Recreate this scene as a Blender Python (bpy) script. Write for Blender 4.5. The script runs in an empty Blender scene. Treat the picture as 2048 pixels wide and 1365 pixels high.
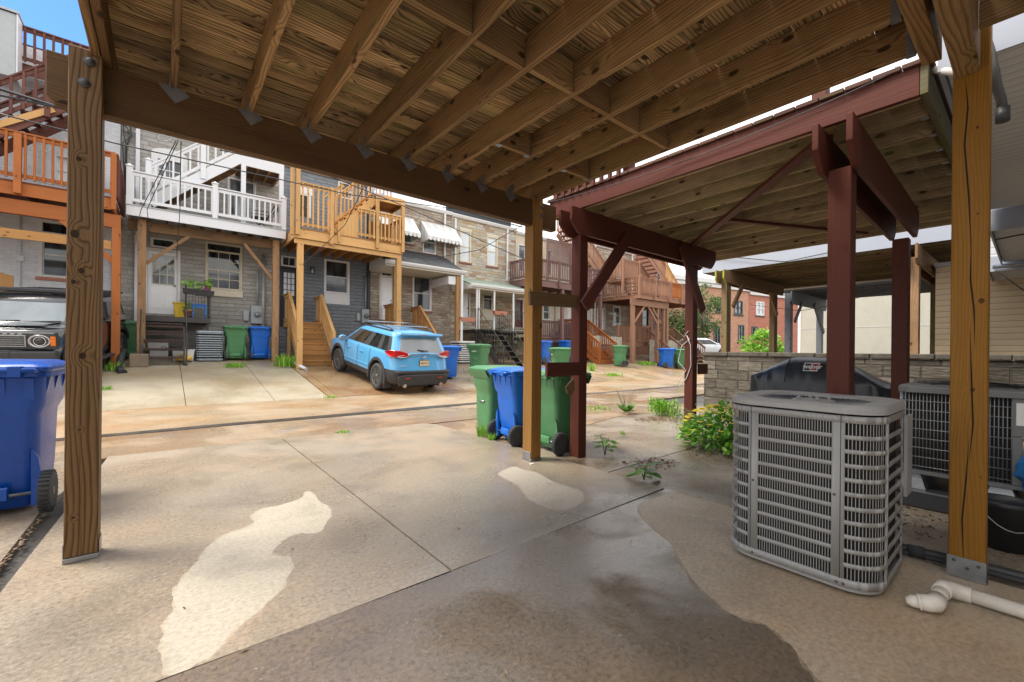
import bpy, bmesh, math, random
from mathutils import Vector, Matrix
from mathutils.geometry import delaunay_2d_cdt
random.seed(7)
V = Vector
R = math.radians
scene = bpy.context.scene
col = scene.collection

# ---------------------------------------------------------------- camera
CAM_H, FPX, PCX, PCY, ROLL = 1.2, 853.0, 1024.0, 701.0, 0.010
YAW = math.atan2(696, 853)
FWD = V((math.sin(YAW), math.cos(YAW), 0))
_R0 = V((math.cos(YAW), -math.sin(YAW), 0))
CRT = _R0 * math.cos(ROLL) + V((0, 0, 1)) * math.sin(ROLL)
CUP = -_R0 * math.sin(ROLL) + V((0, 0, 1)) * math.cos(ROLL)
cam_d = bpy.data.cameras.new('camera')
cam = bpy.data.objects.new('camera', cam_d)
col.objects.link(cam)
cam_d.sensor_width = 36.0
cam_d.lens = FPX / 2048 * 36
cam_d.shift_y = 18.5 / 2048
cam_d.clip_start, cam_d.clip_end = 0.05, 2000
mw = Matrix.Identity(4)
for i in range(3):
    mw[i][0], mw[i][1], mw[i][2] = CRT[i], CUP[i], -FWD[i]
mw[2][3] = CAM_H
cam.matrix_world = mw
scene.camera = cam

# ---------------------------------------------------------------- world, sun, exposure
CLOUD = 7.0
SUN_EL, SUN_AZ = R(58), R(-52)          # azimuth measured from +Y towards +X
world = bpy.data.worlds.new('World')
scene.world = world
world.use_nodes = True
wn = world.node_tree.nodes
bg = wn['Background']
sky = wn.new('ShaderNodeTexSky')
sky.sky_type = 'NISHITA'
sky.sun_disc = False
sky.sun_elevation = SUN_EL
sky.sun_rotation = SUN_AZ
sky.altitude = 50
sky.air_density, sky.dust_density, sky.ozone_density = 1.0, 0.4, 2.0
def _wn(ty, **k):
    n = wn.new('ShaderNode' + ty)
    for a, b in k.items(): setattr(n, a, b)
    return n
_l = world.node_tree.links.new
# a bright broken overcast with one clear blue opening to the upper left
_tc = _wn('TexCoord'); _dt = _wn('VectorMath', operation='DOT_PRODUCT'); _l(_tc.outputs['Generated'], _dt.inputs[0])
_od = (FWD + CRT * ((120 - PCX) / FPX) - CUP * ((-60 - PCY) / FPX)).normalized(); _dt.inputs[1].default_value = _od
_nz = _wn('TexNoise'); _l(_tc.outputs['Generated'], _nz.inputs['Vector']); _nz.inputs['Scale'].default_value = 3.2; _nz.inputs['Detail'].default_value = 6
_ad = _wn('Math', operation='MULTIPLY_ADD'); _l(_nz.outputs[0], _ad.inputs[0]); _ad.inputs[1].default_value = .10; _l(_dt.outputs['Value'], _ad.inputs[2])
_rp = _wn('ValToRGB'); _l(_ad.outputs[0], _rp.inputs[0]); _rp.color_ramp.elements[0].position = .86; _rp.color_ramp.elements[0].color = (1, 1, 1, 1); _rp.color_ramp.elements[1].position = .99; _rp.color_ramp.elements[1].color = (0, 0, 0, 1)
_cl = _wn('ValToRGB'); _l(_nz.outputs[0], _cl.inputs[0]); _cl.color_ramp.elements[0].position = .3; _cl.color_ramp.elements[0].color = (.70, .73, .78, 1); _cl.color_ramp.elements[1].position = .68; _cl.color_ramp.elements[1].color = (1, .985, .96, 1)
_cs = _wn('VectorMath', operation='SCALE'); _l(_cl.outputs[0], _cs.inputs[0]); _cs.inputs['Scale'].default_value = CLOUD
_mx = _wn('Mix', data_type='RGBA'); _l(_rp.outputs[0], _mx.inputs[0]); _sm = _wn('Mix', data_type='RGBA', blend_type='MULTIPLY'); _sm.inputs[0].default_value = 1; _l(sky.outputs[0], _sm.inputs[6]); _sm.inputs[7].default_value = (.38, .58, .80, 1); _l(_sm.outputs[2], _mx.inputs[6]); _l(_cs.outputs[0], _mx.inputs[7])
_l(_mx.outputs[2], bg.inputs[0])
bg.inputs[1].default_value = 0.15
sun_d = bpy.data.lights.new('sun', 'SUN')
sun_d.energy, sun_d.angle, sun_d.color = 2.6, R(22), (1.0, 0.95, 0.87)
sun = bpy.data.objects.new('sun', sun_d)
col.objects.link(sun)
sdir = V((math.sin(SUN_AZ) * math.cos(SUN_EL), math.cos(SUN_AZ) * math.cos(SUN_EL), math.sin(SUN_EL)))
sun.rotation_euler = (-sdir).to_track_quat('-Z', 'Y').to_euler()
scene.view_settings.view_transform = 'Standard'
scene.view_settings.look = 'None'
scene.view_settings.gamma = 1
scene.view_settings.exposure = 1.15
scene.render.resolution_x, scene.render.resolution_y = 1024, 682
scene.render.engine = 'CYCLES'
scene.cycles.max_bounces = 8
scene.cycles.diffuse_bounces = 6
scene.cycles.glossy_bounces = 3
scene.cycles.transparent_max_bounces = 8

# a photo pixel (2048 wide) to a point on a real plane of the place
def ray(px, py):
    return FWD + CRT * ((px - PCX) / FPX) - CUP * ((py - PCY) / FPX)
def atY(px, py, Y):
    d = ray(px, py); t = Y / d.y
    return V((0, 0, CAM_H)) + d * t
def atX(px, py, X):
    d = ray(px, py); t = X / d.x
    return V((0, 0, CAM_H)) + d * t
def atZ(px, py, Z=0.0):
    d = ray(px, py); t = (Z - CAM_H) / d.z
    return V((0, 0, CAM_H)) + d * t

# ---------------------------------------------------------------- mesh builder
class MB:
    def __init__(s):
        s.v, s.f, s.uv, s.mi, s.sm = [], [], [], [], []
        s.cur = 0
    def face(s, idx, uvs=None, smooth=False):
        s.f.append(tuple(idx)); s.uv.append(uvs); s.mi.append(s.cur); s.sm.append(smooth)
    def add(s, pts):
        n = len(s.v); s.v.extend(V(p) for p in pts); return n
    def obox(s, c, ax, sz, grain=None):
        """box: centre, three unit axes, three sizes; uv runs along the longest axis in metres"""
        k = 10 * random.randint(0, 900) + 5; u0 = random.uniform(0, 4)
        h = [x / 2 for x in sz]
        n = len(s.v); c = V(c)
        for i in (-1, 1):
            for j in (-1, 1):
                for l in (-1, 1):
                    s.v.append(c + ax[0] * h[0] * i + ax[1] * h[1] * j + ax[2] * h[2] * l)
        g = max(range(3), key=lambda a: sz[a]) if grain is None else grain
        o = [a for a in range(3) if a != g]
        def co(i):
            b = ((i >> 2) & 1, (i >> 1) & 1, i & 1)
            return [(b[a] - .5) * sz[a] for a in range(3)]
        for fc, nax in (((0, 1, 3, 2), 0), ((4, 6, 7, 5), 0), ((0, 4, 5, 1), 1), ((2, 3, 7, 6), 1), ((0, 2, 6, 4), 2), ((1, 5, 7, 3), 2)):
            uv = []
            for i in fc:
                q = co(i)
                if nax == g: uv.append((u0 + q[o[0]] * .15, k + q[o[1]]))
                else:
                    w = o[0] if o[0] != nax else o[1]
                    uv.append((u0 + q[g], k + q[w] + (.31 if nax == o[0] else 0)))
            s.face([n + i for i in fc], uv)
        return s
    def box(s, x0, y0, z0, x1, y1, z1, grain=None):
        return s.obox(((x0 + x1) / 2, (y0 + y1) / 2, (z0 + z1) / 2), (V((1, 0, 0)), V((0, 1, 0)), V((0, 0, 1))), (abs(x1 - x0), abs(y1 - y0), abs(z1 - z0)), grain)
    def bar(s, p, q, w, t, up=(0, 0, 1)):
        """board from p to q; w = across (perpendicular to up), t = along up"""
        p, q = V(p), V(q); a = (q - p); L = a.length; a.normalize()
        up = V(up)
        b = up.cross(a)
        if b.length < 1e-4: b = V((1, 0, 0)).cross(a)
        b.normalize(); c = a.cross(b).normalized()
        return s.obox((p + q) / 2, (a, b, c), (L, w, t), 0)
    def ring(s, c, a, b, r, n, ph=0):
        return [c + a * (r * math.cos(2 * math.pi * i / n + ph)) + b * (r * math.sin(2 * math.pi * i / n + ph)) for i in range(n)]
    def tube(s, pts, r, n=8, caps=True, smooth=True):
        pts = [V(p) for p in pts]; m = len(pts)
        rs = r if isinstance(r, (list, tuple)) else [r] * m
        prev = None; base = []
        for i, p in enumerate(pts):
            d = (pts[min(i + 1, m - 1)] - pts[max(i - 1, 0)])
            if d.length < 1e-7: d = V((0, 0, 1))
            d.normalize()
            a = prev - d * prev.dot(d) if prev is not None else d.orthogonal()
            if a.length < 1e-5: a = d.orthogonal()
            a.normalize(); prev = a; b = d.cross(a)
            base.append(s.add(s.ring(p, a, b, rs[i], n)))
        for i in range(m - 1):
            for j in range(n):
                k = (j + 1) % n
                s.face((base[i] + j, base[i] + k, base[i + 1] + k, base[i + 1] + j), None, smooth)
        if caps:
            s.face([base[0] + j for j in reversed(range(n))]); s.face([base[-1] + j for j in range(n)])
        return s
    def cyl(s, p, q, r, n=16, r2=None, smooth=True):
        return s.tube([p, q], [r, r if r2 is None else r2], n, True, smooth)
    def lathe(s, c, prof, n=20, axis=(0, 0, 1), smooth=True, caps=True):
        """prof: list of (radius, height along axis)"""
        d = V(axis).normalized(); a = d.orthogonal().normalized(); b = d.cross(a); c = V(c)
        base = [s.add(s.ring(c + d * h, a, b, max(r, 1e-4), n)) for r, h in prof]
        for i in range(len(prof) - 1):
            for j in range(n):
                k = (j + 1) % n
                s.face((base[i] + j, base[i] + k, base[i + 1] + k, base[i + 1] + j), None, smooth)
        if caps:
            s.face([base[0] + j for j in reversed(range(n))]); s.face([base[-1] + j for j in range(n)])
        return s
    def loft(s, secs, closed=True, caps=True, smooth=False):
        """secs: list of equal-length point loops"""
        n = len(secs[0]); base = [s.add(q) for q in secs]
        for i in range(len(secs) - 1):
            for j in range(n if closed else n - 1):
                k = (j + 1) % n
                s.face((base[i] + j, base[i] + k, base[i + 1] + k, base[i + 1] + j), None, smooth)
        if caps and closed:
            s.face([base[0] + j for j in reversed(range(n))]); s.face([base[-1] + j for j in range(n)])
        return s
    def prism(s, poly, d):
        """poly: 3-D loop, extruded by vector d"""
        poly = [V(p) for p in poly]; d = V(d)
        return s.loft([poly, [p + d for p in poly]])
    def quad(s, a, b, c, d, uv=None):
        n = s.add((a, b, c, d)); s.face((n, n + 1, n + 2, n + 3), uv); return s
    def tri(s, a, b, c):
        n = s.add((a, b, c)); s.face((n, n + 1, n + 2)); return s
    def merge(s, o, mat=None):
        n = len(s.v)
        s.v.extend([(mat @ p) if mat else p.copy() for p in o.v])
        for f, u, m, k in zip(o.f, o.uv, o.mi, o.sm):
            s.f.append(tuple(i + n for i in f)); s.uv.append(u); s.mi.append(m); s.sm.append(k)
        return s
    def build(s, name, mat, parent=None, bevel=0, seg=1, label=None, weld=False, subsurf=0, smooth_all=False):
        inv = Matrix.Identity(4)
        if parent is not None: inv = WM(parent).inverted()
        me = bpy.data.meshes.new(name)
        bm = bmesh.new()
        vs = [bm.verts.new(inv @ p) for p in s.v]
        lay = bm.loops.layers.uv.new('UVMap')
        for f, u, m, k in zip(s.f, s.uv, s.mi, s.sm):
            try: fc = bm.faces.new([vs[i] for i in f])
            except ValueError: continue
            fc.material_index = m; fc.smooth = k or smooth_all
            if u:
                for lp, q in zip(fc.loops, u): lp[lay].uv = q
        if weld: bmesh.ops.remove_doubles(bm, verts=bm.verts, dist=1e-4)
        bmesh.ops.recalc_face_normals(bm, faces=bm.faces)
        if bevel > 0:
            es = [e for e in bm.edges if len(e.link_faces) == 2 and e.calc_face_angle(0) > .6]
            bmesh.ops.bevel(bm, geom=es, offset=bevel, offset_type='OFFSET', segments=seg, profile=.5, affect='EDGES', clamp_overlap=True)
        bm.to_mesh(me); bm.free()
        for m in (mat if isinstance(mat, (list, tuple)) else [mat]): me.materials.append(m)
        o = bpy.data.objects.new(name, me); col.objects.link(o)
        if subsurf:
            md = o.modifiers.new('sub', 'SUBSURF'); md.levels = md.render_levels = subsurf
        if parent is not None: o.parent = parent
        if label: o['label'] = label
        return o

def WM(o):
    m = Matrix.Translation(o.location) @ o.rotation_euler.to_matrix().to_4x4()
    return WM(o.parent) @ m if o.parent else m
def tag(o, label, cat, group=None, kind=None):
    if label: o['label'] = label
    if cat: o['category'] = cat
    if group: o['group'] = group
    if kind: o['kind'] = kind
    return o
def thing(name, label, cat, loc=(0, 0, 0), rz=0.0, group=None, rx=0.0):
    o = bpy.data.objects.new(name, None); col.objects.link(o)
    o.empty_display_size = .1
    o.location = loc; o.rotation_euler = (rx, 0, rz)
    return tag(o, label, cat, group)
def structure(mb, name, mat, **k):
    o = mb.build(name, mat, None, **k); o['kind'] = 'structure'; return o
def kids(o): return [c for c in bpy.data.objects if c.parent == o]
def copy_tree(o, label=None, loc=None, rz=None, parent=None):
    c = o.copy(); col.objects.link(c)
    if parent is not None: c.parent = parent
    for ch in kids(o): copy_tree(ch, parent=c)
    if label: c['label'] = label
    if loc is not None: c.location = loc
    if rz is not None: c.rotation_euler.z = rz
    return c

# ---------------------------------------------------------------- materials
class G:
    def __init__(s, name):
        s.m = bpy.data.materials.new(name); s.m.use_nodes = True
        s.t = s.m.node_tree; s.b = s.t.nodes['Principled BSDF']
    def link(s, a, sock):
        if hasattr(a, 'is_output'): s.t.links.new(a, sock)
        elif a is not None:
            if isinstance(a, (tuple, list)) and len(a) == 3 and sock.type == 'RGBA': a = (*a, 1)
            sock.default_value = a
    def node(s, ty, **props):
        n = s.t.nodes.new('ShaderNode' + ty)
        for k, v in props.items(): setattr(n, k, v)
        return n
    def obj(s): return s.node('TexCoord').outputs['Object']
    def uv(s): return s.node('TexCoord').outputs['UV']
    def pos(s): return s.node('NewGeometry').outputs['Position']
    def math(s, op, a, b=None, c=None, clamp=False):
        n = s.node('Math', operation=op, use_clamp=clamp)
        for i, x in enumerate((a, b, c)):
            if x is not None: s.link(x, n.inputs[i])
        return n.outputs[0]
    def sep(s, v):
        n = s.node('SeparateXYZ'); s.link(v, n.inputs[0]); return n.outputs
    def comb(s, x=0.0, y=0.0, z=0.0):
        n = s.node('CombineXYZ')
        for i, a in enumerate((x, y, z)): s.link(a, n.inputs[i])
        return n.outputs[0]
    def scale(s, v, sc, off=(0, 0, 0)):
        n = s.node('Mapping'); s.link(v, n.inputs[0]); n.inputs[3].default_value = sc; n.inputs[1].default_value = off
        return n.outputs[0]
    def noise(s, v, sc, det=3.0, rough=.55, dist=0.0):
        n = s.node('TexNoise'); s.link(v, n.inputs['Vector'])
        n.inputs['Scale'].default_value = sc; n.inputs['Detail'].default_value = det
        n.inputs['Roughness'].default_value = rough; n.inputs['Distortion'].default_value = dist
        return n.outputs[0]
    def voro(s, v, sc, feat='F1', rnd=1.0):
        n = s.node('TexVoronoi', feature=feat); s.link(v, n.inputs['Vector'])
        n.inputs['Scale'].default_value = sc; n.inputs['Randomness'].default_value = rnd
        return n.outputs
    def ramp(s, f, stops, interp='LINEAR'):
        n = s.node('ValToRGB'); s.link(f, n.inputs[0]); cr = n.color_ramp; cr.interpolation = interp
        while len(cr.elements) < len(stops): cr.elements.new(.5)
        for e, (p, c) in zip(cr.elements, stops):
            e.position = p
            e.color = (c, c, c, 1) if isinstance(c, (int, float)) else (*c, 1)
        return n.outputs[0]
    def mix(s, f, a, b, mode='MIX'):
        n = s.node('Mix', data_type='RGBA', blend_type=mode)
        s.link(f, n.inputs[0]); s.link(a, n.inputs[6]); s.link(b, n.inputs[7])
        return n.outputs[2]
    def bump(s, h, st=.3, d=.01):
        n = s.node('Bump'); s.link(h, n.inputs['Height']); n.inputs['Strength'].default_value = st; n.inputs['Distance'].default_value = d
        s.t.links.new(n.outputs[0], s.b.inputs['Normal']); return s
    def out(s, color=None, rough=None, metal=None, spec=None, coat=None):
        for x, k in ((color, 'Base Color'), (rough, 'Roughness'), (metal, 'Metallic'), (spec, 'Specular IOR Level'), (coat, 'Coat Weight')):
            if x is not None: s.link(x, s.b.inputs[k])
        return s.m

def m_plain(name, c, rough=.5, metal=0.0, var=.12, sc=6.0, bump=0.0, spec=.5, coat=0.0):
    g = G(name); o = g.obj()
    n = g.noise(o, sc, 4)
    n2 = g.noise(o, sc * 9, 3)
    f = g.math('ADD', g.math('MULTIPLY', n, .7), g.math('MULTIPLY', n2, .3))
    lo = tuple(x * (1 - var) for x in c); hi = tuple(min(1, x * (1 + var)) for x in c)
    colr = g.ramp(f, [(.3, lo), (.7, hi)])
    if bump: g.bump(n2, bump, .004)
    rr = g.math('ADD', g.math('MULTIPLY', g.math('SUBTRACT', n, .5), .25), rough, clamp=True)
    return g.out(colr, rr, metal, spec, coat)

def m_wood(name, light, dark, contrast=.55, rings=42.0, knots=.5, rough=.65, vary=.25, algae=0.0, dirt=.25, bump=.25, fine=.35, knotc=None, crack=0.0, spots=(), sax=0):
    g = G(name)
    sx = g.sep(g.uv()); u, v = sx[0], sx[1]
    k = g.math('FLOOR', g.math('DIVIDE', v, 10.0))
    vl = g.math('SUBTRACT', g.math('SUBTRACT', v, g.math('MULTIPLY', k, 10.0)), 5.0)
    wn_ = g.node('TexWhiteNoise', noise_dimensions='1D'); g.link(k, wn_.inputs['W'])
    r1 = wn_.outputs[0]
    ru = g.math('ADD', u, g.math('MULTIPLY', r1, 37.0)); rz = g.math('MULTIPLY', r1, 91.0)
    # knots
    kv = g.comb(g.math('MULTIPLY', ru, 3.0), g.math('ADD', g.math('MULTIPLY', vl, 6.0), g.math('MULTIPLY', r1, 55.0)), 0.0)
    vo = g.node('TexVoronoi', voronoi_dimensions='2D'); g.link(kv, vo.inputs['Vector']); vo.inputs['Scale'].default_value = 1.0
    d = vo.outputs['Distance']
    near = g.ramp(d, [(0.0, 1.0), (.12, .55), (.42, 0.0)], 'EASE')
    kc = g.sep(vo.outputs['Color'])[0]
    on = g.ramp(kc, [(1 - knots - .01, 0.0), (1 - knots, 1.0)])
    near = g.math('MULTIPLY', near, on)
    core = g.math('MULTIPLY', g.ramp(d, [(.07, 1.0), (.12, 0.0)]), on)
    if spots:       # knots of this particular piece, at their real places
        ps = g.sep(g.pos())
        for (a0, z0, r0) in spots:
            da = g.math('DIVIDE', g.math('SUBTRACT', ps[sax], a0), r0); dz = g.math('DIVIDE', g.math('SUBTRACT', ps[2], z0), r0 * 1.25)
            dd = g.math('SQRT', g.math('ADD', g.math('MULTIPLY', da, da), g.math('MULTIPLY', dz, dz)))
            near = g.math('MAXIMUM', near, g.ramp(g.math('DIVIDE', dd, 4.0), [(0.0, 1.0), (.28, .6), (.9, 0.0)], 'EASE'))
            core = g.math('MAXIMUM', core, g.ramp(dd, [(.75, 1.0), (.98, 0.0)]))
    warp = g.noise(g.comb(g.math('MULTIPLY', ru, .9), g.math('MULTIPLY', vl, 5.0), rz), 1.0, 2, .5)
    t = g.math('ADD', g.math('MULTIPLY', vl, rings), g.math('MULTIPLY', warp, 7.0))
    t = g.math('ADD', t, g.math('MULTIPLY', near, 2.6))
    ringv = g.ramp(g.math('FRACT', t), [(0.0, .15), (.45, .25), (.82, 1.0), (.97, .5), (1.0, .15)])
    fn = g.noise(g.comb(g.math('MULTIPLY', ru, 5.0), g.math('MULTIPLY', vl, 190.0), rz), 1.0, 3, .6)
    f = g.math('ADD', g.math('MULTIPLY', ringv, contrast), g.math('MULTIPLY', g.math('SUBTRACT', fn, .5), fine * 2), clamp=True)
    c = g.mix(f, light, dark)
    kd = knotc or tuple(x * .35 for x in dark)
    c = g.mix(g.math('MULTIPLY', core, .9), c, kd)
    if dirt:
        dn = g.ramp(g.noise(g.comb(g.math('MULTIPLY', ru, 1.6), g.math('MULTIPLY', vl, 7.0), rz), 1.0, 5, .65), [(.48, 0.0), (.72, 1.0)])
        c = g.mix(g.math('MULTIPLY', dn, dirt), c, tuple(x * .22 for x in dark))
    if algae:
        an = g.ramp(g.noise(g.comb(g.math('MULTIPLY', ru, .9), g.math('MULTIPLY', vl, 5.0), g.math('ADD', rz, 7.0)), 1.0, 4, .6), [(.5, 0.0), (.72, 1.0)])
        c = g.mix(g.math('MULTIPLY', an, algae), c, (.16, .19, .04))
    if crack:
        c1 = g.noise(g.comb(g.math('MULTIPLY', ru, .55), rz, 0.0), 1.0, 1, .5); c2 = g.noise(g.comb(g.math('MULTIPLY', ru, 5.0), rz, 3.0), 1.0, 3, .6)
        cv = g.math('ADD', vl, g.math('ADD', g.math('MULTIPLY', g.math('SUBTRACT', c1, .5), .10), g.math('MULTIPLY', g.math('SUBTRACT', c2, .5), .02)))
        cm = g.ramp(g.noise(g.comb(g.math('MULTIPLY', ru, 1.4), rz, 9.0), 1.0, 2, .5), [(.40, 0.0), (.50, 1.0)])
        cl = g.math('MULTIPLY', g.ramp(g.math('ABSOLUTE', cv), [(0.0, 1.0), (.0022, 1.0), (.0042, 0.0)]), cm)
        c = g.mix(g.math('MULTIPLY', cl, crack), c, tuple(x * .1 for x in dark))
    br = g.math('ADD', g.math('MULTIPLY', r1, vary * 2), 1.0 - vary)
    c = g.mix(1.0, c, g.comb(br, br, br), 'MULTIPLY')
    g.bump(g.math('ADD', ringv, fn), bump, .003)
    return g.out(c, rough, spec=.18)
M = {}
def m_concrete(name, base, stain, wet=.5, rlo=.18, rhi=.6, speck=.25, sc=1.0, bump=.25, patch=.5, dark=None, film=0.0):
    g = G(name); p = g.pos()
    n1 = g.noise(p, .55 * sc, 5, .6, .3); n2 = g.noise(g.scale(p, (1, 1, 1), (31, 7, 0)), 1.6 * sc, 5, .62, .4)
    n3 = g.noise(p, 45, 4, .7); n4 = g.noise(p, 210, 2, .6)
    c = g.mix(g.ramp(n1, [(.44, 0.0), (.60, min(1, patch * 1.5))]), base, stain)
    c = g.mix(g.ramp(n2, [(.5, 0.0), (.68, .55)]), c, dark or tuple(x * .62 for x in base))
    sp = g.ramp(n3, [(.34, 1 - speck * 1.0), (.5, 1.0), (.66, 1 + speck * .7)])
    c = g.mix(1.0, c, sp, 'MULTIPLY')
    vo = g.voro(p, 30)
    dot = g.ramp(vo['Distance'], [(.05, 1.0), (.17, 0.0)]); sel = g.ramp(g.sep(vo['Color'])[0], [(.70, 0.0), (.72, 1.0)])
    c = g.mix(g.math('MULTIPLY', g.math('MULTIPLY', dot, sel), .35), c, (.06, .05, .04))
    sel2 = g.ramp(g.sep(vo['Color'])[1], [(.9, 0.0), (.92, 1.0)])
    c = g.mix(g.math('MULTIPLY', g.math('MULTIPLY', dot, sel2), .5), c, (.6, .56, .5))
    wn = g.ramp(g.noise(g.scale(p, (1, 1, 1), (3, 19, 0)), .8 * sc, 4, .6, .5), [(.40, rhi), (.40 + .35 * (1.05 - wet), rlo)])
    rr = g.math('ADD', wn, g.math('MULTIPLY', g.math('SUBTRACT', n3, .5), .25), clamp=True)
    g.bump(g.math('ADD', g.math('MULTIPLY', n3, .7), n4), bump, .004)
    if film:      # standing film of rain water
        fm = g.ramp(g.noise(g.scale(p, (1, 1, 1), (11, 5, 0)), 1.1, 5, .6, .6), [(.62 - .3 * film, 0.0), (.72 - .25 * film, min(1.0, film * 1.1))])
        g.link(fm, g.b.inputs['Coat Weight']); g.b.inputs['Coat Roughness'].default_value = .10
        bn = g.node('Bump'); g.link(g.math('ADD', g.math('MULTIPLY', g.noise(p, 38, 3, .6), .8), g.noise(p, 120, 2, .6)), bn.inputs['Height']); bn.inputs['Strength'].default_value = .38; bn.inputs['Distance'].default_value = .004
        g.t.links.new(bn.outputs[0], g.b.inputs['Coat Normal'])
    return g.out(c, rr, spec=.35)

M['slab_wet'] = m_concrete('damp_concrete', (.275, .228, .172), (.325, .245, .165), .6, .25, .55, .30, 1.0, .35, .5, film=.45)
M['slab_soaked'] = m_concrete('soaked_concrete', (.150, .110, .072), (.20, .13, .068), .5, .2, .5, .40, 1.6, .9, .4, film=.80)
M['slab_dry'] = m_concrete('dry_concrete', (.40, .35, .275), (.44, .385, .305), .0, .7, .85, .18, 1.4, .3, .4)
M['slab_damp'] = m_concrete('drying_concrete', (.42, .34, .245), (.45, .30, .17), .25, .35, .7, .26, 1.2, .35, .45)
M['alley'] = m_concrete('alley_concrete', (.325, .25, .165), (.29, .175, .085), .5, .25, .6, .22, .8, .25, .6, (.25, .17, .10))
M['alley2'] = m_concrete('gutter_concrete', (.31, .235, .16), (.26, .155, .08), .8, .18, .5, .22, .9, .25, .5, (.16, .14, .13))
M['pad'] = m_concrete('pale_pad_concrete', (.36, .31, .225), (.29, .225, .14), .45, .3, .65, .2, .8, .25, .7)
M['rust'] = m_concrete('rust_stained_concrete', (.31, .215, .125), (.235, .12, .05), .7, .2, .5, .22, .7, .25, .8)
M['side'] = m_concrete('old_yard_concrete', (.27, .22, .165), (.20, .135, .08), .55, .2, .65, .35, 1.2, .4, .5, (.13, .11, .09))
M['base'] = m_concrete('base_ground', (.07, .06, .05), (.05, .045, .04), .3, .4, .8)

SL = .148
def zg(y): return 0.0 if y < 10.86 else min((y - 10.86) * SL, .97)

# the ground as one sheet, following the rise towards the far row of houses
mb = MB()
xs = [-400, -60, -20, 60, 120, 500]; ys = [-300, -60, -20, 0, 8, 10.86, 12, 14, 16, 17.42, 20, 60, 400]
idx = [[mb.add([(x, y, zg(y) - .06)]) for x in xs] for y in ys]
for j in range(len(ys) - 1):
    for i in range(len(xs) - 1):
        mb.face((idx[j][i], idx[j][i + 1], idx[j + 1][i + 1], idx[j + 1][i]))
structure(mb, 'ground', M['base'])
M['tar'] = m_plain('wet_tar_joint', (.055, .046, .038), .35, 0, .4, 6)

def smooth_loop(pts, sub=6, jit=.0025):
    out = []; n = len(pts)
    for i in range(n):
        p0, p1, p2, p3 = (V(pts[(i + k) % n]) for k in (-1, 0, 1, 2))
        for s in range(sub):
            t = s / sub
            q = .5 * ((2 * p1) + (p2 - p0) * t + (2 * p0 - 5 * p1 + 4 * p2 - p3) * t * t + (3 * p1 - p0 - 3 * p2 + p3) * t ** 3)
            out.append(V((q.x + random.gauss(0, jit), q.y + random.gauss(0, jit))))
    return out

def slab(name, poly, z, mats, patches=(), thick=.055):
    """flat slab with patches of other materials cut into its top"""
    vs = [V(p) for p in poly]; fs = [list(range(len(vs)))]
    pm = []
    for q, mi in patches:
        fs.append(list(range(len(vs), len(vs) + len(q)))); vs += q; pm.append(mi)
    v2, e2, f2, ov, oe, of = delaunay_2d_cdt(vs, [], fs, 1, 1e-4)
    mb = MB(); b = mb.add([(p.x, p.y, z) for p in v2])
    for f, o in zip(f2, of):
        if 0 not in o: continue
        mb.cur = max([pm[i - 1] for i in o if i > 0] or [0])
        mb.face([b + i for i in f])
    mb.cur = 0
    n = len(poly)
    for i in range(n):
        a, c = poly[i], poly[(i + 1) % n]
        mb.quad((*a, z), (*c, z), (*c, z - thick), (*a, z - thick))
    return structure(mb, name, mats)

M['slab_half'] = m_concrete('half_dry_concrete', (.365, .305, .225), (.42, .32, .21), .2, .45, .7, .24, 1.3, .3, .45)
M['slab_dusk'] = m_concrete('damp_edge_concrete', (.27, .215, .15), (.30, .21, .12), .4, .3, .6, .28, 1.3, .4, .45)
def grow(lp, d):
    n = len(lp); ar = sum(lp[i].x * lp[(i + 1) % n].y - lp[(i + 1) % n].x * lp[i].y for i in range(n)); s = 1 if ar > 0 else -1; out = []
    for i in range(n):
        t = (lp[(i + 3) % n] - lp[i - 3]); t.normalize(); out.append(lp[i] + V((t.y, -t.x)) * s * d * (1 + .7 * math.sin(i * .9) + .5 * math.sin(i * .37 + 1)))
    return out
J = .006
# our driveway: three slabs with joints, dry patches left by the rain
dry1 = [(p.x, p.y) for p in (atZ(*q) for q in [(617,983),(600,998),(555,1012),(520,1020),(503,1035),(505,1048),(450,1070),(420,1090),(385,1135),(360,1165),(345,1190),(350,1215),(330,1250),(325,1285),(290,1320),(255,1362),(372,1360),(425,1310),(470,1260),(520,1220),(560,1180),(580,1145),(583,1120),(555,1112),(545,1105),(560,1085),(590,1068),(635,1065),(655,1040),(660,1020),(640,1003)])]
dry1[-17:-15] = [(.02, 2.00), (.13, 2.005)]
dry1 = [(x, max(y, 2.0)) for x, y in dry1]
dry2 = [(p.x, p.y) for p in (atZ(*q) for q in [(1030,934),(1000,945),(1005,955),(1035,970),(1060,1000),(1100,1017),(1130,1019),(1163,1005),(1165,985),(1140,975),(1110,965),(1070,945),(1045,940)])]
dry3 = [(3.41, 1.90), (3.2, 1.96), (2.93, 1.97), (2.669, 1.75), (2.521, 1.505), (2.318, 1.287), (2.154, 1.112), (2.057, .938), (2.03, .85), (2.064, .745), (2.005, .629), (1.907, .531), (1.86, .45), (1.8, .1), (1.9, -2.6), (3.41, -2.6)]
l1 = smooth_loop(dry1); l2 = smooth_loop(dry2)
slab('driveway', [(-.66, 1.985), (1.22 - J, 1.985), (1.22 - J, 6.30), (-.46, 6.36)], 0, [M['slab_wet'], M['slab_half'], M['slab_dry']], [([V((p.x, max(p.y, 1.992))) for p in grow(l1, .008)], 1), (l1, 2)])
slab('driveway', [(1.22 + J, 1.99), (3.42, 2.06), (3.40, 6.05), (3.28, 6.26), (1.22 + J, 6.30)], 0, [M['slab_wet'], M['slab_half'], M['slab_dry']], [(grow(l2, .008), 1), (l2, 2)])
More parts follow.
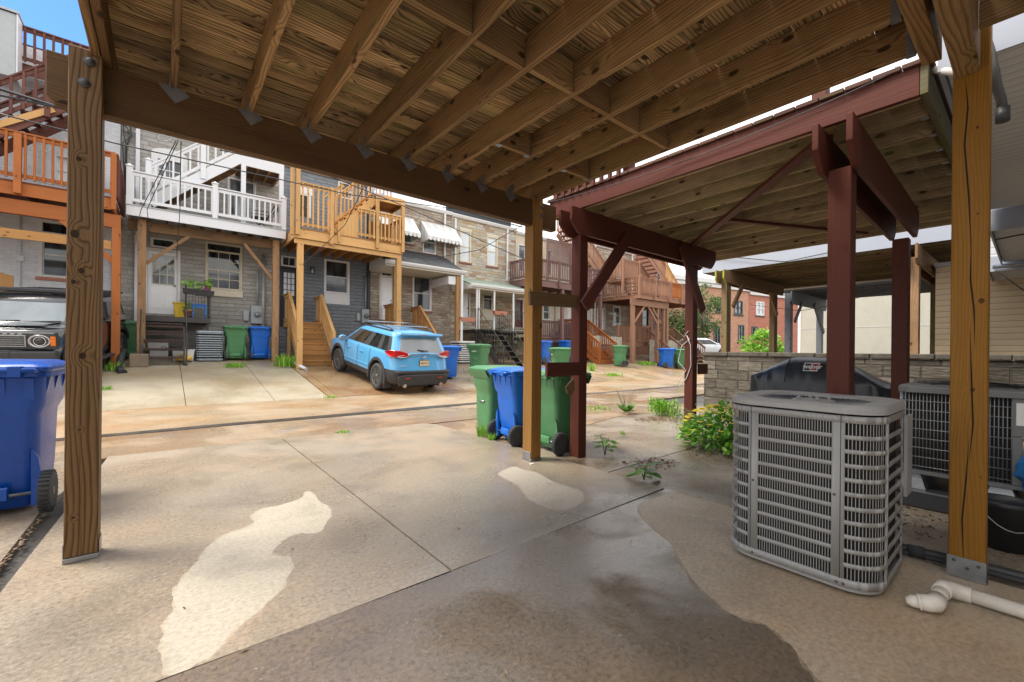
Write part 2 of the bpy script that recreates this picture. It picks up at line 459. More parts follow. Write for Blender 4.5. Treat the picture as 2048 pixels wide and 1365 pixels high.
d3 = smooth_loop(dry3, 6, .002); d3 = [V((min(p.x, 3.415), min(p.y, 1.965))) for p in d3]
slab('driveway', [(-.70, -7.0), (3.42, -7.0), (3.42, 2.035), (-.665, 1.965)], 0, [M['slab_soaked'], M['slab_dusk'], M['slab_damp']], [([V((min(p.x, 3.417), min(p.y, 1.967))) for p in grow(d3, .012)], 1), (d3, 2)])
# neighbours' yards
slab('yard', [(-6, -7.0), (-.74, -7.0), (-.715, 2), (-.69, 4.6), (-.52, 6.36), (-6, 6.5)], -.012, [M['side']])
slab('yard', [(3.45, -7.0), (9.40, -7.0), (9.40, 3.0), (5.6, 2.75), (3.45, 2.70)], -.02, [M['side']])
slab('yard', [(3.45, 2.712), (5.6, 2.762), (9.40, 3.012), (9.40, 4.5), (6.6, 4.9), (3.45, 4.2)], -.018, [M['side']])
slab('yard', [(3.43, 4.212), (6.6, 4.912), (9.40, 4.512), (9.40, 6.1), (3.30, 6.2), (3.42, 6.05)], -.016, [M['alley2']])
# alley: two runs of concrete with an open gutter joint between
slab('alley', [(-40, 6.6), (-.5, 6.375), (3.29, 6.275), (9.4, 6.12), (60, 5.9), (60, 7.91), (-40, 7.91)], -.016, [M['alley2']])
slab('alley', [(-40, 7.99), (60, 7.99), (60, 10.83), (-40, 10.83)], .004, [M['alley']])
gl = MB(); n_ = 60; L_ = [V((-20 + k * 1.0, 7.86 + .03 * math.sin(k * 1.3) + .02 * math.sin(k * 3.1), -.009)) for k in range(n_)]; R_ = [V((p.x, 7.98 + .03 * math.sin(p.x * 1.7) + .05 * math.sin(p.x * .45), .009)) for p in L_]
for k in range(n_ - 1): gl.quad(L_[k], L_[k + 1], R_[k + 1], R_[k])
structure(gl, 'gutter', M['tar'])
# far parking pads, one per lot, rising to the houses
def pad(x0, x1, m, y0=10.86, y1=17.4, lift=0.0, seams=()):
    ysx = [y0] + [y for y in seams] + [y1]
    mb = MB()
    for a, b in zip(ysx, ysx[1:]):
        a += .012; 
        q = [(x0, a, zg(a) + lift), (x1, a, zg(a) + lift), (x1, b, zg(b) + lift), (x0, b, zg(b) + lift)]
        n = mb.add(q + [(p[0], p[1], p[2] - .06) for p in q])
        mb.face((n, n + 1, n + 2, n + 3)); 
        for i in range(4):
            k = (i + 1) % 4; mb.face((n + i, n + 4 + i, n + 4 + k, n + k))
    structure(mb, 'parking_pad', m)
pad(-9.0, -1.23, M['side']); 
pad(-1.2, .35, M['pad'], seams=(15.6,)); pad(.362, 1.95, M['pad'], seams=(15.6,)); pad(1.962, 3.12, M['pad'], seams=(15.6,))
pad(3.15, 3.36, M['rust']); pad(3.37, 4.9, M['rust'], lift=.006); pad(4.915, 7.0, M['rust'], lift=.006)
pad(7.03, 10.6, M['side']); pad(10.62, 14.3, M['alley2']); pad(14.32, 20.4, M['alley'], seams=(13.4,)); pad(20.42, 24.2, M['alley'], seams=(13.8,)); pad(24.22, 30, M['pad'], seams=(13.8,))
M['w_deck'] = m_wood('treated_deck_lumber', (.36, .215, .095), (.092, .043, .015), .75, 50, .35, .62, .3, .25, .55)
M['w_board'] = m_wood('weathered_deck_boards', (.54, .365, .185), (.078, .034, .011), .95, 40, .5, .7, .48, .45, .95)
M['w_beam'] = m_wood('dark_beam_lumber', (.150, .080, .033), (.062, .029, .011), .5, 60, .3, .6, .12, .05, .35)
M['w_post'] = m_wood('knotty_post_lumber', (.205, .120, .053), (.055, .026, .009), .85, 52, .0, .5, .06, .0, .15, crack=.4, spots=[(p.x, p.z, r) for p, r in ((atY(150, 468, 3.355), .021), (atY(163, 542, 3.355), .015), (atY(147, 564, 3.355), .011), (atY(165, 712, 3.355), .017), (atY(158, 318, 3.355), .013), (atY(146, 1036, 3.355), .007), (atY(160, 860, 3.355), .006))], sax=0)
M['w_amber'] = m_wood('amber_post_lumber', (.27, .125, .016), (.16, .064, .008), .45, 70, .0, .5, .06, .0, .08, spots=[(p.y, p.z, r) for p, r in ((atX(1963, 602, 3.33), .013), (atX(1945, 780, 3.33), .011), (atX(1956, 428, 3.33), .005), (atX(1961, 955, 3.33), .004), (atX(1955, 255, 3.33), .007))], sax=1)
M['w_red'] = m_wood('red_brown_paint', (.118, .036, .024), (.085, .025, .016), .45, 40, .12, .5, .14, 0, .12, .12, .12, knotc=(.10, .025, .018), crack=.25)
M['w_grey'] = m_wood('greenish_weathered_joists', (.47, .35, .20), (.17, .11, .055), .7, 48, .4, .75, .25, .5, .6)
M['galv'] = m_plain('galvanised_steel', (.32, .33, .34), .42, .85, .2, 14)
M['bolt'] = m_plain('dull_bolt_steel', (.10, .10, .105), .6, .5, .2, 30)
M['pvc'] = m_plain('white_pvc', (.66, .61, .53), .38, 0, .08, 8)

# ---------------------------------------------------------------- our timber deck overhead
ZB0, ZB1, ZJ0, ZJ1 = 2.555, 2.832, 2.834, 3.030
deck = thing('timber_deck', 'brown timber deck roofing the driveway, seen from below with joists on a double beam', 'deck', (1.4, 2, 0))
def post(root, name, x, y, w, z1, mat, label=None, bolts=(), z0=.03, base=True):
    p = MB().box(x, y, z0, x + w, y + w, z1, 2).build(name, mat, root, .004, label=label)
    if base:
        b = MB().box(x - .004, y - .004, .002, x + w + .004, y + w + .004, .028)
        b.box(x - .005, y + .01, .028, x - .002, y + w - .01, .10); b.box(x + w + .002, y + .01, .028, x + w + .005, y + w - .01, .10)
        b.build('post_base', M['galv'], p, .0015)
    return p
p1 = post(deck, 'post', -.419, 3.355, .137, 2.858, M['w_post'], 'knotty brown post beside the blue bin')
for (bx, bz) in ((-.335, 2.79), (-.355, 2.665)):
    MB().lathe((bx, 3.353, bz), [(.026, 0), (.026, .004), (.016, .006), (.014, .016), (.004, .018)], 10, (0, -1, 0)).build('bolt', M['bolt'], p1)
p2 = post(deck, 'post', 3.075, 3.425, .143, 2.86, m_wood('golden_post_lumber', (.35, .180, .050), (.13, .058, .014), .65, 60, .2, .5, .05, 0, .1, crack=.7), 'golden brown post in front of the green bins')
for (by, bz) in ((3.5, 2.77), (3.51, 2.68)):
    MB().lathe((3.2, 3.423, bz), [(.022, 0), (.022, .004), (.013, .006), (.012, .014), (.003, .016)], 10, (0, -1, 0)).build('bolt', M['bolt'], p2)
p3 = MB().box(3.33, .155, .055, 3.468, .293, 2.995, 2).build('post', M['w_amber'], deck, .005, label='amber yellow post with a long crack behind the condenser')
b = MB().box(3.322, .147, .002, 3.476, .301, .008); b.box(3.3245, .152, .008, 3.3285, .298, .112); b.box(3.4695, .152, .008, 3.4735, .298, .112); b.box(3.329, .152, .03, 3.469, .296, .054)
pb = b.build('post_base', M['galv'], p3, .001)
for q in ((.18, .085), (.22, .06), (.27, .09)): MB().lathe((3.324, q[0], q[1]), [(.008, 0), (.007, .004), (.002, .006)], 8, (-1, 0, 0)).build('bolt', M['bolt'], p3)
def crack(root, pts, w, d):
    mb = MB(); n = len(pts); L = []; Rr = []
    for i, p in enumerate(pts):
        e = w * (1 - abs(2 * i / (n - 1) - 1) ** 3) + .0004; L.append(p - V(d) * e); Rr.append(p + V(d) * e)
    b = mb.add(L + Rr)
    for i in range(n - 1): mb.face((b + i, b + i + 1, b + n + i + 1, b + n + i))
    mb.build('drying_crack', M['black_crack'], root)
M['black_crack'] = m_plain('dark_crack', (.012, .007, .004), .9)
for run in ([(1931, 160), (1936, 215), (1929, 290), (1938, 400), (1943, 520)], [(1943, 470), (1941, 560), (1948, 620), (1950, 690)], [(1940, 660), (1943, 760), (1946, 850), (1938, 925)], [(1938, 880), (1932, 960), (1924, 1040), (1928, 1145)]):
    crack(p3, [atX(x, y, 3.3294) for x, y in run], .0032, (0, 1, 0))
for run in ([(1052, 600), (1051, 680), (1053, 780)], [(1050, 770), (1049, 850), (1051, 905)]):
    crack(p2, [atX(x, y, 3.0746) for x, y in run], .0016, (0, 1, 0))
# double beam at the alley side and at the house side
for y in (3.445, 3.487):
    MB().prism([(-.515, y, ZB0 + .03), (-.485, y, ZB0), (3.44, y, ZB0), (3.44, y, ZB1), (-.515, y, ZB1)], (0, .038, 0)).build('beam', M['w_beam'], deck, .003)
for o in kids(deck):
    if o.name.startswith('beam'):
        uvl = o.data.uv_layers[0]; kk = 10 * random.randint(0, 900) + 5
        for pl in o.data.polygons:
            for li in pl.loop_indices:
                c = o.data.vertices[o.data.loops[li].vertex_index].co
                uvl.data[li].uv = (c.x, kk + (c.z if abs(pl.normal.y) > .5 else c.y * 1.0 - .3))
MB().box(-.42, .19, 2.70, 3.328, .285, 3.028, 0).build('beam', M['w_deck'], deck, .003)
MB().box(-.42, .335, ZJ0, 3.328, .415, 3.028, 0).build('ledger', M['w_deck'], deck, .003)
for x in (2.40, 2.765, 3.15): MB().box(x - .019, -1.58, ZJ0, x + .019, .185, ZJ1, 1).build('joist', M['w_deck'], deck, .003)
bk = MB()
for k in range(12): bk.box(2.36, -1.55 + k * .1425, ZJ1 + .001, 3.19, -1.55 + k * .1425 + .138, ZJ1 + .028, 0)
bk.build('decking', M['w_board'], deck, .004)
JX = [.038, .449, .84, 1.248, 1.63, 2.02, 2.40, 2.765, 3.15]
MB().box(-.33, .42, ZJ0, -.291, 3.93, ZJ1, 1).build('rim', M['w_deck'], deck, .003)
MB().box(-.286, .42, ZJ0, -.247, 3.93, ZJ1, 1).build('rim', M['w_beam'], deck, .003)
MB().box(-.33, 3.932, ZJ0, 3.17, 3.97, ZJ1, 0).build('rim', M['w_deck'], deck, .003)
for i, x in enumerate(JX):
    jo = MB().box(x - .019, .42, ZJ0 + random.uniform(0, .004), x + .019, 3.93, ZJ1, 1).build('joist', M['w_deck'], deck, .004)
    if i < 8:   # skewed strap tie under each joist where it crosses the beam
        t = MB(); cx_, cz = x - .005, ZB1 - .045
        t.prism([(cx_ - .075, 3.4435, cz + .048), (cx_ + .01, 3.4435, cz - .05), (cx_ + .085, 3.4435, cz + .018), (cx_ + .04, 3.4435, cz + .055)], (0, -.003, 0))
        t.box(x - .026, 3.36, ZJ0 - .012, x - .0195, 3.44, ZJ0 + .05)
        t.build('strap_tie', M['galv'], jo)
    h = MB().box(x - .0225, .42, ZJ0 - .004, x + .0225, .46, ZJ0 - .001); h.box(x - .0225, .417, ZJ0, x - .0195, .455, ZJ1 - .03); h.box(x + .0195, .417, ZJ0, x + .0225, .455, ZJ1 - .03)
    h.build('joist_hanger', M['galv'], jo)
for a, b_ in zip([-.266] + JX, JX):   # row of solid blocking
    y = 1.885 + random.uniform(-.02, .02)
    MB().box(a + .021, y - .019, ZJ0 + .004, b_ - .021, y + .019, ZJ1, 0).build('blocking', M['w_deck'], deck, .003)
for a, b_ in ((JX[5], JX[6]), (JX[7], JX[8])):
    y = 2.72
    k = MB().box(a + .021, y - .019, ZJ0 + .01, b_ - .021, y + .019, ZJ1, 0).build('blocking', M['w_deck'], deck, .003)
    h = MB()
    for s, e in ((a + .0195, 1), (b_ - .0195, -1)):
        h.box(s, y - .023, ZJ0 + .004, s + e * .05, y + .023, ZJ0 + .008); h.box(s + e * .001, y - .03, ZJ0 + .0, s + e * .004, y - .02, ZJ1 - .02)
    h.build('joist_hanger', M['galv'], k)
bd = MB(); y = .17
while y < 3.95:
    w = .138; cuts = sorted([-.345, 3.19] + [random.choice(JX) + .0 for _ in range(1)])
    for a, b_ in zip(cuts, cuts[1:]):
        if b_ - a > .1: bd.box(a + .001, y, ZJ1 + random.uniform(.001, .005), b_ - .001, y + w, ZJ1 + .028, 0)
    y += w + random.uniform(.002, .006)
bd.build('decking', M['w_board'], deck, .007)
MB().bar((2.985, 3.38, 1.752), (3.93, 3.30, 1.772), .04, .145).build('cross_board', m_wood('brown_scrap_board', (.20, .125, .06), (.10, .055, .025), .5, 40, .3, .65), deck, .003, label='loose brown board nailed from the golden post across to the red post')
# slight warm conduit and clamps at the corner of the deck
t = thing('electrical_conduit', 'grey flexible conduit curving down past the top of the amber post', 'conduit', (3.5, .1, 2.5))
MB().tube([(3.62, .20, 3.1), (3.60, .17, 2.9), (3.60, .155, 2.8), (3.63, .145, 2.72), (3.70, .13, 2.66), (3.72, .125, 2.60)], .022, 10).build('conduit_pipe', m_plain('grey_conduit', (.10, .095, .09), .6), t)
MB().tube([(3.72, .125, 2.62), (3.72, .125, 2.54)], .03, 10).build('coupling', m_plain('dark_fitting', (.05, .05, .05), .5), t)

# ---------------------------------------------------------------- red painted deck next door
rd = thing('painted_deck', 'red brown painted timber deck standing next to our deck over the yard', 'deck', (5.2, 2, 0))
W = M['w_red']
RZ0, RZ1 = 2.80, 2.985
for x, y in ((3.655, 3.27), (6.20, 3.27)): MB().box(x, y, -.02, x + .135, y + .135, 2.52, 2).build('post', W, rd, .005)
for x, y in ((3.66, .805), (6.20, .865)): MB().box(x, y, -.02, x + .135, y + .135, 2.50 if y < .85 else 2.46, 2).build('post', W, rd, .005)
def beam_board(x0, y0, x1, y1, zt, zb, t=.038):
    d = V((x1 - x0, y1 - y0, 0)); nrm = V((-d.y, d.x, 0)).normalized() * t
    P = lambda f, z: V((x0, y0, z)) + d * f
    e0, e1 = .07 / d.length, .13 / d.length
    mbx = MB(); poly = [P(0, zt), P(0, zb + .13), P(e0, zb + .05), P(e1, zb), P(1 - e1, zb), P(1 - e0, zb + .05), P(1, zb + .13), P(1, zt)]
    return mbx.prism(poly, nrm)
beam_board(3.44, 3.20, 6.76, 3.20, RZ0 - .01, 2.505).build('beam', W, rd, .004)
beam_board(3.44, 3.375, 6.76, 3.375, RZ0 - .01, 2.505).build('beam', W, rd, .004)
beam_board(3.46, .755, 6.45, .815, RZ0 - .02, 2.47).build('beam', W, rd, .004)
beam_board(3.46, .945, 6.45, 1.005, RZ0 - .02, 2.47).build('beam', W, rd, .004)
# knee braces on the near faces
def brace(p, q, w, t=.04): MB().bar(p, q, t, w, (q[2] - p[2], 0, p[0] - q[0])).build('brace', W, rd, .003)
brace((3.62, 3.17, 1.70), (4.42, 3.17, 2.62), .15); brace((6.30, 3.17, 1.82), (5.66, 3.17, 2.72), .15)
MB().bar((6.05, 3.24, RZ0 - .035), (3.70, .96, RZ0 - .035), .09, .04).build('brace', W, rd, .003)
MB().bar((5.18, 2.30, RZ0 - .03), (7.10, 1.40, RZ0 - .03), .06, .036).build('brace', W, rd, .003)
MB().box(3.60, .46, RZ0, 3.638, 3.68, RZ1, 1).build('rim', W, rd, .003)
MB().box(3.60, .42, RZ0, 7.5, .458, RZ1, 0).build('rim', m_wood('mossy_ledger', (.16, .14, .08), (.07, .06, .03), .4, 40, .3, .8, .1, .4), rd, .003)
MB().box(3.60, 3.682, RZ0, 7.5, 3.72, RZ1, 0).build('rim', W, rd, .003)
x = 3.98
while x < 7.6:
    jo = MB().box(x - .019, .46, RZ0 + random.uniform(0, .003), x + .019, 3.68, RZ1, 1).build('joist', M['w_grey'], rd, .004)
    MB().box(x - .0225, .46, RZ0 - .004, x + .0225, .50, RZ0 - .0005).build('joist_hanger', M['galv'], jo)
    x += .35
MB().box(3.64, .46, RZ0 + .002, 3.676, 3.68, RZ1, 1).build('joist', M['w_grey'], rd, .004)
bd = MB(); y = .40
while y < 3.72:
    bd.box(3.575, y, RZ1 + .001, 7.55, y + .138, RZ1 + .03, 0); y += .1455
bd.build('decking', m_wood('red_stained_boards', (.13, .06, .045), (.07, .035, .025), .4, 36, .3, .7, .3, .3), rd, .003)
# stub boards bolted to the posts
MB().box(3.12, 3.232, .925, 3.655, 3.269, 1.075, 0).build('stub_board', W, rd, .003)
MB().box(6.336, 3.232, .86, 6.60, 3.269, 1.02, 0).build('stub_board', W, rd, .003)
# railing on top, glimpsed through the gap between the two decks
rl = MB(); y = 2.68
rl.box(3.60, 3.08, RZ1 + .03, 3.62, 3.66, RZ1 + .30, 1); rl.box(3.60, 2.62, RZ1 + .10, 3.636, 3.66, RZ1 + .19, 1); rl.box(3.60, 2.62, RZ1 + .86, 3.636, 3.66, RZ1 + .95, 1)
while y < 3.64:
    rl.box(3.564, y, RZ1 + .0, 3.598, y + .034, RZ1 + .95, 2); y += .11
rl.build('railing', W, rd)
for y in (.95, 2.6, 3.5): MB().box(3.64, y, RZ1 + .03, 3.73, y + .09, RZ1 + 1.05, 2).build('rail_post', W, rd, .003)

t = thing('drain_pipe', 'short white pipe running from the red deck rim to the amber post under the gap', 'pipe', (3.7, .4, 2.85))
MB().tube([atX(1795, 131, 4.1), atX(1850, 137, 3.8), atX(1918, 146, 3.49)], .020, 10).build('pipe', M['pvc'], t)
def m_masonry(name, stops, mortar, bw=.215, bh=.075, joint=.010, bump=.5, rough=.8, rel=.012, weather=.25, face=.5, sc=1.0):
    """brick or cast stone in courses; stops = colours of single stones"""
    g = G(name); s3 = g.sep(g.pos())
    v = g.comb(g.math('ADD', s3[0], g.math('MULTIPLY', s3[1], .87)), s3[2], 0.0)
    wob = g.noise(v, 3.0, 2)
    v2 = g.node('VectorMath', operation='ADD'); g.link(v, v2.inputs[0]); g.link(g.comb(0.0, g.math('MULTIPLY', g.math('SUBTRACT', wob, .5), .012), 0.0), v2.inputs[1])
    b = g.node('TexBrick', offset=.5, squash=1.35 if bw > .3 else 1.0, squash_frequency=3, offset_frequency=2)
    g.link(v2.outputs[0], b.inputs['Vector'])
    b.inputs['Color1'].default_value = (0, 0, 0, 1); b.inputs['Color2'].default_value = (1, 1, 1, 1); b.inputs['Mortar'].default_value = (.5, .5, .5, 1)
    b.inputs['Scale'].default_value = 1; b.inputs['Mortar Size'].default_value = joint; b.inputs['Mortar Smooth'].default_value = .4
    b.inputs['Brick Width'].default_value = bw; b.inputs['Row Height'].default_value = bh; b.inputs['Bias'].default_value = 0
    per = g.sep(b.outputs['Color'])[0]
    n = len(stops); c = g.ramp(per, [((i + .5) / n, s) for i, s in enumerate(stops)])
    nz = g.noise(g.comb(g.math('MULTIPLY', g.sep(v)[0], 6.0), g.math('MULTIPLY', g.sep(v)[1], 16.0), 0.0), 1.0, 4, .65)
    big = g.noise(v, .7, 4, .6)
    c = g.mix(1.0, c, g.ramp(nz, [(.25, 1 - face), (.75, 1 + face * .4)]), 'MULTIPLY')
    c = g.mix(g.math('MULTIPLY', b.outputs['Fac'], .9), c, mortar)
    c = g.mix(g.math('MULTIPLY', g.ramp(big, [(.5, 0.0), (.75, 1.0)]), weather), c, tuple(x * .35 for x in mortar))
    h = g.math('ADD', g.math('MULTIPLY', g.math('SUBTRACT', 1.0, b.outputs['Fac']), 1.0), g.math('MULTIPLY', nz, .9))
    g.bump(h, bump, rel)
    return g.out(c, rough, spec=.3)
def m_glass(name, lo, hi, sc=2.0, rough=.06):
    g = G(name); p = g.pos()
    n = g.noise(g.scale(p, (1.4, 1.4, .5)), sc, 3, .5, .6)
    return g.out(g.ramp(n, [(.35, lo), (.65, hi)]), rough, spec=.8)
M['glass'] = m_glass('dark_window_glass', (.012, .015, .018), (.07, .08, .085))
M['glass_mid'] = m_glass('curtained_glass', (.05, .06, .065), (.26, .29, .30), 3.0)
M['glass_pale'] = m_glass('blind_behind_glass', (.50, .54, .56), (.70, .73, .73), 1.2, .25)
M['white'] = m_plain('white_trim_paint', (.68, .67, .65), .45, 0, .05, 5)
M['vinyl'] = m_plain('white_vinyl', (.64, .64, .655), .35, 0, .03, 4)
M['cream'] = m_plain('cream_paint', (.62, .55, .42), .5, 0, .06, 5)
M['black'] = m_plain('black_paint', (.025, .026, .028), .45, 0, .2, 8)
M['iron'] = m_plain('black_iron', (.055, .05, .047), .55, .3, .3, 20)
M['meter'] = m_plain('grey_enclosure', (.36, .38, .38), .45, .2, .1, 8)
M['sillbrick'] = m_masonry('red_brick_sill', [(.26, .08, .05), (.34, .11, .07)], (.3, .22, .18), .08, .3)
M['terracotta'] = m_plain('terracotta', (.46, .19, .12), .7, 0, .12, 9)
M['seafoam'] = m_plain('pale_green_metal_roof', (.30, .37, .31), .45, .2, .1, 3)
M['shingle'] = m_masonry('asphalt_shingles', [(.05, .05, .055), (.085, .085, .09), (.065, .065, .07)], (.02, .02, .02), .3, .14, .006, .4, .85)
M['f_white'] = m_masonry('white_painted_brick', [(.70, .705, .72), (.75, .755, .77), (.66, .665, .68)], (.58, .585, .60), .215, .075, .009, .55, .6, .010, .15, .10)
M['f_grey'] = m_masonry('grey_cast_stone', [(.35, .33, .295), (.42, .40, .36), (.38, .36, .325), (.45, .425, .385)], (.25, .235, .21), .46, .135, .008, .8, .8, .03, .30, .22)
M['f_slate'] = m_masonry('slate_painted_cast_stone', [(.20, .22, .24), (.235, .255, .275), (.215, .235, .258)], (.13, .145, .16), .46, .135, .010, .9, .6, .03, .15, .22)
M['f_tan'] = m_masonry('tan_cast_stone', [(.36, .285, .215), (.47, .39, .30), (.41, .34, .27), (.32, .215, .16), (.52, .45, .36)], (.2, .17, .14), .38, .115, .010, .8, .8, .025, .25, .35)
M['f_multi'] = m_masonry('many_coloured_cast_stone', [(.46, .40, .31), (.54, .47, .37), (.36, .22, .15), (.50, .38, .21), (.44, .41, .36), (.58, .52, .42)], (.34, .30, .25), .40, .14, .009, .8, .8, .02, .15, .30)
M['f_cream'] = m_masonry('cream_painted_brick', [(.60, .52, .38), (.66, .58, .43), (.56, .48, .35)], (.46, .40, .30), .215, .075, .009, .4, .7, .008, .1, .10)
M['f_pale'] = m_masonry('pale_painted_brick', [(.66, .62, .54), (.70, .66, .58)], (.52, .49, .43), .215, .075, .008, .4, .7, .008, .1, .10)
M['f_brick'] = m_masonry('orange_red_brick', [(.32, .105, .06), (.40, .15, .085), (.26, .08, .05), (.36, .17, .10)], (.36, .28, .23), .215, .075, .010, .5, .8, .010, .15, .25)

F = 17.4
def rct(x0, y0, x1, y1, Y=F):
    mx, my = (x0 + x1) / 2, (y0 + y1) / 2
    return atY(x0, my, Y).x, atY(x1, my, Y).x, atY(mx, y1, Y).z, atY(mx, y0, Y).z
def wall_panel(mb, x0, x1, z0, z1, y, holes, depth=.16):
    """front face at y (facing -Y) with rectangular holes and their reveals"""
    xs = sorted({x0, x1, *[h[0] for h in holes], *[h[1] for h in holes]}); zs = sorted({z0, z1, *[h[2] for h in holes], *[h[3] for h in holes]})
    for a, b in zip(xs, xs[1:]):
        for c, d in zip(zs, zs[1:]):
            mx, mz = (a + b) / 2, (c + d) / 2
            if any(h[0] < mx < h[1] and h[2] < mz < h[3] for h in holes): continue
            if b - a < 1e-4 or d - c < 1e-4: continue
            mb.quad((a, y, c), (b, y, c), (b, y, d), (a, y, d))
    for h in holes:
        a, b, c, d = h[:4]
        mb.quad((a, y, c), (a, y, d), (a, y + depth, d), (a, y + depth, c)); mb.quad((b, y, c), (b, y, d), (b, y + depth, d), (b, y + depth, c))
        mb.quad((a, y, c), (b, y, c), (b, y + depth, c), (a, y + depth, c)); mb.quad((a, y, d), (b, y, d), (b, y + depth, d), (a, y + depth, d))
def win(root, r, y=F, frame='white', pane='glass', cols=1, rows=2, sill=None, fw=.05, lintel=None, mt=.018, label=None, transom=0):
    a, b, c, d = r
    mb = MB()
    for q in ((a, c, a + fw, d), (b - fw, c, b, d), (a + fw, c, b - fw, c + fw), (a + fw, d - fw, b - fw, d)):
        mb.box(q[0], y - .02, q[1], q[2], y + .09, q[3])
    if transom: mb.box(a + fw, y - .015, d - transom - fw, b - fw, y + .09, d - transom)
    fr = mb.build('window', M[frame] if isinstance(frame, str) else frame, root, .004, label=label)
    s = MB(); top = d - (transom + fw if transom else fw); s0 = .03
    ia, ib, ic, id_ = a + fw, b - fw, c + fw, top
    mid = (ic + id_) / 2
    if rows: s.box(ia, y + .03, mid - .02, ib, y + .075, mid + .02)
    for k in range(1, cols):
        x = ia + (ib - ia) * k / cols; s.box(x - mt / 2, y + .045, ic, x + mt / 2, y + .07, id_)
    for k in range(1, rows):
        z = mid + (id_ - mid) * k / rows; s.box(ia, y + .046, z - mt / 2, ib, y + .069, z + mt / 2)
        z = ic + (mid - ic) * k / rows; s.box(ia, y + .046, z - mt / 2, ib, y + .069, z + mt / 2)
    s.box(ia, y + .04, ic, ia + s0, y + .072, id_); s.box(ib - s0, y + .04, ic, ib, y + .072, id_)
    s.build('sash', M[frame] if isinstance(frame, str) else frame, fr)
    MB().quad((a, y + .06, c), (b, y + .06, c), (b, y + .06, d), (a, y + .06, d)).build('pane', M[pane], fr)
    if sill: MB().box(a - .05, y - .05, c - .09, b + .05, y + .05, c - .002).build('sill', M[sill], fr, .006)
    if lintel: MB().box(a - .04, y - .03, d + .002, b + .04, y + .03, d + .10).build('lintel', M[lintel], fr, .006)
    return fr
M['doorwhite'] = m_plain('bright_white_door', (.86, .86, .86), .4, 0, .03, 5)
def door(root, r, y=F, mat='doorwhite', frame='white', lite=None, cols=3, rows=3, knob_right=True, panels=True, label=None, pane='glass_mid'):
    a, b, c, d = r; w = b - a; h = d - c
    mb = MB(); Y0 = y + .05
    mb.box(a, Y0, c, b, Y0 + .045, d)
    if panels:
        for (u0, u1, v0, v1) in ((.12, .45, .07, .36), (.55, .88, .07, .36)) + (() if lite else ((.12, .45, .45, .92), (.55, .88, .45, .92))):
            mb.box(a + w * u0, Y0 - .008, c + h * v0, a + w * u1, Y0, c + h * v1); mb.box(a + w * u0 + .03, Y0 - .014, c + h * v0 + .03, a + w * u1 - .03, Y0 - .008, c + h * v1 - .03)
    dr = mb.build('door', M[mat], root, .004, label=label)
    f = MB()
    f.box(a - .07, y - .015, c, a, y + .1, d + .07); f.box(b, y - .015, c, b + .07, y + .1, d + .07); f.box(a, y - .015, d, b, y + .1, d + .07)
    f.build('door_frame', M[frame], dr, .004)
    if lite:
        la, lb, lc, ld = lite
        MB().quad((la, Y0 - .004, lc), (lb, Y0 - .004, lc), (lb, Y0 - .004, ld), (la, Y0 - .004, ld)).build('pane', M[pane], dr)
        g = MB()
        for k in range(cols + 1):
            x = la + (lb - la) * k / cols; g.box(x - .012, Y0 - .02, lc, x + .012, Y0 - .006, ld)
        for k in range(rows + 1):
            z = lc + (ld - lc) * k / rows; g.box(la, Y0 - .019, z - .012, lb, Y0 - .007, z + .012)
        g.build('glazing_bars', M['cream' if mat == 'doorwhite' else mat], dr)
    kx = b - .07 if knob_right else a + .07
    k = MB().lathe((kx, Y0, c + h * .46), [(.03, 0), (.03, .008), (.012, .012), (.012, .03), (.03, .04), (.028, .06), (.005, .068)], 10, (0, -1, 0))
    k.build('handle', M['galv'], dr)
    return dr
def house(name, label, x0, x1, zt, mat, holes, y=F, group='row houses across the alley', roof=True, depth=9.0):
    g0 = zg(y)
    h = thing(name, label, 'house', ((x0 + x1) / 2, y, g0), 0, group)
    mb = MB(); wall_panel(mb, x0, x1, g0 - .25, zt, y, holes)
    mb.quad((x0, y, g0 - .25), (x0, y + depth, g0 - .25), (x0, y + depth, zt), (x0, y, zt)); mb.quad((x1, y, g0 - .25), (x1, y + depth, g0 - .25), (x1, y + depth, zt), (x1, y, zt))
    mb.quad((x0, y + depth, g0 - .25), (x1, y + depth, g0 - .25), (x1, y + depth, zt), (x0, y + depth, zt))
    mb.build('wall', M[mat], h)
    MB().box(x0 + .01, y + .02, zt + .002, x1 - .01, y + depth, zt + .06).build('roof', M['black'], h)
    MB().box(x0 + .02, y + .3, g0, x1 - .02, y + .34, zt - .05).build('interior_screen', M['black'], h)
    return h
def downspout(root, x, z0, z1, y=F, m='white', r=.04, elbow=None):
    mb = MB().box(x - r, y - .11, z0, x + r, y - .035, z1)
    for z in (z0 + .5, (z0 + z1) / 2, z1 - .4): mb.box(x - r - .02, y - .115, z, x + r + .02, y - .001, z + .03)
    return mb.build('downspout', M[m] if isinstance(m, str) else m, root, .006)
def gutter(root, x0, x1, z, y=F, m='white', d=.14):
    mb = MB().prism([(x0, y - .002, z - .02), (x0, y - .002, z - .14), (x0, y - d * .6, z - .14), (x0, y - d, z - .04), (x0, y - d, z), (x0, y - d + .015, z), (x0, y - d + .015, z - .035), (x0, y - .02, z - .035), (x0, y - .02, z - .02)], (x1 - x0, 0, 0))
    return mb.build('gutter', M[m], root)
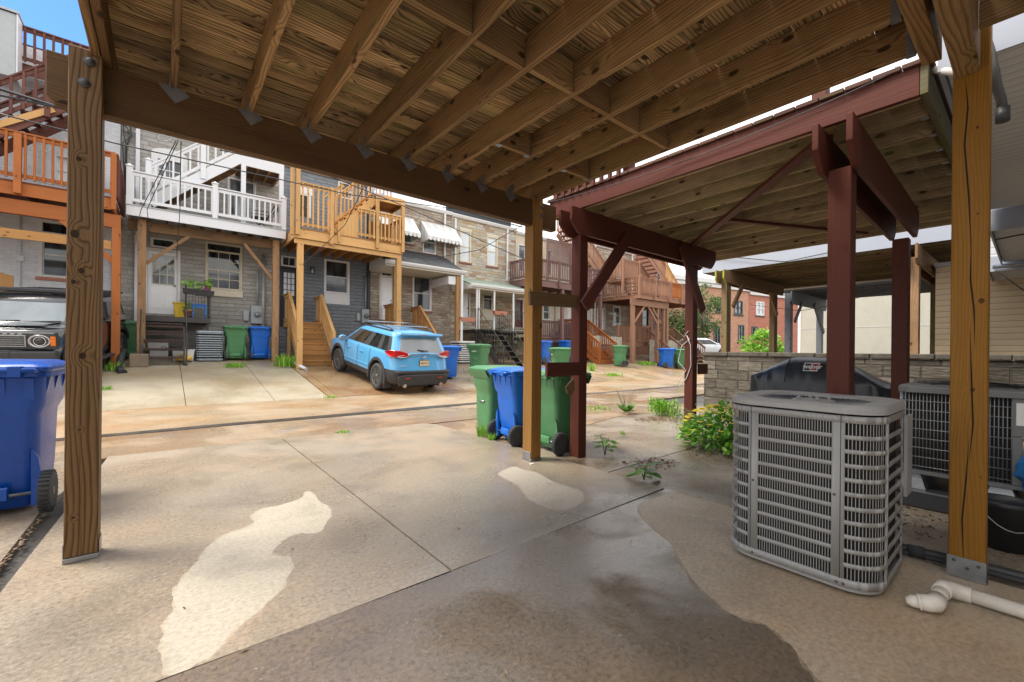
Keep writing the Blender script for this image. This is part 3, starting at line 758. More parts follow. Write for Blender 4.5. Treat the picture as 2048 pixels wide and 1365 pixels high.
def meter(root, x, z, y=F, s=1.0):
    b = MB().box(x - .15 * s, y - .14, z - .28 * s, x + .15 * s, y - .002, z + .28 * s).build('meter_box', M['meter'], root, .01)
    MB().lathe((x + .02, y - .14, z), [(.10, 0), (.10, .05), (.085, .10), (.03, .115)], 14, (0, -1, 0)).build('meter_dial', M['glass_mid'], b)
    MB().cyl((x - .25 * s, y - .06, z - .1), (x - .25 * s, y - .06, z - .11), .01).merge(MB().box(x - .34 * s, y - .1, z - .2 * s, x - .2 * s, y - .002, z + .1 * s)).build('junction_box', M['meter'], b, .006)
    MB().tube([(x + .02, y - .07, z + .28 * s), (x + .02, y - .07, z + 1.6)], .028, 8).build('conduit', M['meter'], b)
    return b

# --- white painted brick house
r = rct(77, 444, 165, 557); r2 = rct(108, 312, 146, 372)
h1 = house('rowhouse', 'white painted brick house behind the orange balcony and the black off-roader', -8.9, -1.06, 9.35, 'f_white', [r, r2])
win(h1, r, pane='glass', cols=1, rows=1, sill='terracotta', transom=.33, fw=.07); win(h1, r2, pane='glass_pale', rows=1)
downspout(h1, atY(124, 340, F).x - .35, 5.2, 7.9, m='vinyl')
x, z = atY(41, 518, F).x, atY(41, 518, F).z
MB().box(x - .07, F - .08, z - .07, x + .07, F - .002, z + .07).merge(MB().cyl((x, F - .03, z - 1.3), (x, F - .03, z + 1.6), .018, 8)).build('junction_box', M['vinyl'], h1)
x = atY(222, 640, F).x; meter(h1, x, atY(222, 620, F).z)
cj = MB()
random.seed(3)
for k in range(5):   # loose cables and insulators near the top corner
    a0 = atY(252, 285, F); cj.tube([(a0.x + random.uniform(-.1, .1), F - .06, a0.z + .5 + random.uniform(-.2, .2)), (a0.x + random.uniform(-.2, .2), F - .14, a0.z + .2), (a0.x + random.uniform(-.15, .15), F - .1, a0.z - random.uniform(0, .3)), (a0.x, F - .05, a0.z - 1.6)], .014, 6)
cj.build('service_cable', M['black'], h1)

# --- grey cast stone house with the white balcony
dr = rct(295, 503, 355, 628); tr = rct(301, 478, 352, 496); w1 = rct(411, 488, 484, 580); ar = rct(302, 312, 375, 372); dk = rct(455, 360, 512, 436)
h2 = house('rowhouse', 'grey stone faced house with the white balcony and white kitchen door', -1.04, 3.18, 8.25, 'f_grey', [dr, tr, w1, ar, dk])
lite = rct(304.5, 511, 349, 569)
door(h2, dr, lite=lite, label='white door with nine small panes')
win(h2, tr, pane='glass', rows=0, fw=.04); win(h2, w1, frame='cream', pane='glass', cols=3, rows=2, transom=.26, label='cream framed kitchen window with a transom')
rr = rct(411, 580, 484, 594); MB().box(rr[0] - .02, F - .06, rr[2], rr[1] + .02, F - .002, rr[3] - .01).build('sill', M['cream'], h2, .006)
win(h2, ar, pane='glass', cols=2, rows=1, fw=.16)
a, b, c, d = ar; n = 10
MB().prism([(a, F - .02, d + .002)] + [(a + (b - a) * (1 - math.cos(math.pi * t / n)) / 2, F - .02, d + .002 + .2 * math.sin(math.pi * t / n)) for t in range(1, n)] + [(b, F - .02, d + .002)], (0, .03, 0)).build('arch_head', M['white'], h2)
win(h2, dk, frame='white', pane='glass_mid', cols=2, rows=0, label='sliding glass door to the white balcony')
a, b, c, d = tr
MB().prism([(a - .1, F - .01, d + .01)] + [(a + (b - a) * t / 6, F - .01, d + .03 + .12 * math.sin(math.pi * t / 6)) for t in range(0, 7)] + [(b + .1, F - .01, d + .01)], (0, .02, 0)).build('arch_head', M['f_grey'], h2)
x = atY(526, 570, F).x; MB().cyl((x, F - .07, zg(F)), (x, F - .07, 4.5), .055, 10).build('vent_pipe', M['meter'], h2)
meter(h2, atY(512, 630, F).x, atY(512, 630, F).z, s=1.15)
downspout(h2, atY(276, 300, F).x, 1.0, 8.1, m='vinyl', r=.05); gutter(h2, -1.04, 3.18, 8.22, m='black')

# --- slate blue house with the cedar deck
dr = rct(564, 538, 592, 655); tr = rct(562, 513, 595, 534); w1 = rct(648, 521, 699, 588); d2 = rct(597, 392, 618, 434); w2 = rct(676, 366, 706, 398)
h3 = house('rowhouse', 'slate blue stone faced house with the new cedar deck', 3.2, 6.44, 8.1, 'f_slate', [dr, tr, w1, d2, w2])
door(h3, dr, mat='black', frame='black', lite=rct(567, 545, 590, 592), cols=3, rows=4, panels=False, label='black door with small panes', pane='glass_pale')
win(h3, tr, pane='glass', cols=2, rows=0); win(h3, w1, pane='glass', rows=1, fw=.07)
a, b, c, d = rct(648, 588, 699, 609); MB().box(a, F - .025, c, b, F - .002, d - .01).build('sill_panel', M['white'], h3, .004)
door(h3, d2, mat='black', frame='white', panels=True); win(h3, w2, pane='glass', rows=1)
a, b, c, d = rct(592, 371, 626, 391); MB().box(a, F - .03, c + .02, b, F - .002, d).build('door_head', M['white'], h3, .004)
downspout(h3, atY(736, 580, F).x, 2.35, 7.9, m='black', r=.06)
MB().tube([(atY(736, 580, F).x, F - .07, 2.4), (atY(737, 580, F).x + .05, F - .09, 2.2), (atY(742, 620, F).x, F - .11, 2.05), (atY(745, 630, F).x, F - .11, 1.5)], .06, 10).build('downspout_elbow', M['black'], h3)
meter(h3, atY(729, 633, F).x, atY(729, 633, F).z)
lx, lz = atY(623, 543, F).x, atY(623, 543, F).z
lm = MB().box(lx - .05, F - .05, lz + .02, lx + .05, F - .002, lz + .16); lm.box(lx - .07, F - .17, lz + .1, lx + .07, F - .05, lz + .13); lm.box(lx - .06, F - .16, lz - .12, lx + .06, F - .055, lz - .10)
for sx, sy in ((-.06, -.16), (.05, -.16), (-.06, -.065), (.05, -.065)): lm.box(lx + sx, F + sy, lz - .1, lx + sx + .01, F + sy + .01, lz + .1)
lp = lm.build('wall_lantern', M['black'], h3); MB().cyl((lx, F - .11, lz - .1), (lx, F - .11, lz + .08), .04, 8).build('lantern_glass', M['glass_pale'], lp)
gutter(h3, 3.2, 6.44, 8.0, m='white')

# --- tan cast stone house with two awnings and a shingled porch roof
w2 = rct(845.5, 462, 872, 508); w0 = rct(792, 440, 826, 486); dr = rct(762, 555, 786, 640); tr = rct(762, 544, 786, 553); w1 = rct(825, 552, 863, 622)
h4 = house('rowhouse', 'tan stone faced house with striped metal awnings and a black shingled porch roof', 6.46, 10.42, 7.62, 'f_tan', [w2, w0, dr, tr, w1])
win(h4, w2, pane='glass_mid', rows=1, sill='sillbrick'); win(h4, w0, pane='glass_mid', rows=1, sill='sillbrick'); win(h4, w1, pane='glass', rows=1, sill='sillbrick', fw=.07)
door(h4, dr); win(h4, tr, pane='glass', rows=0, fw=.03)
gutter(h4, 6.46, 10.42, 7.64); downspout(h4, atY(888, 470, F).x, 5.25, 7.5)
def awning(root, a, b, z1, z0, out):
    n = 9; aw = MB(); 
    for k in range(n):
        x0 = a + (b - a) * k / n; x1 = a + (b - a) * (k + 1) / n
        dz = .012 if k % 2 else 0
        aw.cur = k % 2
        aw.prism([(x0, F - .01, z1 + dz), (x0, F - out, z0 + dz), (x0, F - out, z0 - .02 + dz), (x0, F - .01, z1 - .02 + dz)], (x1 - x0, 0, 0))
        aw.prism([(x0, F - out - .01, z0 + .01), (x1, F - out - .01, z0 + .01), (x1 - .02, F - out - .01, z0 - .15), ((x0 + x1) / 2, F - out - .01, z0 - .19), (x0 + .02, F - out - .01, z0 - .15)], (0, .012, 0))
    for x in (a, b - .015):
        for k in range(6):
            y0, y1 = F - out + out * k / 6, F - out + out * (k + 1) / 6; 
            za = lambda y: z0 + (z1 - z0) * (y - F + out) / out
            aw.cur = k % 2
            aw.prism([(x, y0, z0 - .15 - (.04 if k % 2 else 0)), (x, y1 - .005, z0 - .15 - (.04 if k % 2 else 0)), (x, y1 - .005, za(y1) - .01), (x, y0, za(y0) - .01)], (.015, 0, 0))
    return aw.build('awning', [M['white'], m_plain('awning_grey_stripe', (.58, .58, .56), .4)], root)
r = rct(838, 424, 902, 468, F - .5)
awning(h4, atY(842, 440, F).x, atY(842, 440, F).x + 1.72, 6.95, 6.15, .75); awning(h4, atY(842, 440, F).x - 2.05, atY(842, 440, F).x - .38, 6.95, 6.15, .75)
def porch_roof(root, x0, x1, yf, zf, zw, mat, trim='white', soffit='cream'):
    rf = MB().prism([(x0, F - .003, zw), (x0, yf, zf), (x0, yf, zf - .05), (x0, F - .003, zw - .05)], (x1 - x0, 0, 0)).build('porch_roof', M[mat], root)
    g_ = MB().prism([(x0 - .06, yf - .002, zf - .0), (x0 - .06, yf - .12, zf - .0), (x0 - .06, yf - .12, zf - .05), (x0 - .06, yf - .07, zf - .13), (x0 - .06, yf - .002, zf - .15)], (x1 - x0 + .12, 0, 0)).build('porch_gutter', M[trim], rf)
    MB().box(x0 + .01, yf, zf - .20, x1 - .01, F - .01, zf - .16).build('porch_ceiling', M[soffit], rf)
    for x in (x0, x1 - .03): MB().prism([(x, F - .004, zw - .06), (x, yf + .01, zf - .06), (x, yf + .01, zf - .19), (x, F - .004, zf - .19)], (.03, 0, 0)).build('porch_gable', M[trim], rf)
    return rf
yf = 15.6
pl, pr_ = atY(786, 518, yf), atY(929, 546, yf)
porch_roof(h4, 6.5, pr_.x, yf, (pl.z + pr_.z) / 2, atY(835, 516, F).z + .25, 'shingle')
px = atY(915, 600, yf + .1).x; M['cedar_p'] = m_wood('brown_porch_post', (.40, .22, .09), (.25, .12, .04), .4, 40, .3, .6, .05)
MB().box(px - .08, yf + .05, zg(yf) - .1, px + .08, yf + .2, pr_.z - .16, 2).build('porch_post', M['cedar_p'], h4, .005)
MB().box(px + .10, yf - .04, zg(yf), px + .20, yf + .04, pr_.z - .1).build('downspout', M['white'], h4, .01)
MB().box(px - .45, yf + .1, pr_.z - .55, px - .1, F - .02, pr_.z - .2).build('porch_beam_box', M['white'], h4, .005)
px = atY(790, 600, yf + .1).x; MB().box(px - .07, yf + .05, zg(yf) - .1, px + .07, yf + .19, pr_.z - .16, 2).build('porch_post', M['cedar_p'], h4, .005)

# --- many coloured cast stone house with the iron porch
w1 = rct(920, 462, 942, 525); w2 = rct(974, 474, 995, 533); dr = rct(922, 583, 938, 645); w3 = rct(966, 576, 986, 621)
h5 = house('rowhouse', 'many coloured stone faced house with a pale green porch roof and iron steps', 10.44, 14.38, 7.62, 'f_multi', [w1, w2, dr, w3])
for w in (w1, w2): win(h5, w, frame='cream', pane='glass_pale', rows=1, sill='sillbrick', lintel='cream', fw=.06)
win(h5, w3, frame='cream', pane='glass', rows=1, fw=.05); door(h5, dr)
a, b, c, d = w3; MB().box(a - .05, F - .03, c - .5, b + .05, F - .002, c - .01).build('siding_panel', M['cream'], h5)
gutter(h5, 10.44, 14.38, 7.62); downspout(h5, atY(1013, 500, F).x, 4.8, 7.5); downspout(h5, 10.62, 5.0, 7.4)
yf = 15.7
pl, pr_ = atY(944, 566, yf), atY(1046, 582, yf)
porch_roof(h5, pl.x, 14.4, yf, (pl.z + pr_.z) / 2, (pl.z + pr_.z) / 2 + .55, 'seafoam' if 'seafoam' in M else 'meter')
fl = atY(1000, 661, yf).z
h5p = MB().box(10.7, yf, fl - .1, 14.3, F - .01, fl).build('porch_floor', M['iron'], h5, .01)
for x in (atY(959, 620, yf).x, atY(990, 620, yf).x, atY(1028, 620, yf).x, 10.8):
    MB().box(x - .035, yf + .03, fl, x + .035, yf + .1, pl.z - .16).build('porch_post', M['white'], h5, .004)
    MB().box(x - .04, yf + .03, zg(yf), x + .04, yf + .11, fl - .1).build('porch_leg', M['iron'], h5)
ir = MB(); x = 10.75
while x < 14.3:
    if not (atY(960, 650, yf).x < x < atY(990, 650, yf).x): ir.box(x - .008, yf + .05, fl + .06, x + .008, yf + .066, fl + .92)
    x += .12
for z in (.08, .9): ir.box(10.75, yf + .045, fl + z, atY(960, 650, yf).x, yf + .07, fl + z + .03); ir.box(atY(990, 650, yf).x, yf + .045, fl + z, 14.3, yf + .07, fl + z + .03)
ir.build('iron_railing', M['iron'], h5)
fx = MB(); x = 10.44
while x < 14.38: fx.box(x, F + .5, 7.69, x + .10, F + .53, 8.62); x += .115
fx.box(10.44, F + .53, 7.8, 14.38, F + .57, 7.9); fx.box(10.44, F + .53, 8.4, 14.38, F + .57, 8.5)
fx.build('roof_screen', M['black'], h5)

# --- cream and pale houses
dr = rct(1030, 600, 1045, 655); tr = rct(1030, 586, 1046, 597); w1 = rct(1036, 490, 1052, 545); w2 = rct(1086, 608, 1100, 640)
h6 = house('rowhouse', 'cream painted brick house behind the purple brown balcony', 14.4, 17.6, 7.5, 'f_cream', [dr, tr, w1, w2, rct(1092, 500, 1104, 552)])
win(h6, rct(1092, 500, 1104, 552), pane='glass', rows=1)
M['maroon'] = m_plain('maroon_door', (.13, .03, .025), .4, 0, .1)
door(h6, dr, mat='maroon', lite=rct(1033, 606, 1041, 640), cols=2, rows=4, panels=False); win(h6, tr, pane='glass', rows=0, fw=.03); win(h6, w1, pane='glass_mid', rows=1); win(h6, w2, pane='glass', rows=1)
gutter(h6, 14.4, 17.6, 7.5)
dr = rct(1135, 610, 1147, 672); w2 = rct(1155, 545, 1170, 590)
h7 = house('rowhouse', 'pale painted brick house between the cream house and the tan one, with the wooden steps', 17.62, 20.6, 7.5, 'f_pale', [dr, w2])
door(h7, dr); win(h7, w2, pane='glass_pale', rows=1); meter(h7, atY(1108, 670, F).x, atY(1108, 668, F).z); downspout(h7, 20.45, 1.0, 7.4)
# --- tan stone house and brick house under the brown decks
dr = rct(1196, 619, 1209, 660); tr = rct(1196, 611, 1209, 617); w1 = rct(1226, 613, 1241, 650); w2 = rct(1203, 530, 1217, 562); w3 = rct(1232, 537, 1244, 563)
h8 = house('rowhouse', 'buff stone faced house behind the brown two level deck and weathered fence', 20.62, 24.9, 7.9, 'f_tan', [dr, tr, w1, w2, w3])
door(h8, dr); win(h8, tr, pane='glass', rows=0, fw=.03); win(h8, w1, pane='glass_mid', rows=1, fw=.1, sill='white'); win(h8, w2, pane='glass_pale', rows=1); win(h8, w3, pane='glass_pale', rows=1)
downspout(h8, 20.75, 1.0, 7.8); downspout(h8, 24.6, 1.0, 7.8); gutter(h8, 20.62, 24.9, 7.9)
lx, lz = atY(1219, 628, F).x, atY(1219, 628, F).z
MB().box(lx - .05, F - .12, lz - .05, lx + .05, F - .002, lz + .12).merge(MB().lathe((lx, F - .14, lz - .1), [(.03, 0), (.1, .06), (.08, .16), (.02, .2)], 10)).build('porch_lamp', M['glass_pale'], h8)
w1 = rct(1284, 618, 1297, 653); dr = rct(1308, 618, 1320, 662); w2 = rct(1310, 545, 1320, 585)
h9 = house('rowhouse', 'orange red brick house at the far end of the row behind the brown stairs', 24.92, 29.2, 8.3, 'f_brick', [w1, dr, w2])
win(h9, w1, frame='black', pane='glass', rows=1, sill='terracotta'); door(h9, dr, mat='black', frame='black'); win(h9, w2, frame='black', pane='glass', rows=1)
def paint_wood(name, c, k=.72, vary=.12, rough=.6): return m_wood(name, c, tuple(x * k for x in c), .35, 40, .25, rough, vary, 0, .2, .15)
M['orange'] = paint_wood('orange_deck_stain', (.37, .120, .034))
M['oxblood'] = paint_wood('dark_red_brown_stain', (.145, .060, .045))
M['brown'] = paint_wood('brown_deck_stain', (.33, .175, .11))
M['purple'] = paint_wood('purple_brown_stain', (.19, .11, .10))
M['cedar'] = paint_wood('new_cedar', (.60, .345, .135), .78, .15)
M['cedar2'] = paint_wood('wet_cedar', (.42, .215, .075), .65, .2)
M['oldbeam'] = m_wood('old_brown_beam', (.25, .145, .075), (.10, .055, .025), .5, 40, .4, .75, .2, .1, .5)
M['oldpost'] = m_wood('worn_brown_post', (.34, .20, .105), (.14, .075, .04), .6, 40, .4, .75, .2, .05, .4)
M['rusty'] = m_plain('rusty_black_steel', (.060, .036, .028), .7, .2, .4, 12)
M['fence'] = m_wood('weathered_fence_boards', (.50, .47, .40), (.34, .31, .25), .4, 40, .2, .85, .12, .15, .2)

def railing(root, p, q, h, mat, sp=.12, bw=.036, low=.09, cap=True, name='railing', face=True):
    """rails and balusters between two points of the floor line (may slope)"""
    p, q = V(p), V(q); d = q - p; L = V((d.x, d.y, 0)).length; u = V((d.x, d.y, 0)).normalized(); mb = MB()
    up = V((0, 0, 1))
    if cap: mb.bar(p + up * h, q + up * h, .10, .035)
    mb.bar(p + up * (h - .075), q + up * (h - .075), .035, .085)
    mb.bar(p + up * (low + .04), q + up * (low + .04), .035, .085)
    n = max(2, int(L / sp)); nrm = V((u.y, -u.x, 0)); off = nrm * (.037 if face else 0)
    for i in range(n):
        f = (i + .5) / n; c = p + d * f + off
        z0 = c.z + (low - .05 if face else low); z1 = c.z + h - (.03 if face else .06)
        mb.obox((c.x, c.y, (z0 + z1) / 2), (u, V((-u.y, u.x, 0)), up), (bw, bw, z1 - z0), 2)
    return mb.build(name, M[mat], root)
def stairs(root, p, q, wv, n, mat, tmat=None, open_=True):
    """p = foot, q = head (left edge), wv = width vector"""
    p, q, wv = V(p), V(q), V(wv); d = q - p; run = V((d.x, d.y, 0)) / n; rise = d.z / n; u = run.normalized()
    for o in (V((0, 0, 0)), wv):
        s = MB().bar(p + o + V((0, 0, -.03)) + u * .12, q + o + V((0, 0, -.16)), .04, .26); s.build('stringer', M[mat], root)
    for k in range(n):
        c = p + run * (k + .5) + V((0, 0, rise * (k + 1) - .02)) + wv / 2
        t = MB().obox(c, (wv.normalized(), u, V((0, 0, 1))), (wv.length - .045, run.length + .02, .04), 0)
        if not open_: t.obox(c - u * (run.length / 2 - .02) - V((0, 0, rise / 2)), (wv.normalized(), u, V((0, 0, 1))), (wv.length - .05, .02, rise - .045), 0)
        t.build('tread', M[tmat or mat], root)
def newel(root, x, y, z0, z1, mat, w=.10, cap=False, name='post'):
    mb = MB().box(x - w / 2, y - w / 2, z0, x + w / 2, y + w / 2, z1, 2)
    if cap: mb.box(x - w / 2 - .02, y - w / 2 - .02, z1, x + w / 2 + .02, y + w / 2 + .02, z1 + .03); mb.lathe((x, y, z1 + .03), [(w * .6, 0), (w * .4, .03), (.01, .06)], 4)
    return mb.build(name, M[mat], root, .004)
def platform(root, x0, x1, yf, y1, z, fh, fmat, dmat, jmat, joists=6, ft=.04):
    MB().box(x0, yf, z - fh, x1, yf + ft, z, 0).build('fascia', M[fmat], root, .004)
    MB().box(x0, yf + ft + .001, z - fh, x0 + ft, y1, z, 1).build('fascia', M[fmat], root, .004); MB().box(x1 - ft, yf + ft + .001, z - fh, x1, y1, z, 1).build('fascia', M[fmat], root, .004)
    b = MB(); y = yf - .02
    while y < y1 - .1: b.box(x0 - .01, y, z + .001, x1 + .01, y + .135, z + .03, 0); y += .142
    b.build('decking', M[dmat], root)
    for k in range(joists):
        x = x0 + (x1 - x0) * (k + 1) / (joists + 1); MB().box(x - .02, yf + ft + .002, z - fh + .02, x + .02, y1 - .01, z - .002, 1).build('joist', M[jmat], root)

# --- orange stained balcony over the off-roader
t = thing('balcony', 'orange stained timber balcony on the white brick house with dark red stairs above it', 'balcony', (-4.9, 16, zg(16)))
platform(t, -8.8, -1.02, 15.0, F - .01, 5.0, .3, 'orange', 'oxblood', 'oxblood', 9)
railing(t, (-8.8, 14.98, 5.03), (-1.0, 14.98, 5.03), 1.12, 'orange', .145, .045)
railing(t, (-1.0, 15.0, 5.03), (-1.0, F - .05, 5.03), 1.12, 'oxblood', .145, .045)
for x in (-8.7, -6.4, -4.3, -2.66): newel(t, x, 14.93, 4.72, 6.1, 'orange', .12, name='rail_post')
newel(t, -1.03, 14.95, 4.7, 6.14, 'orange', .10, name='rail_post')
for x in (-8.6, -4.9, -.98): newel(t, x, 15.16, zg(15.2) - .1, 4.28, 'orange', .17)
MB().box(-8.8, 15.1, 4.28, -.90, 15.22, 4.62, 0).build('beam', M['orange'], t, .004)
MB().box(-8.7, 15.10, 3.70, -1.07, 15.15, 3.92, 0).build('cross_board', M['cedar2'], t, .004)
for sx in (1, -1):
    x = -.98 if sx < 0 else -4.9
    MB().bar((x + sx * .06, 15.14, 3.4), (x + sx * 1.0, 15.14, 4.3), .05, .13, (-sx, 0, 1)).build('brace', M['orange'], t, .003)
# flight of stairs from the balcony to the roof terrace
stairs(t, (-4.6, 15.7, 5.05), (-1.75, 15.7, 7.75), (0, .95, 0), 14, 'oxblood', 'oxblood')
railing(t, (-4.4, 15.66, 5.25), (-1.8, 15.66, 7.75), 1.0, 'oxblood', .2, .05, .12); railing(t, (-4.4, 16.68, 5.25), (-1.8, 16.68, 7.75), 1.0, 'oxblood', .2, .05, .12)
MB().bar((-4.2, 15.64, 5.6), (-2.2, 15.64, 7.15), .03, .14, (-.6, 0, 1)).build('repair_board', M['cedar'], t)
newel(t, -1.72, 15.64, 5.0, 8.6, 'oxblood', .11, name='stair_post'); newel(t, -1.72, 16.7, 5.0, 8.6, 'oxblood', .11, name='stair_post')
for k in range(1, 3): newel(t, -4.5 + k * 1.1, 15.62, 5.1 + k * .9, 6.4 + k * 1.05, 'oxblood', .10, name='stair_post')
t = thing('roof_terrace', 'dark brown roof terrace with a slatted railing high above the white brick house', 'roof terrace', (-4, 18, 8.4))
platform(t, -8.6, -1.08, 16.78, F - .02, 8.55, .24, 'oxblood', 'oxblood', 'oxblood', 6)
railing(t, (-8.6, 16.76, 8.58), (-1.08, 16.76, 8.58), .95, 'oxblood', .17, .05); railing(t, (-1.08, 16.8, 8.58), (-1.08, F - .05, 8.58), .95, 'oxblood', .17, .05)
newel(t, -1.1, 16.75, 8.3, 9.6, 'oxblood', .1)
p = atY(8, 100, 16.4)
b = thing('metal_chimney', 'grey sheet metal chimney box at the upper left edge beside the roof terrace', 'chimney', (p.x, 16.5, 8.0))
MB().box(p.x - .55, 16.3, 7.95, p.x + .22, 16.7, 9.55).build('flue_box', M['meter'], b, .01); MB().box(p.x + .222, 16.28, 7.9, p.x + .25, 16.72, 9.6).build('corner_trim', M['vinyl'], b)
MB().box(p.x - .6, 16.25, 9.56, p.x + .27, 16.75, 9.62).build('cap', M['galv'], b)

# --- white vinyl balcony
t = thing('balcony', 'white vinyl railed balcony with white stairs on brown posts over the kitchen door', 'balcony', (1.1, 16.3, zg(16)))
platform(t, -.82, 3.06, 15.5, F - .01, 5.03, .27, 'vinyl', 'meter', 'oldbeam', 8)
railing(t, (-.76, 15.56, 5.06), (1.15, 15.56, 5.06), .92, 'vinyl', .15, .04, .10, face=False); railing(t, (1.15, 15.56, 5.06), (3.0, 15.56, 5.06), .92, 'vinyl', .15, .04, .10, face=False)
railing(t, (3.0, 15.6, 5.06), (3.0, F - .1, 5.06), .92, 'vinyl', .15, .04, .10, face=False); railing(t, (-.76, 15.6, 5.06), (-.76, F - .1, 5.06), .92, 'vinyl', .15, .04, .10, face=False)
for x in (-.76, 1.15, 3.0): newel(t, x, 15.56, 5.04, 6.08, 'vinyl', .13, True, 'rail_post')
MB().box(-.80, 15.93, 4.47, 3.0, 16.02, 4.755, 0).build('beam', M['oldbeam'], t, .005)
for x in (-.5, 2.83): newel(t, x, 15.84, zg(15.84) - .1, 4.74, 'oldpost', .18)
MB().bar((-.42, 15.9, 3.55), (.55, 15.9, 4.48), .05, .09, (-1, 0, 1)).build('brace', M['oldpost'], t); MB().bar((2.76, 15.9, 3.45), (1.95, 15.9, 4.5), .05, .09, (1, 0, 1)).build('brace', M['oldpost'], t)
ys = 16.0
MB().bar((-.35, ys, 5.30), (1.86, ys, 7.26), .05, .30, (-.9, 0, 1)).build('stringer', M['vinyl'], t); MB().bar((-.35, ys + .85, 5.30), (1.86, ys + .85, 7.26), .05, .30, (-.9, 0, 1)).build('stringer', M['oldbeam'], t)
for k in range(11):
    f = (k + .5) / 11; MB().box(-.42 + 2.2 * f, ys + .03, 5.26 + 1.98 * f, -.14 + 2.2 * f, ys + .82, 5.30 + 1.98 * f, 1).build('tread', M['oldbeam'], t)
MB().box(1.84, ys - .02, 7.02, 3.08, ys + .02, 7.36, 0).build('fascia', M['vinyl'], t); MB().box(1.84, ys + .021, 7.10, 3.08, F - .01, 7.14).build('landing', M['oldbeam'], t)
for k in range(4): MB().box(2.0 + k * .32, ys + .03, 6.98, 2.04 + k * .32, F - .01, 7.095, 1).build('joist', M['oldpost'], t)
railing(t, (-.32, ys, 5.45), (.86, ys, 6.50), .95, 'vinyl', .17, .045, .16, face=False); railing(t, (.9, ys, 6.52), (1.86, ys, 7.36), .95, 'vinyl', .17, .045, .16, face=False); railing(t, (1.9, ys, 7.36), (3.05, ys, 7.36), .9, 'vinyl', .15, .045, .1, face=False)
for x, z0, z1 in ((-.38, 5.05, 6.5), (.88, 6.3, 7.62), (1.92, 5.05, 7.03), (3.0, 5.05, 7.03)): newel(t, x, ys, z0, z1, 'vinyl', .13, z1 not in (7.03,), 'stair_post')
c = thing('patio_chair', 'black folding chair on the white balcony under the stair landing', 'chair', (2.45, 16.3, 5.06))
MB().box(2.2, 16.1, 5.48, 2.66, 16.55, 5.51).build('seat', M['black'], c, .01); MB().bar((2.64, 16.33, 5.5), (2.86, 16.33, 6.0), .42, .02, (1, 0, -.4)).build('backrest', M['black'], c, .005)
for y in (16.12, 16.53):
    MB().tube([(2.2, y, 5.06), (2.62, y, 5.5), (2.9, y, 6.05)], .014, 6).build('leg', M['iron'], c); MB().tube([(2.75, y, 5.06), (2.24, y, 5.5), (2.2, y, 5.68), (2.66, y, 5.70)], .014, 6).build('leg', M['iron'], c)

# --- cedar deck
t = thing('balcony', 'new golden cedar balcony with stairs and a landing on the slate blue house', 'balcony', (4.9, 16, zg(15)))
platform(t, 3.12, 6.72, 14.6, F - .01, 4.95, .29, 'cedar', 'cedar2', 'cedar2', 8)
MB().box(3.14, 14.66, 4.50, 6.70, 14.74, 4.655, 0).build('beam', M['cedar'], t, .004)
newel(t, 3.31, 14.69, zg(14.7) - .1, 4.5, 'cedar', .17); newel(t, 6.6, 14.69, zg(14.7) - .1, 4.5, 'cedar', .17)
newel(t, 3.06, 14.62, 4.72, 6.86, 'cedar', .10, name='rail_post'); newel(t, 3.20, 14.56, 4.74, 6.95, 'cedar', .12, name='rail_post'); newel(t, 4.22, 14.56, 4.6, 6.45, 'cedar', .11, name='rail_post')
railing(t, (3.26, 14.57, 4.98), (4.18, 14.57, 4.98), 1.42, 'cedar', .14, .045)
yS = 14.66
stairs(t, (4.25, yS, 5.05), (5.72, yS, 6.62), (0, .95, 0), 8, 'cedar', 'cedar2', False)
railing(t, (4.35, yS + .98, 5.2), (5.7, yS + .98, 6.6), 1.05, 'cedar', .13, .045, .1); railing(t, (4.28, yS + .02, 5.25), (4.62, yS + .02, 5.6), 1.15, 'cedar', .13, .045, .1)
MB().box(4.25, yS - .02, 6.40, 4.27, yS + 1, 6.44).build('cap_board', M['cedar'], t)
MB().box(5.72, 14.6, 6.42, 6.78, 14.64, 6.66, 0).build('fascia', M['cedar'], t, .003); MB().box(5.72, 14.641, 6.55, 6.78, 15.7, 6.6, 0).build('landing', M['cedar2'], t); MB().box(6.74, 14.641, 6.42, 6.78, 15.7, 6.545, 1).build('fascia', M['cedar2'], t); MB().box(5.72, 15.66, 6.42, 6.739, 15.7, 6.545, 0).build('fascia', M['cedar2'], t)
railing(t, (5.75, yS + .98, 6.62), (6.75, yS + .98, 6.62), 1.0, 'cedar', .14, .045)
for x in (5.75, 6.7): newel(t, x, 14.57, 4.72, 6.42, 'cedar', .11, name='landing_post')
newel(t, 6.72, 15.64, 4.98, 6.42, 'cedar', .1, name='landing_post')
for a, b in ((5.1, 5.69), (5.81, 6.65)): railing(t, (a, 14.57, 4.98), (b, 14.57, 4.98), 1.0, 'cedar', .13, .04)
pb = MB()
for k in range(5):
    x = 4.5 + k * .125; z1 = 4.98 + (x - 4.2) * 1.05
    pb.prism([(x, 14.63, 4.97), (x + .12, 14.63, 4.97), (x + .12, 14.63, z1 + .10), (x, 14.63, z1)], (0, .02, 0))
pb.build('stair_panel', M['cedar'], t); newel(t, 4.46, 14.58, 4.72, 5.4, 'cedar', .08, name='rail_post')
pb = MB()
for k in range(6): pb.box(5.83 + k * .14, 15.62, 4.98, 5.965 + k * .14, 15.64, 5.95, 2)
pb.build('screen_panel', M['cedar2'], t)
railing(t, (6.70, 14.6, 4.98), (6.70, F - .1, 4.98), 1.0, 'cedar', .13, .04)
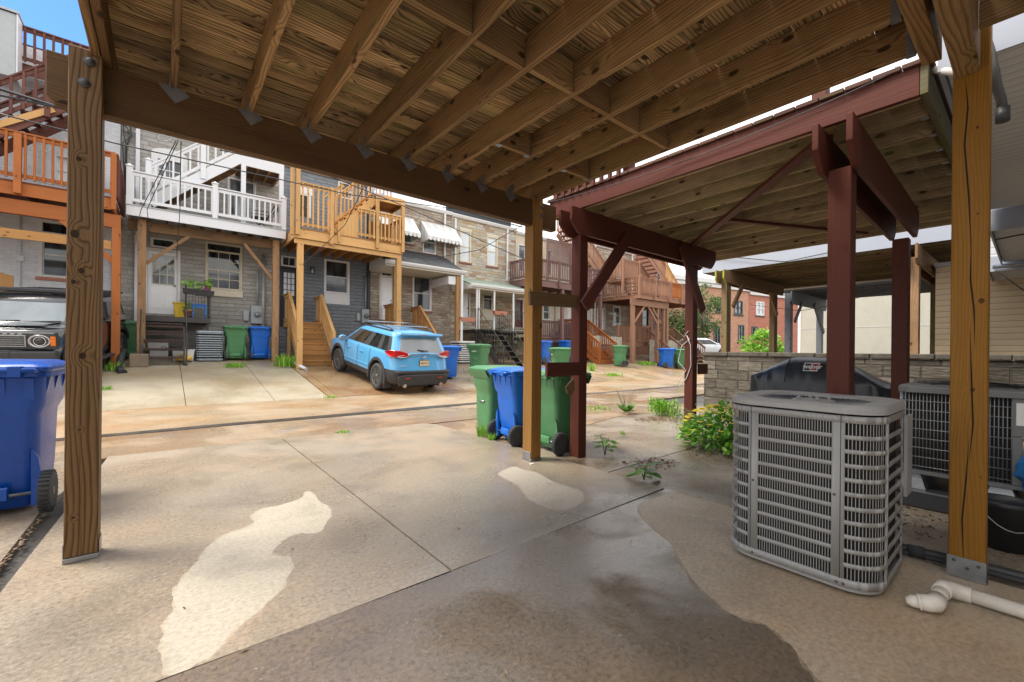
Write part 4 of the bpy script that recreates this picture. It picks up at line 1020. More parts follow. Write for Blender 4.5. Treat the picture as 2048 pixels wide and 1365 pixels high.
# wooden entrance steps of the slate and of the tan house
def entry_steps(label, x0, x1, ztop, yt, yb, mat, group=None, wall_y=F):
    t = thing('entrance_steps', label, 'steps', ((x0 + x1) / 2, yb, zg(yb)), 0, group)
    zb = zg(yb) + .02; n = 8
    MB().box(x0 - .05, yt, ztop - .2, x1 + .05, wall_y - .02, ztop - .03, 0).build('landing', M[mat], t, .004)
    stairs(t, (x0, yb, zb), (x0, yt, ztop - .03), (x1 - x0, 0, 0), n, mat, 'cedar2' if mat == 'cedar' else mat, False)
    for x in (x0 - .04, x1 + .04):
        railing(t, (x, yb + .05, zb + .2), (x, yt, ztop + .05), .95, mat, .13, .05, .0)
        railing(t, (x, yt + .03, ztop - .03), (x, wall_y - .1, ztop - .03), 1.0, mat, .13, .05, .05)
        newel(t, x, yb + .02, zb - .1, zb + 1.15, mat, .1); newel(t, x, yt, zg(yt), ztop + 1.0, mat, .1)
    return t
entry_steps('golden wooden entrance steps with slatted rails under the cedar balcony', 3.42, 4.40, 2.15, 16.5, 14.95, 'cedar')
entry_steps('brown wooden entrance steps of the tan house behind the blue car', 7.2, 8.35, 2.05, 16.5, 15.0, 'cedar2')

# --- iron porch steps of the many coloured house
t = thing('iron_steps', 'black iron steps with thin handrails up to the iron porch', 'steps', (12.1, 14.6, zg(14)))
xa = atY(957, 660, 15.7).x; fl = atY(1000, 661, 15.7).z
stairs(t, (xa, 13.9, zg(13.9)), (xa, 15.68, fl), (1.15, 0, 0), 7, 'iron', 'iron')
for x in (xa - .02, xa + 1.17):
    mb = MB().tube([(x, 13.85, zg(13.9)), (x, 13.85, zg(13.9) + .92), (x, 15.7, fl + .95), (x, 15.7, fl)], .018, 6)
    for k in range(1, 9): mb.tube([(x, 13.85 + k * .205, zg(13.9) + .05 + k * .148), (x, 13.85 + k * .205, zg(13.9) + .92 + k * .148)], .008, 4)
    mb.build('handrail', M['iron'], t)
for i, (px, py) in enumerate(((935, 640), (1000, 627))):
    p = atY(px, py, 15.6); q = thing('flower_box', ('terracotta flower box on the porch railing beside the white downspout', 'terracotta flower box on the porch railing right of the iron steps')[i], 'planter', p)
    L = .38
    MB().loft([[p + V((sx * (L - .05), sy * .08, -.09)) for sx, sy in ((-1, -1), (1, -1), (1, 1), (-1, 1))], [p + V((sx * L, sy * .11, .09)) for sx, sy in ((-1, -1), (1, -1), (1, 1), (-1, 1))], [p + V((sx * (L - .025), sy * .085, .09)) for sx, sy in ((-1, -1), (1, -1), (1, 1), (-1, 1))], [p + V((sx * (L - .05), sy * .06, .05)) for sx, sy in ((-1, -1), (1, -1), (1, 1), (-1, 1))]]).build('box', M['terracotta'], q, .006)
    MB().box(p.x - .3, p.y - .05, p.z + .04, p.x + .3, p.y + .05, p.z + .055).build('soil', M['black'], q)

# --- purple brown balcony
t = thing('balcony', 'purple brown timber balcony with a lattice privacy screen', 'balcony', (16, 16.4, zg(16)))
platform(t, 13.95, 19.6, 15.69, F - .01, 4.75, .32, 'purple', 'purple', 'purple', 7)
railing(t, (13.95, 15.66, 4.78), (19.6, 15.66, 4.78), 1.0, 'purple', .135, .045); railing(t, (13.95, F - .1, 4.78), (13.95, 15.7, 4.78), 1.0, 'purple', .135, .045)
for x in (14.0, 15.9, 17.8, 19.55): newel(t, x, 15.64, 4.5, 5.85, 'purple', .12, name='rail_post')
for x in (14.1, 16.28, 19.4): newel(t, x, 15.8, zg(15.8) - .1, 4.43, 'purple', .16)
newel(t, 15.36, 16.0, 4.78, 7.0, 'purple', .09, name='screen_post'); newel(t, 17.1, 16.0, 4.78, 7.0, 'purple', .09, name='screen_post')
lt = MB(); x0, x1, z0, z1 = 15.36, 17.1, 5.9, 7.0
for k in range(-9, 16):
    for s in (1, -1):
        c = k * .125; pts = []
        a, b = (x0 + c, z0) , (x0 + c + s * (z1 - z0), z1)
        if s < 0: a, b = (x0 + c + .2, z0), (x0 + c + .2 - (z1 - z0), z1)
        (ax_, az), (bx, bz) = a, b
        def clip(px, pz, qx, qz):
            if px < x0: f = (x0 - px) / (qx - px); px, pz = x0, pz + (qz - pz) * f
            if px > x1: f = (x1 - px) / (qx - px); px, pz = x1, pz + (qz - pz) * f
            return px, pz
        if max(ax_, bx) <= x0 or min(ax_, bx) >= x1: continue
        A = clip(ax_, az, bx, bz); B = clip(bx, bz, ax_, az)
        if abs(A[0] - B[0]) > .03: lt.bar((A[0], 16.0 + s * .006, A[1]), (B[0], 16.0 + s * .006, B[1]), .01, .035, (-s, 0, 1))
for z in (z0, z1): lt.box(x0, 15.98, z - .03, x1, 16.02, z + .03)
lt.build('lattice', M['purple'], t)
t = thing('porch', 'purple brown railed porch platform under the purple brown balcony', 'porch', (15, 16.5, zg(16)))
zp = atY(1060, 676, 16.2).z
platform(t, 14.3, 17.5, 16.2, F - .01, zp, .2, 'purple', 'purple', 'purple', 3)
railing(t, (14.3, 16.17, zp), (17.5, 16.17, zp), .92, 'purple', .13, .045); railing(t, (17.5, 16.2, zp), (17.5, F - .1, zp), .92, 'purple', .13, .045)
for x in (14.4, 17.4): newel(t, x, 16.2, zg(16.2) - .1, zp - .2, 'purple', .12)
t = entry_steps('orange brown wooden steps of the pale house beside the round condenser', 17.6, 18.9, 2.0, 16.3, 14.3, 'orange')

# --- brown two level deck
t = thing('balcony', 'large brown two level balcony with an upper stair landing', 'balcony', (22.2, 15.6, zg(14)))
platform(t, 20.7, 23.85, 14.15, F - .01, 4.42, .2, 'brown', 'brown', 'oxblood', 6)
railing(t, (20.7, 14.12, 4.45), (23.85, 14.12, 4.45), .98, 'brown', .125, .045); railing(t, (20.7, F - .1, 4.45), (20.7, 14.15, 4.45), .98, 'brown', .125, .045)
for x in (20.72, 22.3, 23.83): newel(t, x, 14.1, 4.2, 5.5, 'brown', .12, name='rail_post')
newel(t, 20.67, 15.7, 4.2, 5.5, 'brown', .12, name='rail_post')
MB().box(20.2, 14.30, 3.82, 23.95, 14.36, 4.215, 0).build('beam', M['brown'], t, .004)
for x in (20.6, 23.1, 23.75): newel(t, x, 14.45, zg(14.45) - .1, 4.2, 'brown', .19)
for x, s in ((20.72, 1), (23.0, -1), (23.4, -1)): MB().bar((x, 14.38, 2.9), (x + s * .95, 14.38, 3.85), .05, .12, (-s, 0, 1)).build('brace', M['brown'], t)
zl = 5.35
MB().box(20.35, 15.0, zl - .1, 21.9, 16.2, zl).build('landing', M['brown'], t)
railing(t, (20.35, 14.98, zl), (21.9, 14.98, zl), 1.15, 'brown', .10, .05); railing(t, (20.33, 16.2, zl), (20.33, 15.0, zl), 1.15, 'brown', .10, .05)
for x in (20.35, 21.9): newel(t, x, 14.95, 4.45, zl + 1.25, 'brown', .12, name='landing_post')
newel(t, 20.3, 16.2, 4.45, zl + 1.25, 'brown', .12, name='landing_post')
stairs(t, (20.3, 16.2, zl), (17.2, 16.2, zl + 2.6), (0, .95, 0), 12, 'brown', 'brown')
railing(t, (20.25, 16.18, zl + .1), (17.2, 16.18, zl + 2.65), 1.0, 'brown', .12, .05); railing(t, (20.25, 17.16, zl + .1), (17.2, 17.16, zl + 2.65), 1.0, 'brown', .12, .05)
stairs(t, (22.9, 15.1, 4.5), (21.92, 15.1, zl), (0, .9, 0), 5, 'brown', 'brown'); railing(t, (22.95, 15.08, 4.55), (21.95, 15.08, zl + .05), 1.05, 'brown', .11, .045)
t = thing('balcony', 'orange brown balcony at the far end of the row', 'balcony', (26, 15.6, zg(14)))
platform(t, 24.0, 27.4, 14.15, F - .01, 4.45, .22, 'brown', 'brown', 'brown', 5)
railing(t, (24.0, 14.12, 4.48), (25.2, 14.12, 4.48), .95, 'orange', .12, .045); railing(t, (25.25, 14.12, 4.48), (27.4, 14.12, 4.48), .95, 'brown', .12, .045)
for x in (24.02, 25.2, 27.35): newel(t, x, 14.1, 4.25, 5.5, 'brown', .12, name='rail_post')
for x in (24.05, 27.3): newel(t, x, 14.4, zg(14.4) - .1, 4.23, 'brown', .18)
stairs(t, (25.6, 14.8, 4.5), (23.9, 14.8, 5.9), (0, .9, 0), 7, 'brown', 'brown'); railing(t, (27.4, 15.9, 5.3), (24.2, 15.9, 7.6), 1.0, 'brown', .12, .045); stairs(t, (27.4, 15.9, 5.3), (24.2, 15.9, 7.6), (0, .9, 0), 11, 'brown', 'brown')
railing(t, (26.2, 14.78, 4.5), (24.6, 14.78, 5.9), .95, 'cedar', .12, .03)
# ground level porch, fences and steps in front of the buff and brick houses
t = thing('porch', 'brown railed ground floor porch behind the weathered fence of the buff house', 'porch', (22.5, 16, zg(16)))
zp = 1.78
platform(t, 20.6, 24.2, 15.6, F - .01, zp, .3, 'brown', 'brown', 'brown', 4)
railing(t, (20.6, 15.57, zp), (24.2, 15.57, zp), .95, 'brown', .125, .045); railing(t, (25.6, 15.57, zp), (27.0, 15.57, zp), .95, 'brown', .125, .045)
for x in (20.7, 22.4, 24.15): newel(t, x, 15.55, zg(15.5) - .1, zp + 1.0, 'brown', .13)
stairs(t, (23.7, 13.9, zg(13.9)), (23.7, 15.55, zp), (1.1, 0, 0), 6, 'brown', 'brown'); railing(t, (23.65, 13.9, zg(13.9) + .1), (23.65, 15.55, zp), .9, 'brown', .2, .04); railing(t, (24.85, 13.6, zg(13.6) + .1), (24.85, 15.55, zp + .1), .95, 'brown', 1.2, .05)
def fence_panel(label, x0, x1, y, z1):
    mb = MB(); x = x0
    while x < x1:
        w = .135; h = z1 + random.uniform(-.02, .02); zb = zg(y)
        mb.prism([(x, y, zb), (x + w, y, zb), (x + w, y, h - .05), (x + w - .03, y, h), (x + .03, y, h), (x, y, h - .05)], (0, .02, 0)); x += .142
    t = thing('fence_panel', label, 'fence', ((x0 + x1) / 2, y, zg(y)), 0, 'weathered fence panels')
    o = mb.build('pickets', M['fence'], t)
    uvl = o.data.uv_layers[0]
    for pl in o.data.polygons:
        k = 10 * ((pl.index // 8) % 900) + 5
        for li in pl.loop_indices:
            c = o.data.vertices[o.data.loops[li].vertex_index].co; uvl.data[li].uv = (c.z, k + (c.x * 7 % .13))
    for z in (zg(y) + .3, z1 - .3): MB().box(x0, y + .021, z, x1, y + .06, z + .08, 0).build('rail', M['fence'], t)
fence_panel('weathered grey picket fence panel behind the round condenser', 18.3, 20.75, 15.35, 2.05)
fence_panel('weathered grey picket fence panel behind the brown steps and the brick house', 23.2, 26.6, 15.0, 1.95)
t = thing('entrance_steps', 'brown timber steps with a gate shaped railing at the far end of the row', 'steps', (27.6, 15, zg(14)))
stairs(t, (27.0, 14.0, zg(14)), (27.0, 15.6, 1.8), (1.1, 0, 0), 6, 'brown', 'brown')
MB().box(26.95, 15.6, 1.62, 29.2, F - .02, 1.8, 0).build('landing', M['brown'], t)
railing(t, (26.9, 14.0, zg(14) + .1), (26.9, 15.6, 1.9), .95, 'brown', .13, .045); railing(t, (28.2, 14.0, zg(14) + .1), (28.2, 15.6, 1.9), .95, 'brown', .13, .045); railing(t, (28.15, 15.58, 1.8), (29.2, 15.58, 1.8), .95, 'brown', .12, .045)
# --- kitchen porch of the grey house: iron landing with steps
t = thing('iron_steps', 'rusty black iron steps and landing below the white kitchen door', 'steps', (.2, 16, zg(16)))
zp = 2.10; yp = 16.25
MB().box(-.50, yp, zp - .16, 1.12, F - .02, zp, 0).build('landing', M['iron'], t, .006)
stairs(t, (-.46, 15.35, zg(15.35)), (-.46, yp, zp - .2), (.92, 0, 0), 5, 'iron', 'rusty')
for k in range(5): MB().box(-.44, 15.36 + k * .18, zg(15.35) + .2 + k * .225, .44, 15.39 + k * .18, zg(15.35) + .27 + k * .225).build('tread_nosing', M['rusty'], t)
for x in (-.50, .50):
    mb = MB().box(x - .02, 15.3, zg(15.3), x + .02, 15.34, zg(15.3) + .95); mb.tube([(x, 15.32, zg(15.3) + .93), (x, yp, zp + .85)], .02, 6); mb.build('handrail', M['iron'], t)
ir = MB()
for k in range(9): ir.box(.50 + k * .075, yp + .01, zp, .512 + k * .075, yp + .022, zp + .85)
for k in range(10): ir.box(1.10, yp + .02 + k * .11, zp, 1.112, yp + .032 + k * .11, zp + .85)
for z in (.06, .83): ir.box(.5, yp + .005, zp + z, 1.115, yp + .03, zp + z + .03); ir.box(1.095, yp + .03, zp + z, 1.12, F - .05, zp + z + .03)
for x in (-.5, .5, 1.1): ir.box(x - .02, yp, zp, x + .02, yp + .04, zp + .92); ir.lathe((x, yp + .02, zp + .92), [(.01, 0), (.03, .02), (.01, .06)], 8)
ir.build('iron_railing', M['iron'], t)
for x in (-.45, 1.05): MB().box(x - .03, yp + .1, zg(16.4) - .1, x + .03, yp + .16, zp - .16).build('leg', M['iron'], t)
# ---------------------------------------------------------------- wheelie bins
def m_plastic(name, c, rough=.38):
    g = G(name); o = g.obj()
    n = g.noise(o, 3.0, 4, .6); n2 = g.noise(o, 60, 3, .6)
    cc = g.ramp(n, [(.3, tuple(x * .82 for x in c)), (.7, tuple(min(1, x * 1.12) for x in c))])
    sc = g.ramp(g.noise(g.scale(o, (3, 3, 14)), 4, 4, .7, 1.5), [(.64, 0.0), (.70, .25)])
    cc = g.mix(sc, cc, tuple(min(1, x * 1.6 + .05) for x in c))
    rr = g.math('ADD', g.math('MULTIPLY', n2, .2), rough - .1)
    g.bump(n2, .06, .002)
    return g.out(cc, rr, spec=.5)
M['bin_green'] = m_plastic('green_bin_plastic', (.075, .225, .095)); M['bin_blue'] = m_plastic('blue_bin_plastic', (.008, .125, .54))
M['bin_deep'] = m_plastic('deep_blue_bin_plastic', (.003, .062, .33), .3)
M['tyre'] = m_plain('black_rubber', (.040, .040, .041), .75, 0, .25, 30, .2)
M['hub'] = m_plain('dark_hub_plastic', (.045, .046, .050), .4)
def rrect(w, d, z, r=.07, n=4, y0=0.0):
    pts = []
    for cx_, cy_, a0 in ((w / 2 - r, d / 2 - r, 0), (-w / 2 + r, d / 2 - r, 90), (-w / 2 + r, -d / 2 + r, 180), (w / 2 - r, -d / 2 + r, 270)):
        for k in range(n + 1):
            a = R(a0 + 90 * k / n); pts.append(V((cx_ + r * math.cos(a), cy_ + r * math.sin(a) + y0, z)))
    return pts
def wheel_mb(c, r, w, axis=V((1, 0, 0)), spokes=6):
    t = MB(); s = MB()
    t.lathe(c, [(r * .72, -w / 2), (r * .95, -w / 2), (r, -w * .3), (r, w * .3), (r * .95, w / 2), (r * .72, w / 2), (r * .70, 0)], 28, axis)
    a = axis.orthogonal().normalized(); b = axis.cross(a)
    for k in range(28):
        g = 2 * math.pi * k / 28; dd = a * math.cos(g) + b * math.sin(g)
        t.obox(V(c) + dd * (r + .002), (axis, dd.cross(axis), dd), (w * .95, r * .10, .012))
    s.lathe(c, [(r * .2, -w * .55), (r * .22, -w * .5), (r * .22, w * .5), (r * .15, w * .56), (.005, w * .57)], 14, axis)
    s.lathe(c, [(r * .70, -w * .35), (r * .72, w * .35), (r * .62, w * .3), (r * .6, -w * .3)], 28, axis, caps=False)
    for k in range(spokes):
        g = 2 * math.pi * k / spokes; dd = a * math.cos(g) + b * math.sin(g)
        s.obox(V(c) + dd * r * .42, (axis, dd.cross(axis), dd), (w * .5, r * .17, r * .46))
    s.lathe(c, [(r * .62, -w * .12), (r * .62, -w * .06)], 24, axis)
    return t, s
def make_bin(mat, label, mark=False, low=True):
    t = thing('wheelie_bin', label, 'bin', (0, 0, 0), 0, 'wheelie bins along the alley')
    b = MB()
    prof = [(.40, .42, .035, -.04), (.43, .46, .09, -.03), (.455, .50, .30, -.015), (.47, .535, .56, 0), (.475, .545, .64, 0), (.525, .60, .70, 0), (.54, .62, .86, 0), (.545, .625, .875, 0), (.585, .665, .885, 0), (.585, .665, .915, 0), (.55, .63, .915, 0)]
    b.loft([rrect(w, d, z, .07, 4, y) for w, d, z, y in prof], smooth=True)
    for s in (-1, 1):      # gussets under the rim
        for y in (-.2, .02, .22): b.prism([(s * .27, y - .02, .875), (s * .285, y - .02, .875), (s * .262, y - .02, .76)], (0, .04, 0))
    for x in (-.2, -.07, .07, .2):
        b.prism([(x - .022, .31, .875), (x - .022, .325, .875), (x - .022, .30, .74)], (.044, 0, 0)); b.prism([(x - .022, -.31, .875), (x - .022, -.325, .875), (x - .022, -.30, .78)], (.044, 0, 0))
    for s in (-1, 1): b.prism([(s * .20, .255, .05), (s * .27, .255, .07), (s * .235, .262, .36), (s * .20, .262, .42)], (0, -.03, 0))
    body = b.build('body', M[mat], t)
    for p in body.data.polygons: p.use_smooth = True
    body.data.update()
    sm = body.modifiers.new('edge', 'EDGE_SPLIT'); sm.split_angle = R(38)
    h = MB().box(-.075, -.262, .40, .075, -.232, .55).build('grip_recess', M['black'], body)
    MB().cyl((-.085, -.272, .475), (.085, -.272, .475), .012, 8).build('grip_bar', M['galv'], body)
    MB().box(-.10, .245, .105, .10, .268, .19).merge(MB().box(-.055, .258, .12, .055, .272, .175)).build('foot_pocket', M[mat], body, .008)
    l = MB(); z = .917
    l.loft([rrect(.60, .70, z, .06, 4, -.01), rrect(.61, .71, z + .012, .06, 4, -.01), rrect(.61, .71, z + .03, .06, 4, -.01), rrect(.57, .66, z + .045, .07, 4, -.01), rrect(.48, .54, z + .065, .09, 4, -.02), rrect(.2, .22, z + .072, .09, 4, -.02)], smooth=False)
    for k in range(9): x = -.24 + k * .06; l.prism([(x - .02, -.352, z), (x + .02, -.352, z), (x + .014, -.318, z - .085), (x - .014, -.318, z - .085)], (0, -.012, 0))
    l.prism([(-.29, -.365, z + .0), (-.29, -.35, z), (-.27, -.315, z - .10), (-.27, -.322, z - .10)], (.56, 0, 0))
    lid = l.build('lid', M[mat], t, .004)
    hb = MB().tube([(-.24, .335, z + .0), (-.24, .385, z + .01), (.24, .385, z + .01), (.24, .335, z)], .016, 8)
    for x in (-.15, .15): hb.box(x - .03, .33, z - .03, x + .03, .40, z + .035)
    hb.build('handle', M[mat], t, .003)
    for s in (-1, 1):
        ty, sp = wheel_mb(V((s * .275, .235, .132)), .128, .055)
        w = ty.build('wheel', M['tyre'], t); sp.build('hub', M['hub'], w)
    MB().cyl((-.29, .235, .132), (.29, .235, .132), .011, 8).build('axle', M['galv'], t)
    if mark:
        k = MB()
        for (x0, x1, z0, z1) in ((-.07, .05, .70, .72), (-.05, .07, .672, .69), (-.09, .04, .645, .66), (-.02, .10, .645, .655)):
            k.box(x0, -.3035, z0 + .07, x1, -.3015, z1 + .07)
        k.build('white_mark', M['white'], body)
    return t
gb = make_bin('bin_green', 'green bin showing its slotted front grip, leftmost of the three by the golden post')
gb.location = (3.84, 5.02, -.012); gb.rotation_euler.z = R(-98)
bb = make_bin('bin_blue', 'blue bin between the two green bins beside the golden post')
bb.location = (3.72, 4.34, -.012); bb.rotation_euler.z = R(82)
gm = make_bin('bin_green', 'green bin under the white framed kitchen window across the alley', True)
bm_ = make_bin('bin_blue', 'blue bin beside the right brown post of the white balcony', False)
bd_ = make_bin('bin_deep', 'large deep blue bin in the left foreground behind the knotty post')
bd_.location = (-.93, 4.83, -.012); bd_.rotation_euler.z = R(180 - 3); bd_.scale = (1.06, 1.06, 1.12)
def put(src, label, px=None, py=None, rz=0, xy=None, sc=1.1, z=None):
    if xy is None:
        d = ray(px, py); tt = (CAM_H + SL * 10.86) / (SL * d.y - d.z); p = V((0, 0, CAM_H)) + d * tt
        xy = (p.x, p.y)
    o = src if src in (gm, bm_) and not src.get('used') else copy_tree(src)
    o['used'] = 1
    o['label'] = label; o.location = (xy[0], xy[1], zg(xy[1]) + .012 if z is None else z); o.rotation_euler = (0, 0, R(rz)); o.scale = (sc, sc, sc)
    return o
o = copy_tree(gb, 'green bin with a scuffed back between the golden post and the red post', (3.79, 3.73, -.018), R(86)); o.scale = (.96, .84, 1.0)
put(gm, 'green bin with white lettering standing next to the condenser under the white balcony', xy=(1.78, 16.3), rz=180)
put(bm_, 'blue bin beside the right brown post of the white balcony', xy=(2.46, 16.35), rz=180)
put(bb, 'blue bin standing against the right rear corner of the blue car', 893, 757, 90)
put(gm, 'green bin on the pad between the blue car and the iron steps', 958, 747, -70)
put(bm_, 'blue bin behind the golden post on the pad of the cream house', 1085, 728, 100)
put(gm, 'green bin with a pale lid just left of the red post across the alley', 1120, 752, -120, sc=1.15)
put(bb, 'blue bin half hidden by the red post under the purple balcony', 1133, 724, 100)
put(gm, 'green bin beside the round condenser and weathered fence panel', 1240, 733, -150)
put(bm_, 'blue bin with a white emblem at the foot of the brown balcony posts', 1333, 736, 60)
put(gm, 'green bin standing right of the far blue bin', 1358, 737, 150)
put(gb, 'green bin furthest along the alley, partly behind the second red post', 1372, 731, 160)
for o in list(bpy.data.objects):
    if 'used' in o: del o['used']
# a worn green bin turned sideways behind the left brown post of the white balcony
o = copy_tree(gb, 'green bin squeezed sideways behind the left brown post of the white balcony', (-.66, 16.6, zg(16.6)), R(180)); o.scale = (1.1, 1.1, 1.1)

# ---------------------------------------------------------------- near condenser unit
M['ac'] = m_plain('warm_grey_enamel', (.33, .325, .31), .42, .05, .06, 5)
M['ac2'] = m_plain('cool_grey_enamel', (.30, .34, .37), .45, .1, .06, 5)
M['coil'] = m_plain('dark_coil_fins', (.012, .010, .009), .8, .0, .3, 40)
M['steelwire'] = m_plain('grey_grille_wire', (.24, .25, .26), .45, .5, .1, 10)
def path_rr(x0, y0, x1, y1, r, n=8):
    """rounded rectangle outline, counter-clockwise from the (x0, y1-r) point going down the -X side"""
    out = []
    def arc(cx_, cy_, a0, a1):
        for k in range(n + 1):
            a = R(a0 + (a1 - a0) * k / n); out.append((V((cx_ + r * math.cos(a), cy_ + r * math.sin(a), 0)), V((math.cos(a), math.sin(a), 0))))
    arc(x0 + r, y1 - r, 90, 180); arc(x0 + r, y0 + r, 180, 270); arc(x1 - r, y0 + r, 270, 360); arc(x1 - r, y1 - r, 0, 90)
    out.append(out[0])
    return out
def resample(path, step):
    P = [path[0]]; 
    for (a, na), (b, nb) in zip(path, path[1:]):
        L = (b - a).length
        if L < 1e-5: continue
        m = max(1, int(round(L / step)))
        for k in range(1, m + 1): P.append((a.lerp(b, k / m), na.lerp(nb, k / m).normalized()))
    return P
def condenser(label, x0, y0, x1, y1, z0, zt, r, rows, pitch, mat, seams=(), slats=True, group='outdoor air conditioner units', solid=.05):
    t = thing('condenser_unit', label, 'air conditioner', ((x0 + x1) / 2, (y0 + y1) / 2, z0), 0, group)
    P = resample(path_rr(x0, y0, x1, y1, r, 8), pitch)
    th = .007
    def strip(mb, i0, i1, za, zb, off=0.0):
        for i in range(i0, i1):
            (a, na), (b, nb) = P[i], P[i + 1]
            q = [a + na * off, b + nb * off, b + nb * (off - th), a + na * (off - th)]
            n = mb.add([p + V((0, 0, za)) for p in q] + [p + V((0, 0, zb)) for p in q])
            mb.face((n, n + 1, n + 5, n + 4), None, True); mb.face((n + 3, n + 2, n + 6, n + 7)); mb.face((n, n + 3, n + 2, n + 1)); mb.face((n + 4, n + 5, n + 6, n + 7))
            mb.face((n, n + 4, n + 7, n + 3)); mb.face((n + 1, n + 2, n + 6, n + 5))
    N = len(P) - 1
    zb, zh = z0 + .06, zt - .09
    bands = MB(); hgt = (zh - zb) / rows; bw = hgt * (.29 if slats else .55)
    strip(bands, 0, N, z0 + .02, zb)
    strip(bands, 0, N, zh, zt - .055)
    for k in range(1, rows): strip(bands, 0, N, zb + k * hgt - bw / 2, zb + k * hgt + bw / 2)
    for s0, s1 in seams:          # solid margins beside the panel seams
        strip(bands, s0, s1, zb, zh, .0005)
    bands.build('louver_panel', M[mat], t, weld=True)
    if slats:
        sl = MB()
        for i in range(N):
            a, na = P[i]; b_ = P[i + 1][0]
            if na.y < -.97: continue
            tg = (b_ - a).normalized()
            sl.obox(a - na * .0045 + V((0, 0, (zb + zh) / 2)), (tg, na, V((0, 0, 1))), (.0032, .0015, zh - zb), 2)
        sl.build('slats', M[mat], t)
    core = MB(); core.loft([[p - n * .03 + V((0, 0, z)) for p, n in P[:-1]] for z in (z0 + .04, zt - .06)]); core.build('coil', M['coil'], t)
    MB().loft([[p - n * .012 + V((0, 0, z)) for p, n in P[:-1]] for z in (z0, z0 + .022)]).build('base_pan', M[mat], t)
    # lid with a round fan opening
    cx_, cy_ = (x0 + x1) / 2, (y0 + y1) / 2; rf = min(x1 - x0, y1 - y0) / 2 - .055
    out = [p for p, n in path_rr(x0 - .006, y0 - .006, x1 + .006, y1 + .006, r + .006, 8)[:-1]]
    m = len(out); lid = MB()
    inn = []
    for p in out:
        d = V((p.x - cx_, p.y - cy_, 0)).normalized(); inn.append(V((cx_, cy_, 0)) + d * rf)
    mid = [V((cx_, cy_, 0)) + V((p.x - cx_, p.y - cy_, 0)) * .965 for p in out]
    secs = [[p + V((0, 0, zt - .045)) for p in out], [p + V((0, 0, zt - .018)) for p in out], [p + V((0, 0, zt)) for p in mid], [p + (p - V((cx_, cy_, 0))).normalized() * .015 + V((0, 0, zt - .004)) for p in inn], [p + V((0, 0, zt - .012)) for p in inn], [p + V((0, 0, zt - .02)) for p in inn]]
    lid.loft(secs, caps=False, smooth=False); lo = lid.build('lid', M[mat], t, .004)
    MB().loft([[p + V((0, 0, zt - .021)) for p in inn], [p + V((0, 0, zt - .16)) for p in inn]], caps=False).build('fan_shroud', M['black'], lo)
    g = MB()
    for k in range(56):
        a = 2 * math.pi * k / 56; d = V((math.cos(a), math.sin(a), 0)); c = V((cx_, cy_, zt - .015))
        g.tube([c + d * (rf + .004), c + d * rf * .6 + V((0, 0, -.014)), c + d * .08 + V((0, 0, -.02))], .0021, 4, False)
    g.build('fan_grille', M['steelwire'], lo)
    hb = MB().lathe((cx_, cy_, zt - .04), [(.11, 0), (.115, .012), (.10, .024), (.01, .03)], 24)
    for k in range(4): a = k * math.pi / 2 + .5; hb.lathe((cx_ + .075 * math.cos(a), cy_ + .075 * math.sin(a), zt - .016), [(.01, 0), (.01, .014), (.004, .02)], 8)
    hb.build('fan_hub', M[mat], lo)
    for k in range(4):
        a = 2 * math.pi * k / 4; d = V((math.cos(a), math.sin(a), 0)); e = V((-d.y, d.x, 0))
        MB().prism([V((cx_, cy_, zt - .11)) + d * .06 - e * .05, V((cx_, cy_, zt - .12)) + d * .06 + e * .05, V((cx_, cy_, zt - .13)) + d * rf * .95 + e * .13, V((cx_, cy_, zt - .09)) + d * rf * .95 - e * .07], (0, 0, .004)).build('fan_blade', M['hub'], lo)
    return t, P, strip
ax0, ay0, ax1, ay1 = 2.625, .455, 3.30, 1.185
acP = resample(path_rr(ax0, ay0, ax1, ay1, .155, 8), .0125)
def near_idx(x, y): return min(range(len(acP) - 1), key=lambda i: (acP[i][0] - V((x, y, 0))).length)
i1, i2 = near_idx(ax0, 1.03), near_idx(ax0, .61)
i3 = near_idx(ax0 + .155, ay0); i4 = near_idx(ax1 - .155, ay0)
ac, acPath, acstrip = condenser('grey air conditioner in the right foreground beside the amber post', ax0, ay0, ax1, ay1, .02, .945, .155, 11, .0125, 'ac', [(i1 - 1, i1 + 3), (i2 - 3, i2 + 1), (i3 - 1, i3 + 1), (i4, i4 + 1)])
for i in (i1, i2):
    p, n = acPath[i]; tg = V((-n.y, n.x, 0)); MB().obox(p + n * .0006 + V((0, 0, .49)), (tg, n, V((0, 0, 1))), (.003, .002, .82)).build('panel_seam', M['black'], ac)
for i, z in ((i1 + 1, .90), (i1 - 1, .90), (i2 + 1, .90), (i2 - 1, .90), (i1 + 1, .055), (i2 + 1, .055), (i2 - 1, .055), (i1 + 9, .90), (i2 - 2, .49), (i1 + 1, .47)):
    p, n = acPath[i]; MB().lathe(p + V((0, 0, z)), [(.007, 0), (.006, .004), (.002, .006)], 8, n).build('screw', M['bolt'], ac)
sv = MB().box(ax1 - .15, ay0 - .018, .42, ax1 + .0, ay0 - .004, .86); sv.box(ax1 - .12, ay0 - .02, .5, ax1 - .05, ay0 - .0185, .58); sv.build('service_cover', M['ac'], ac, .003)
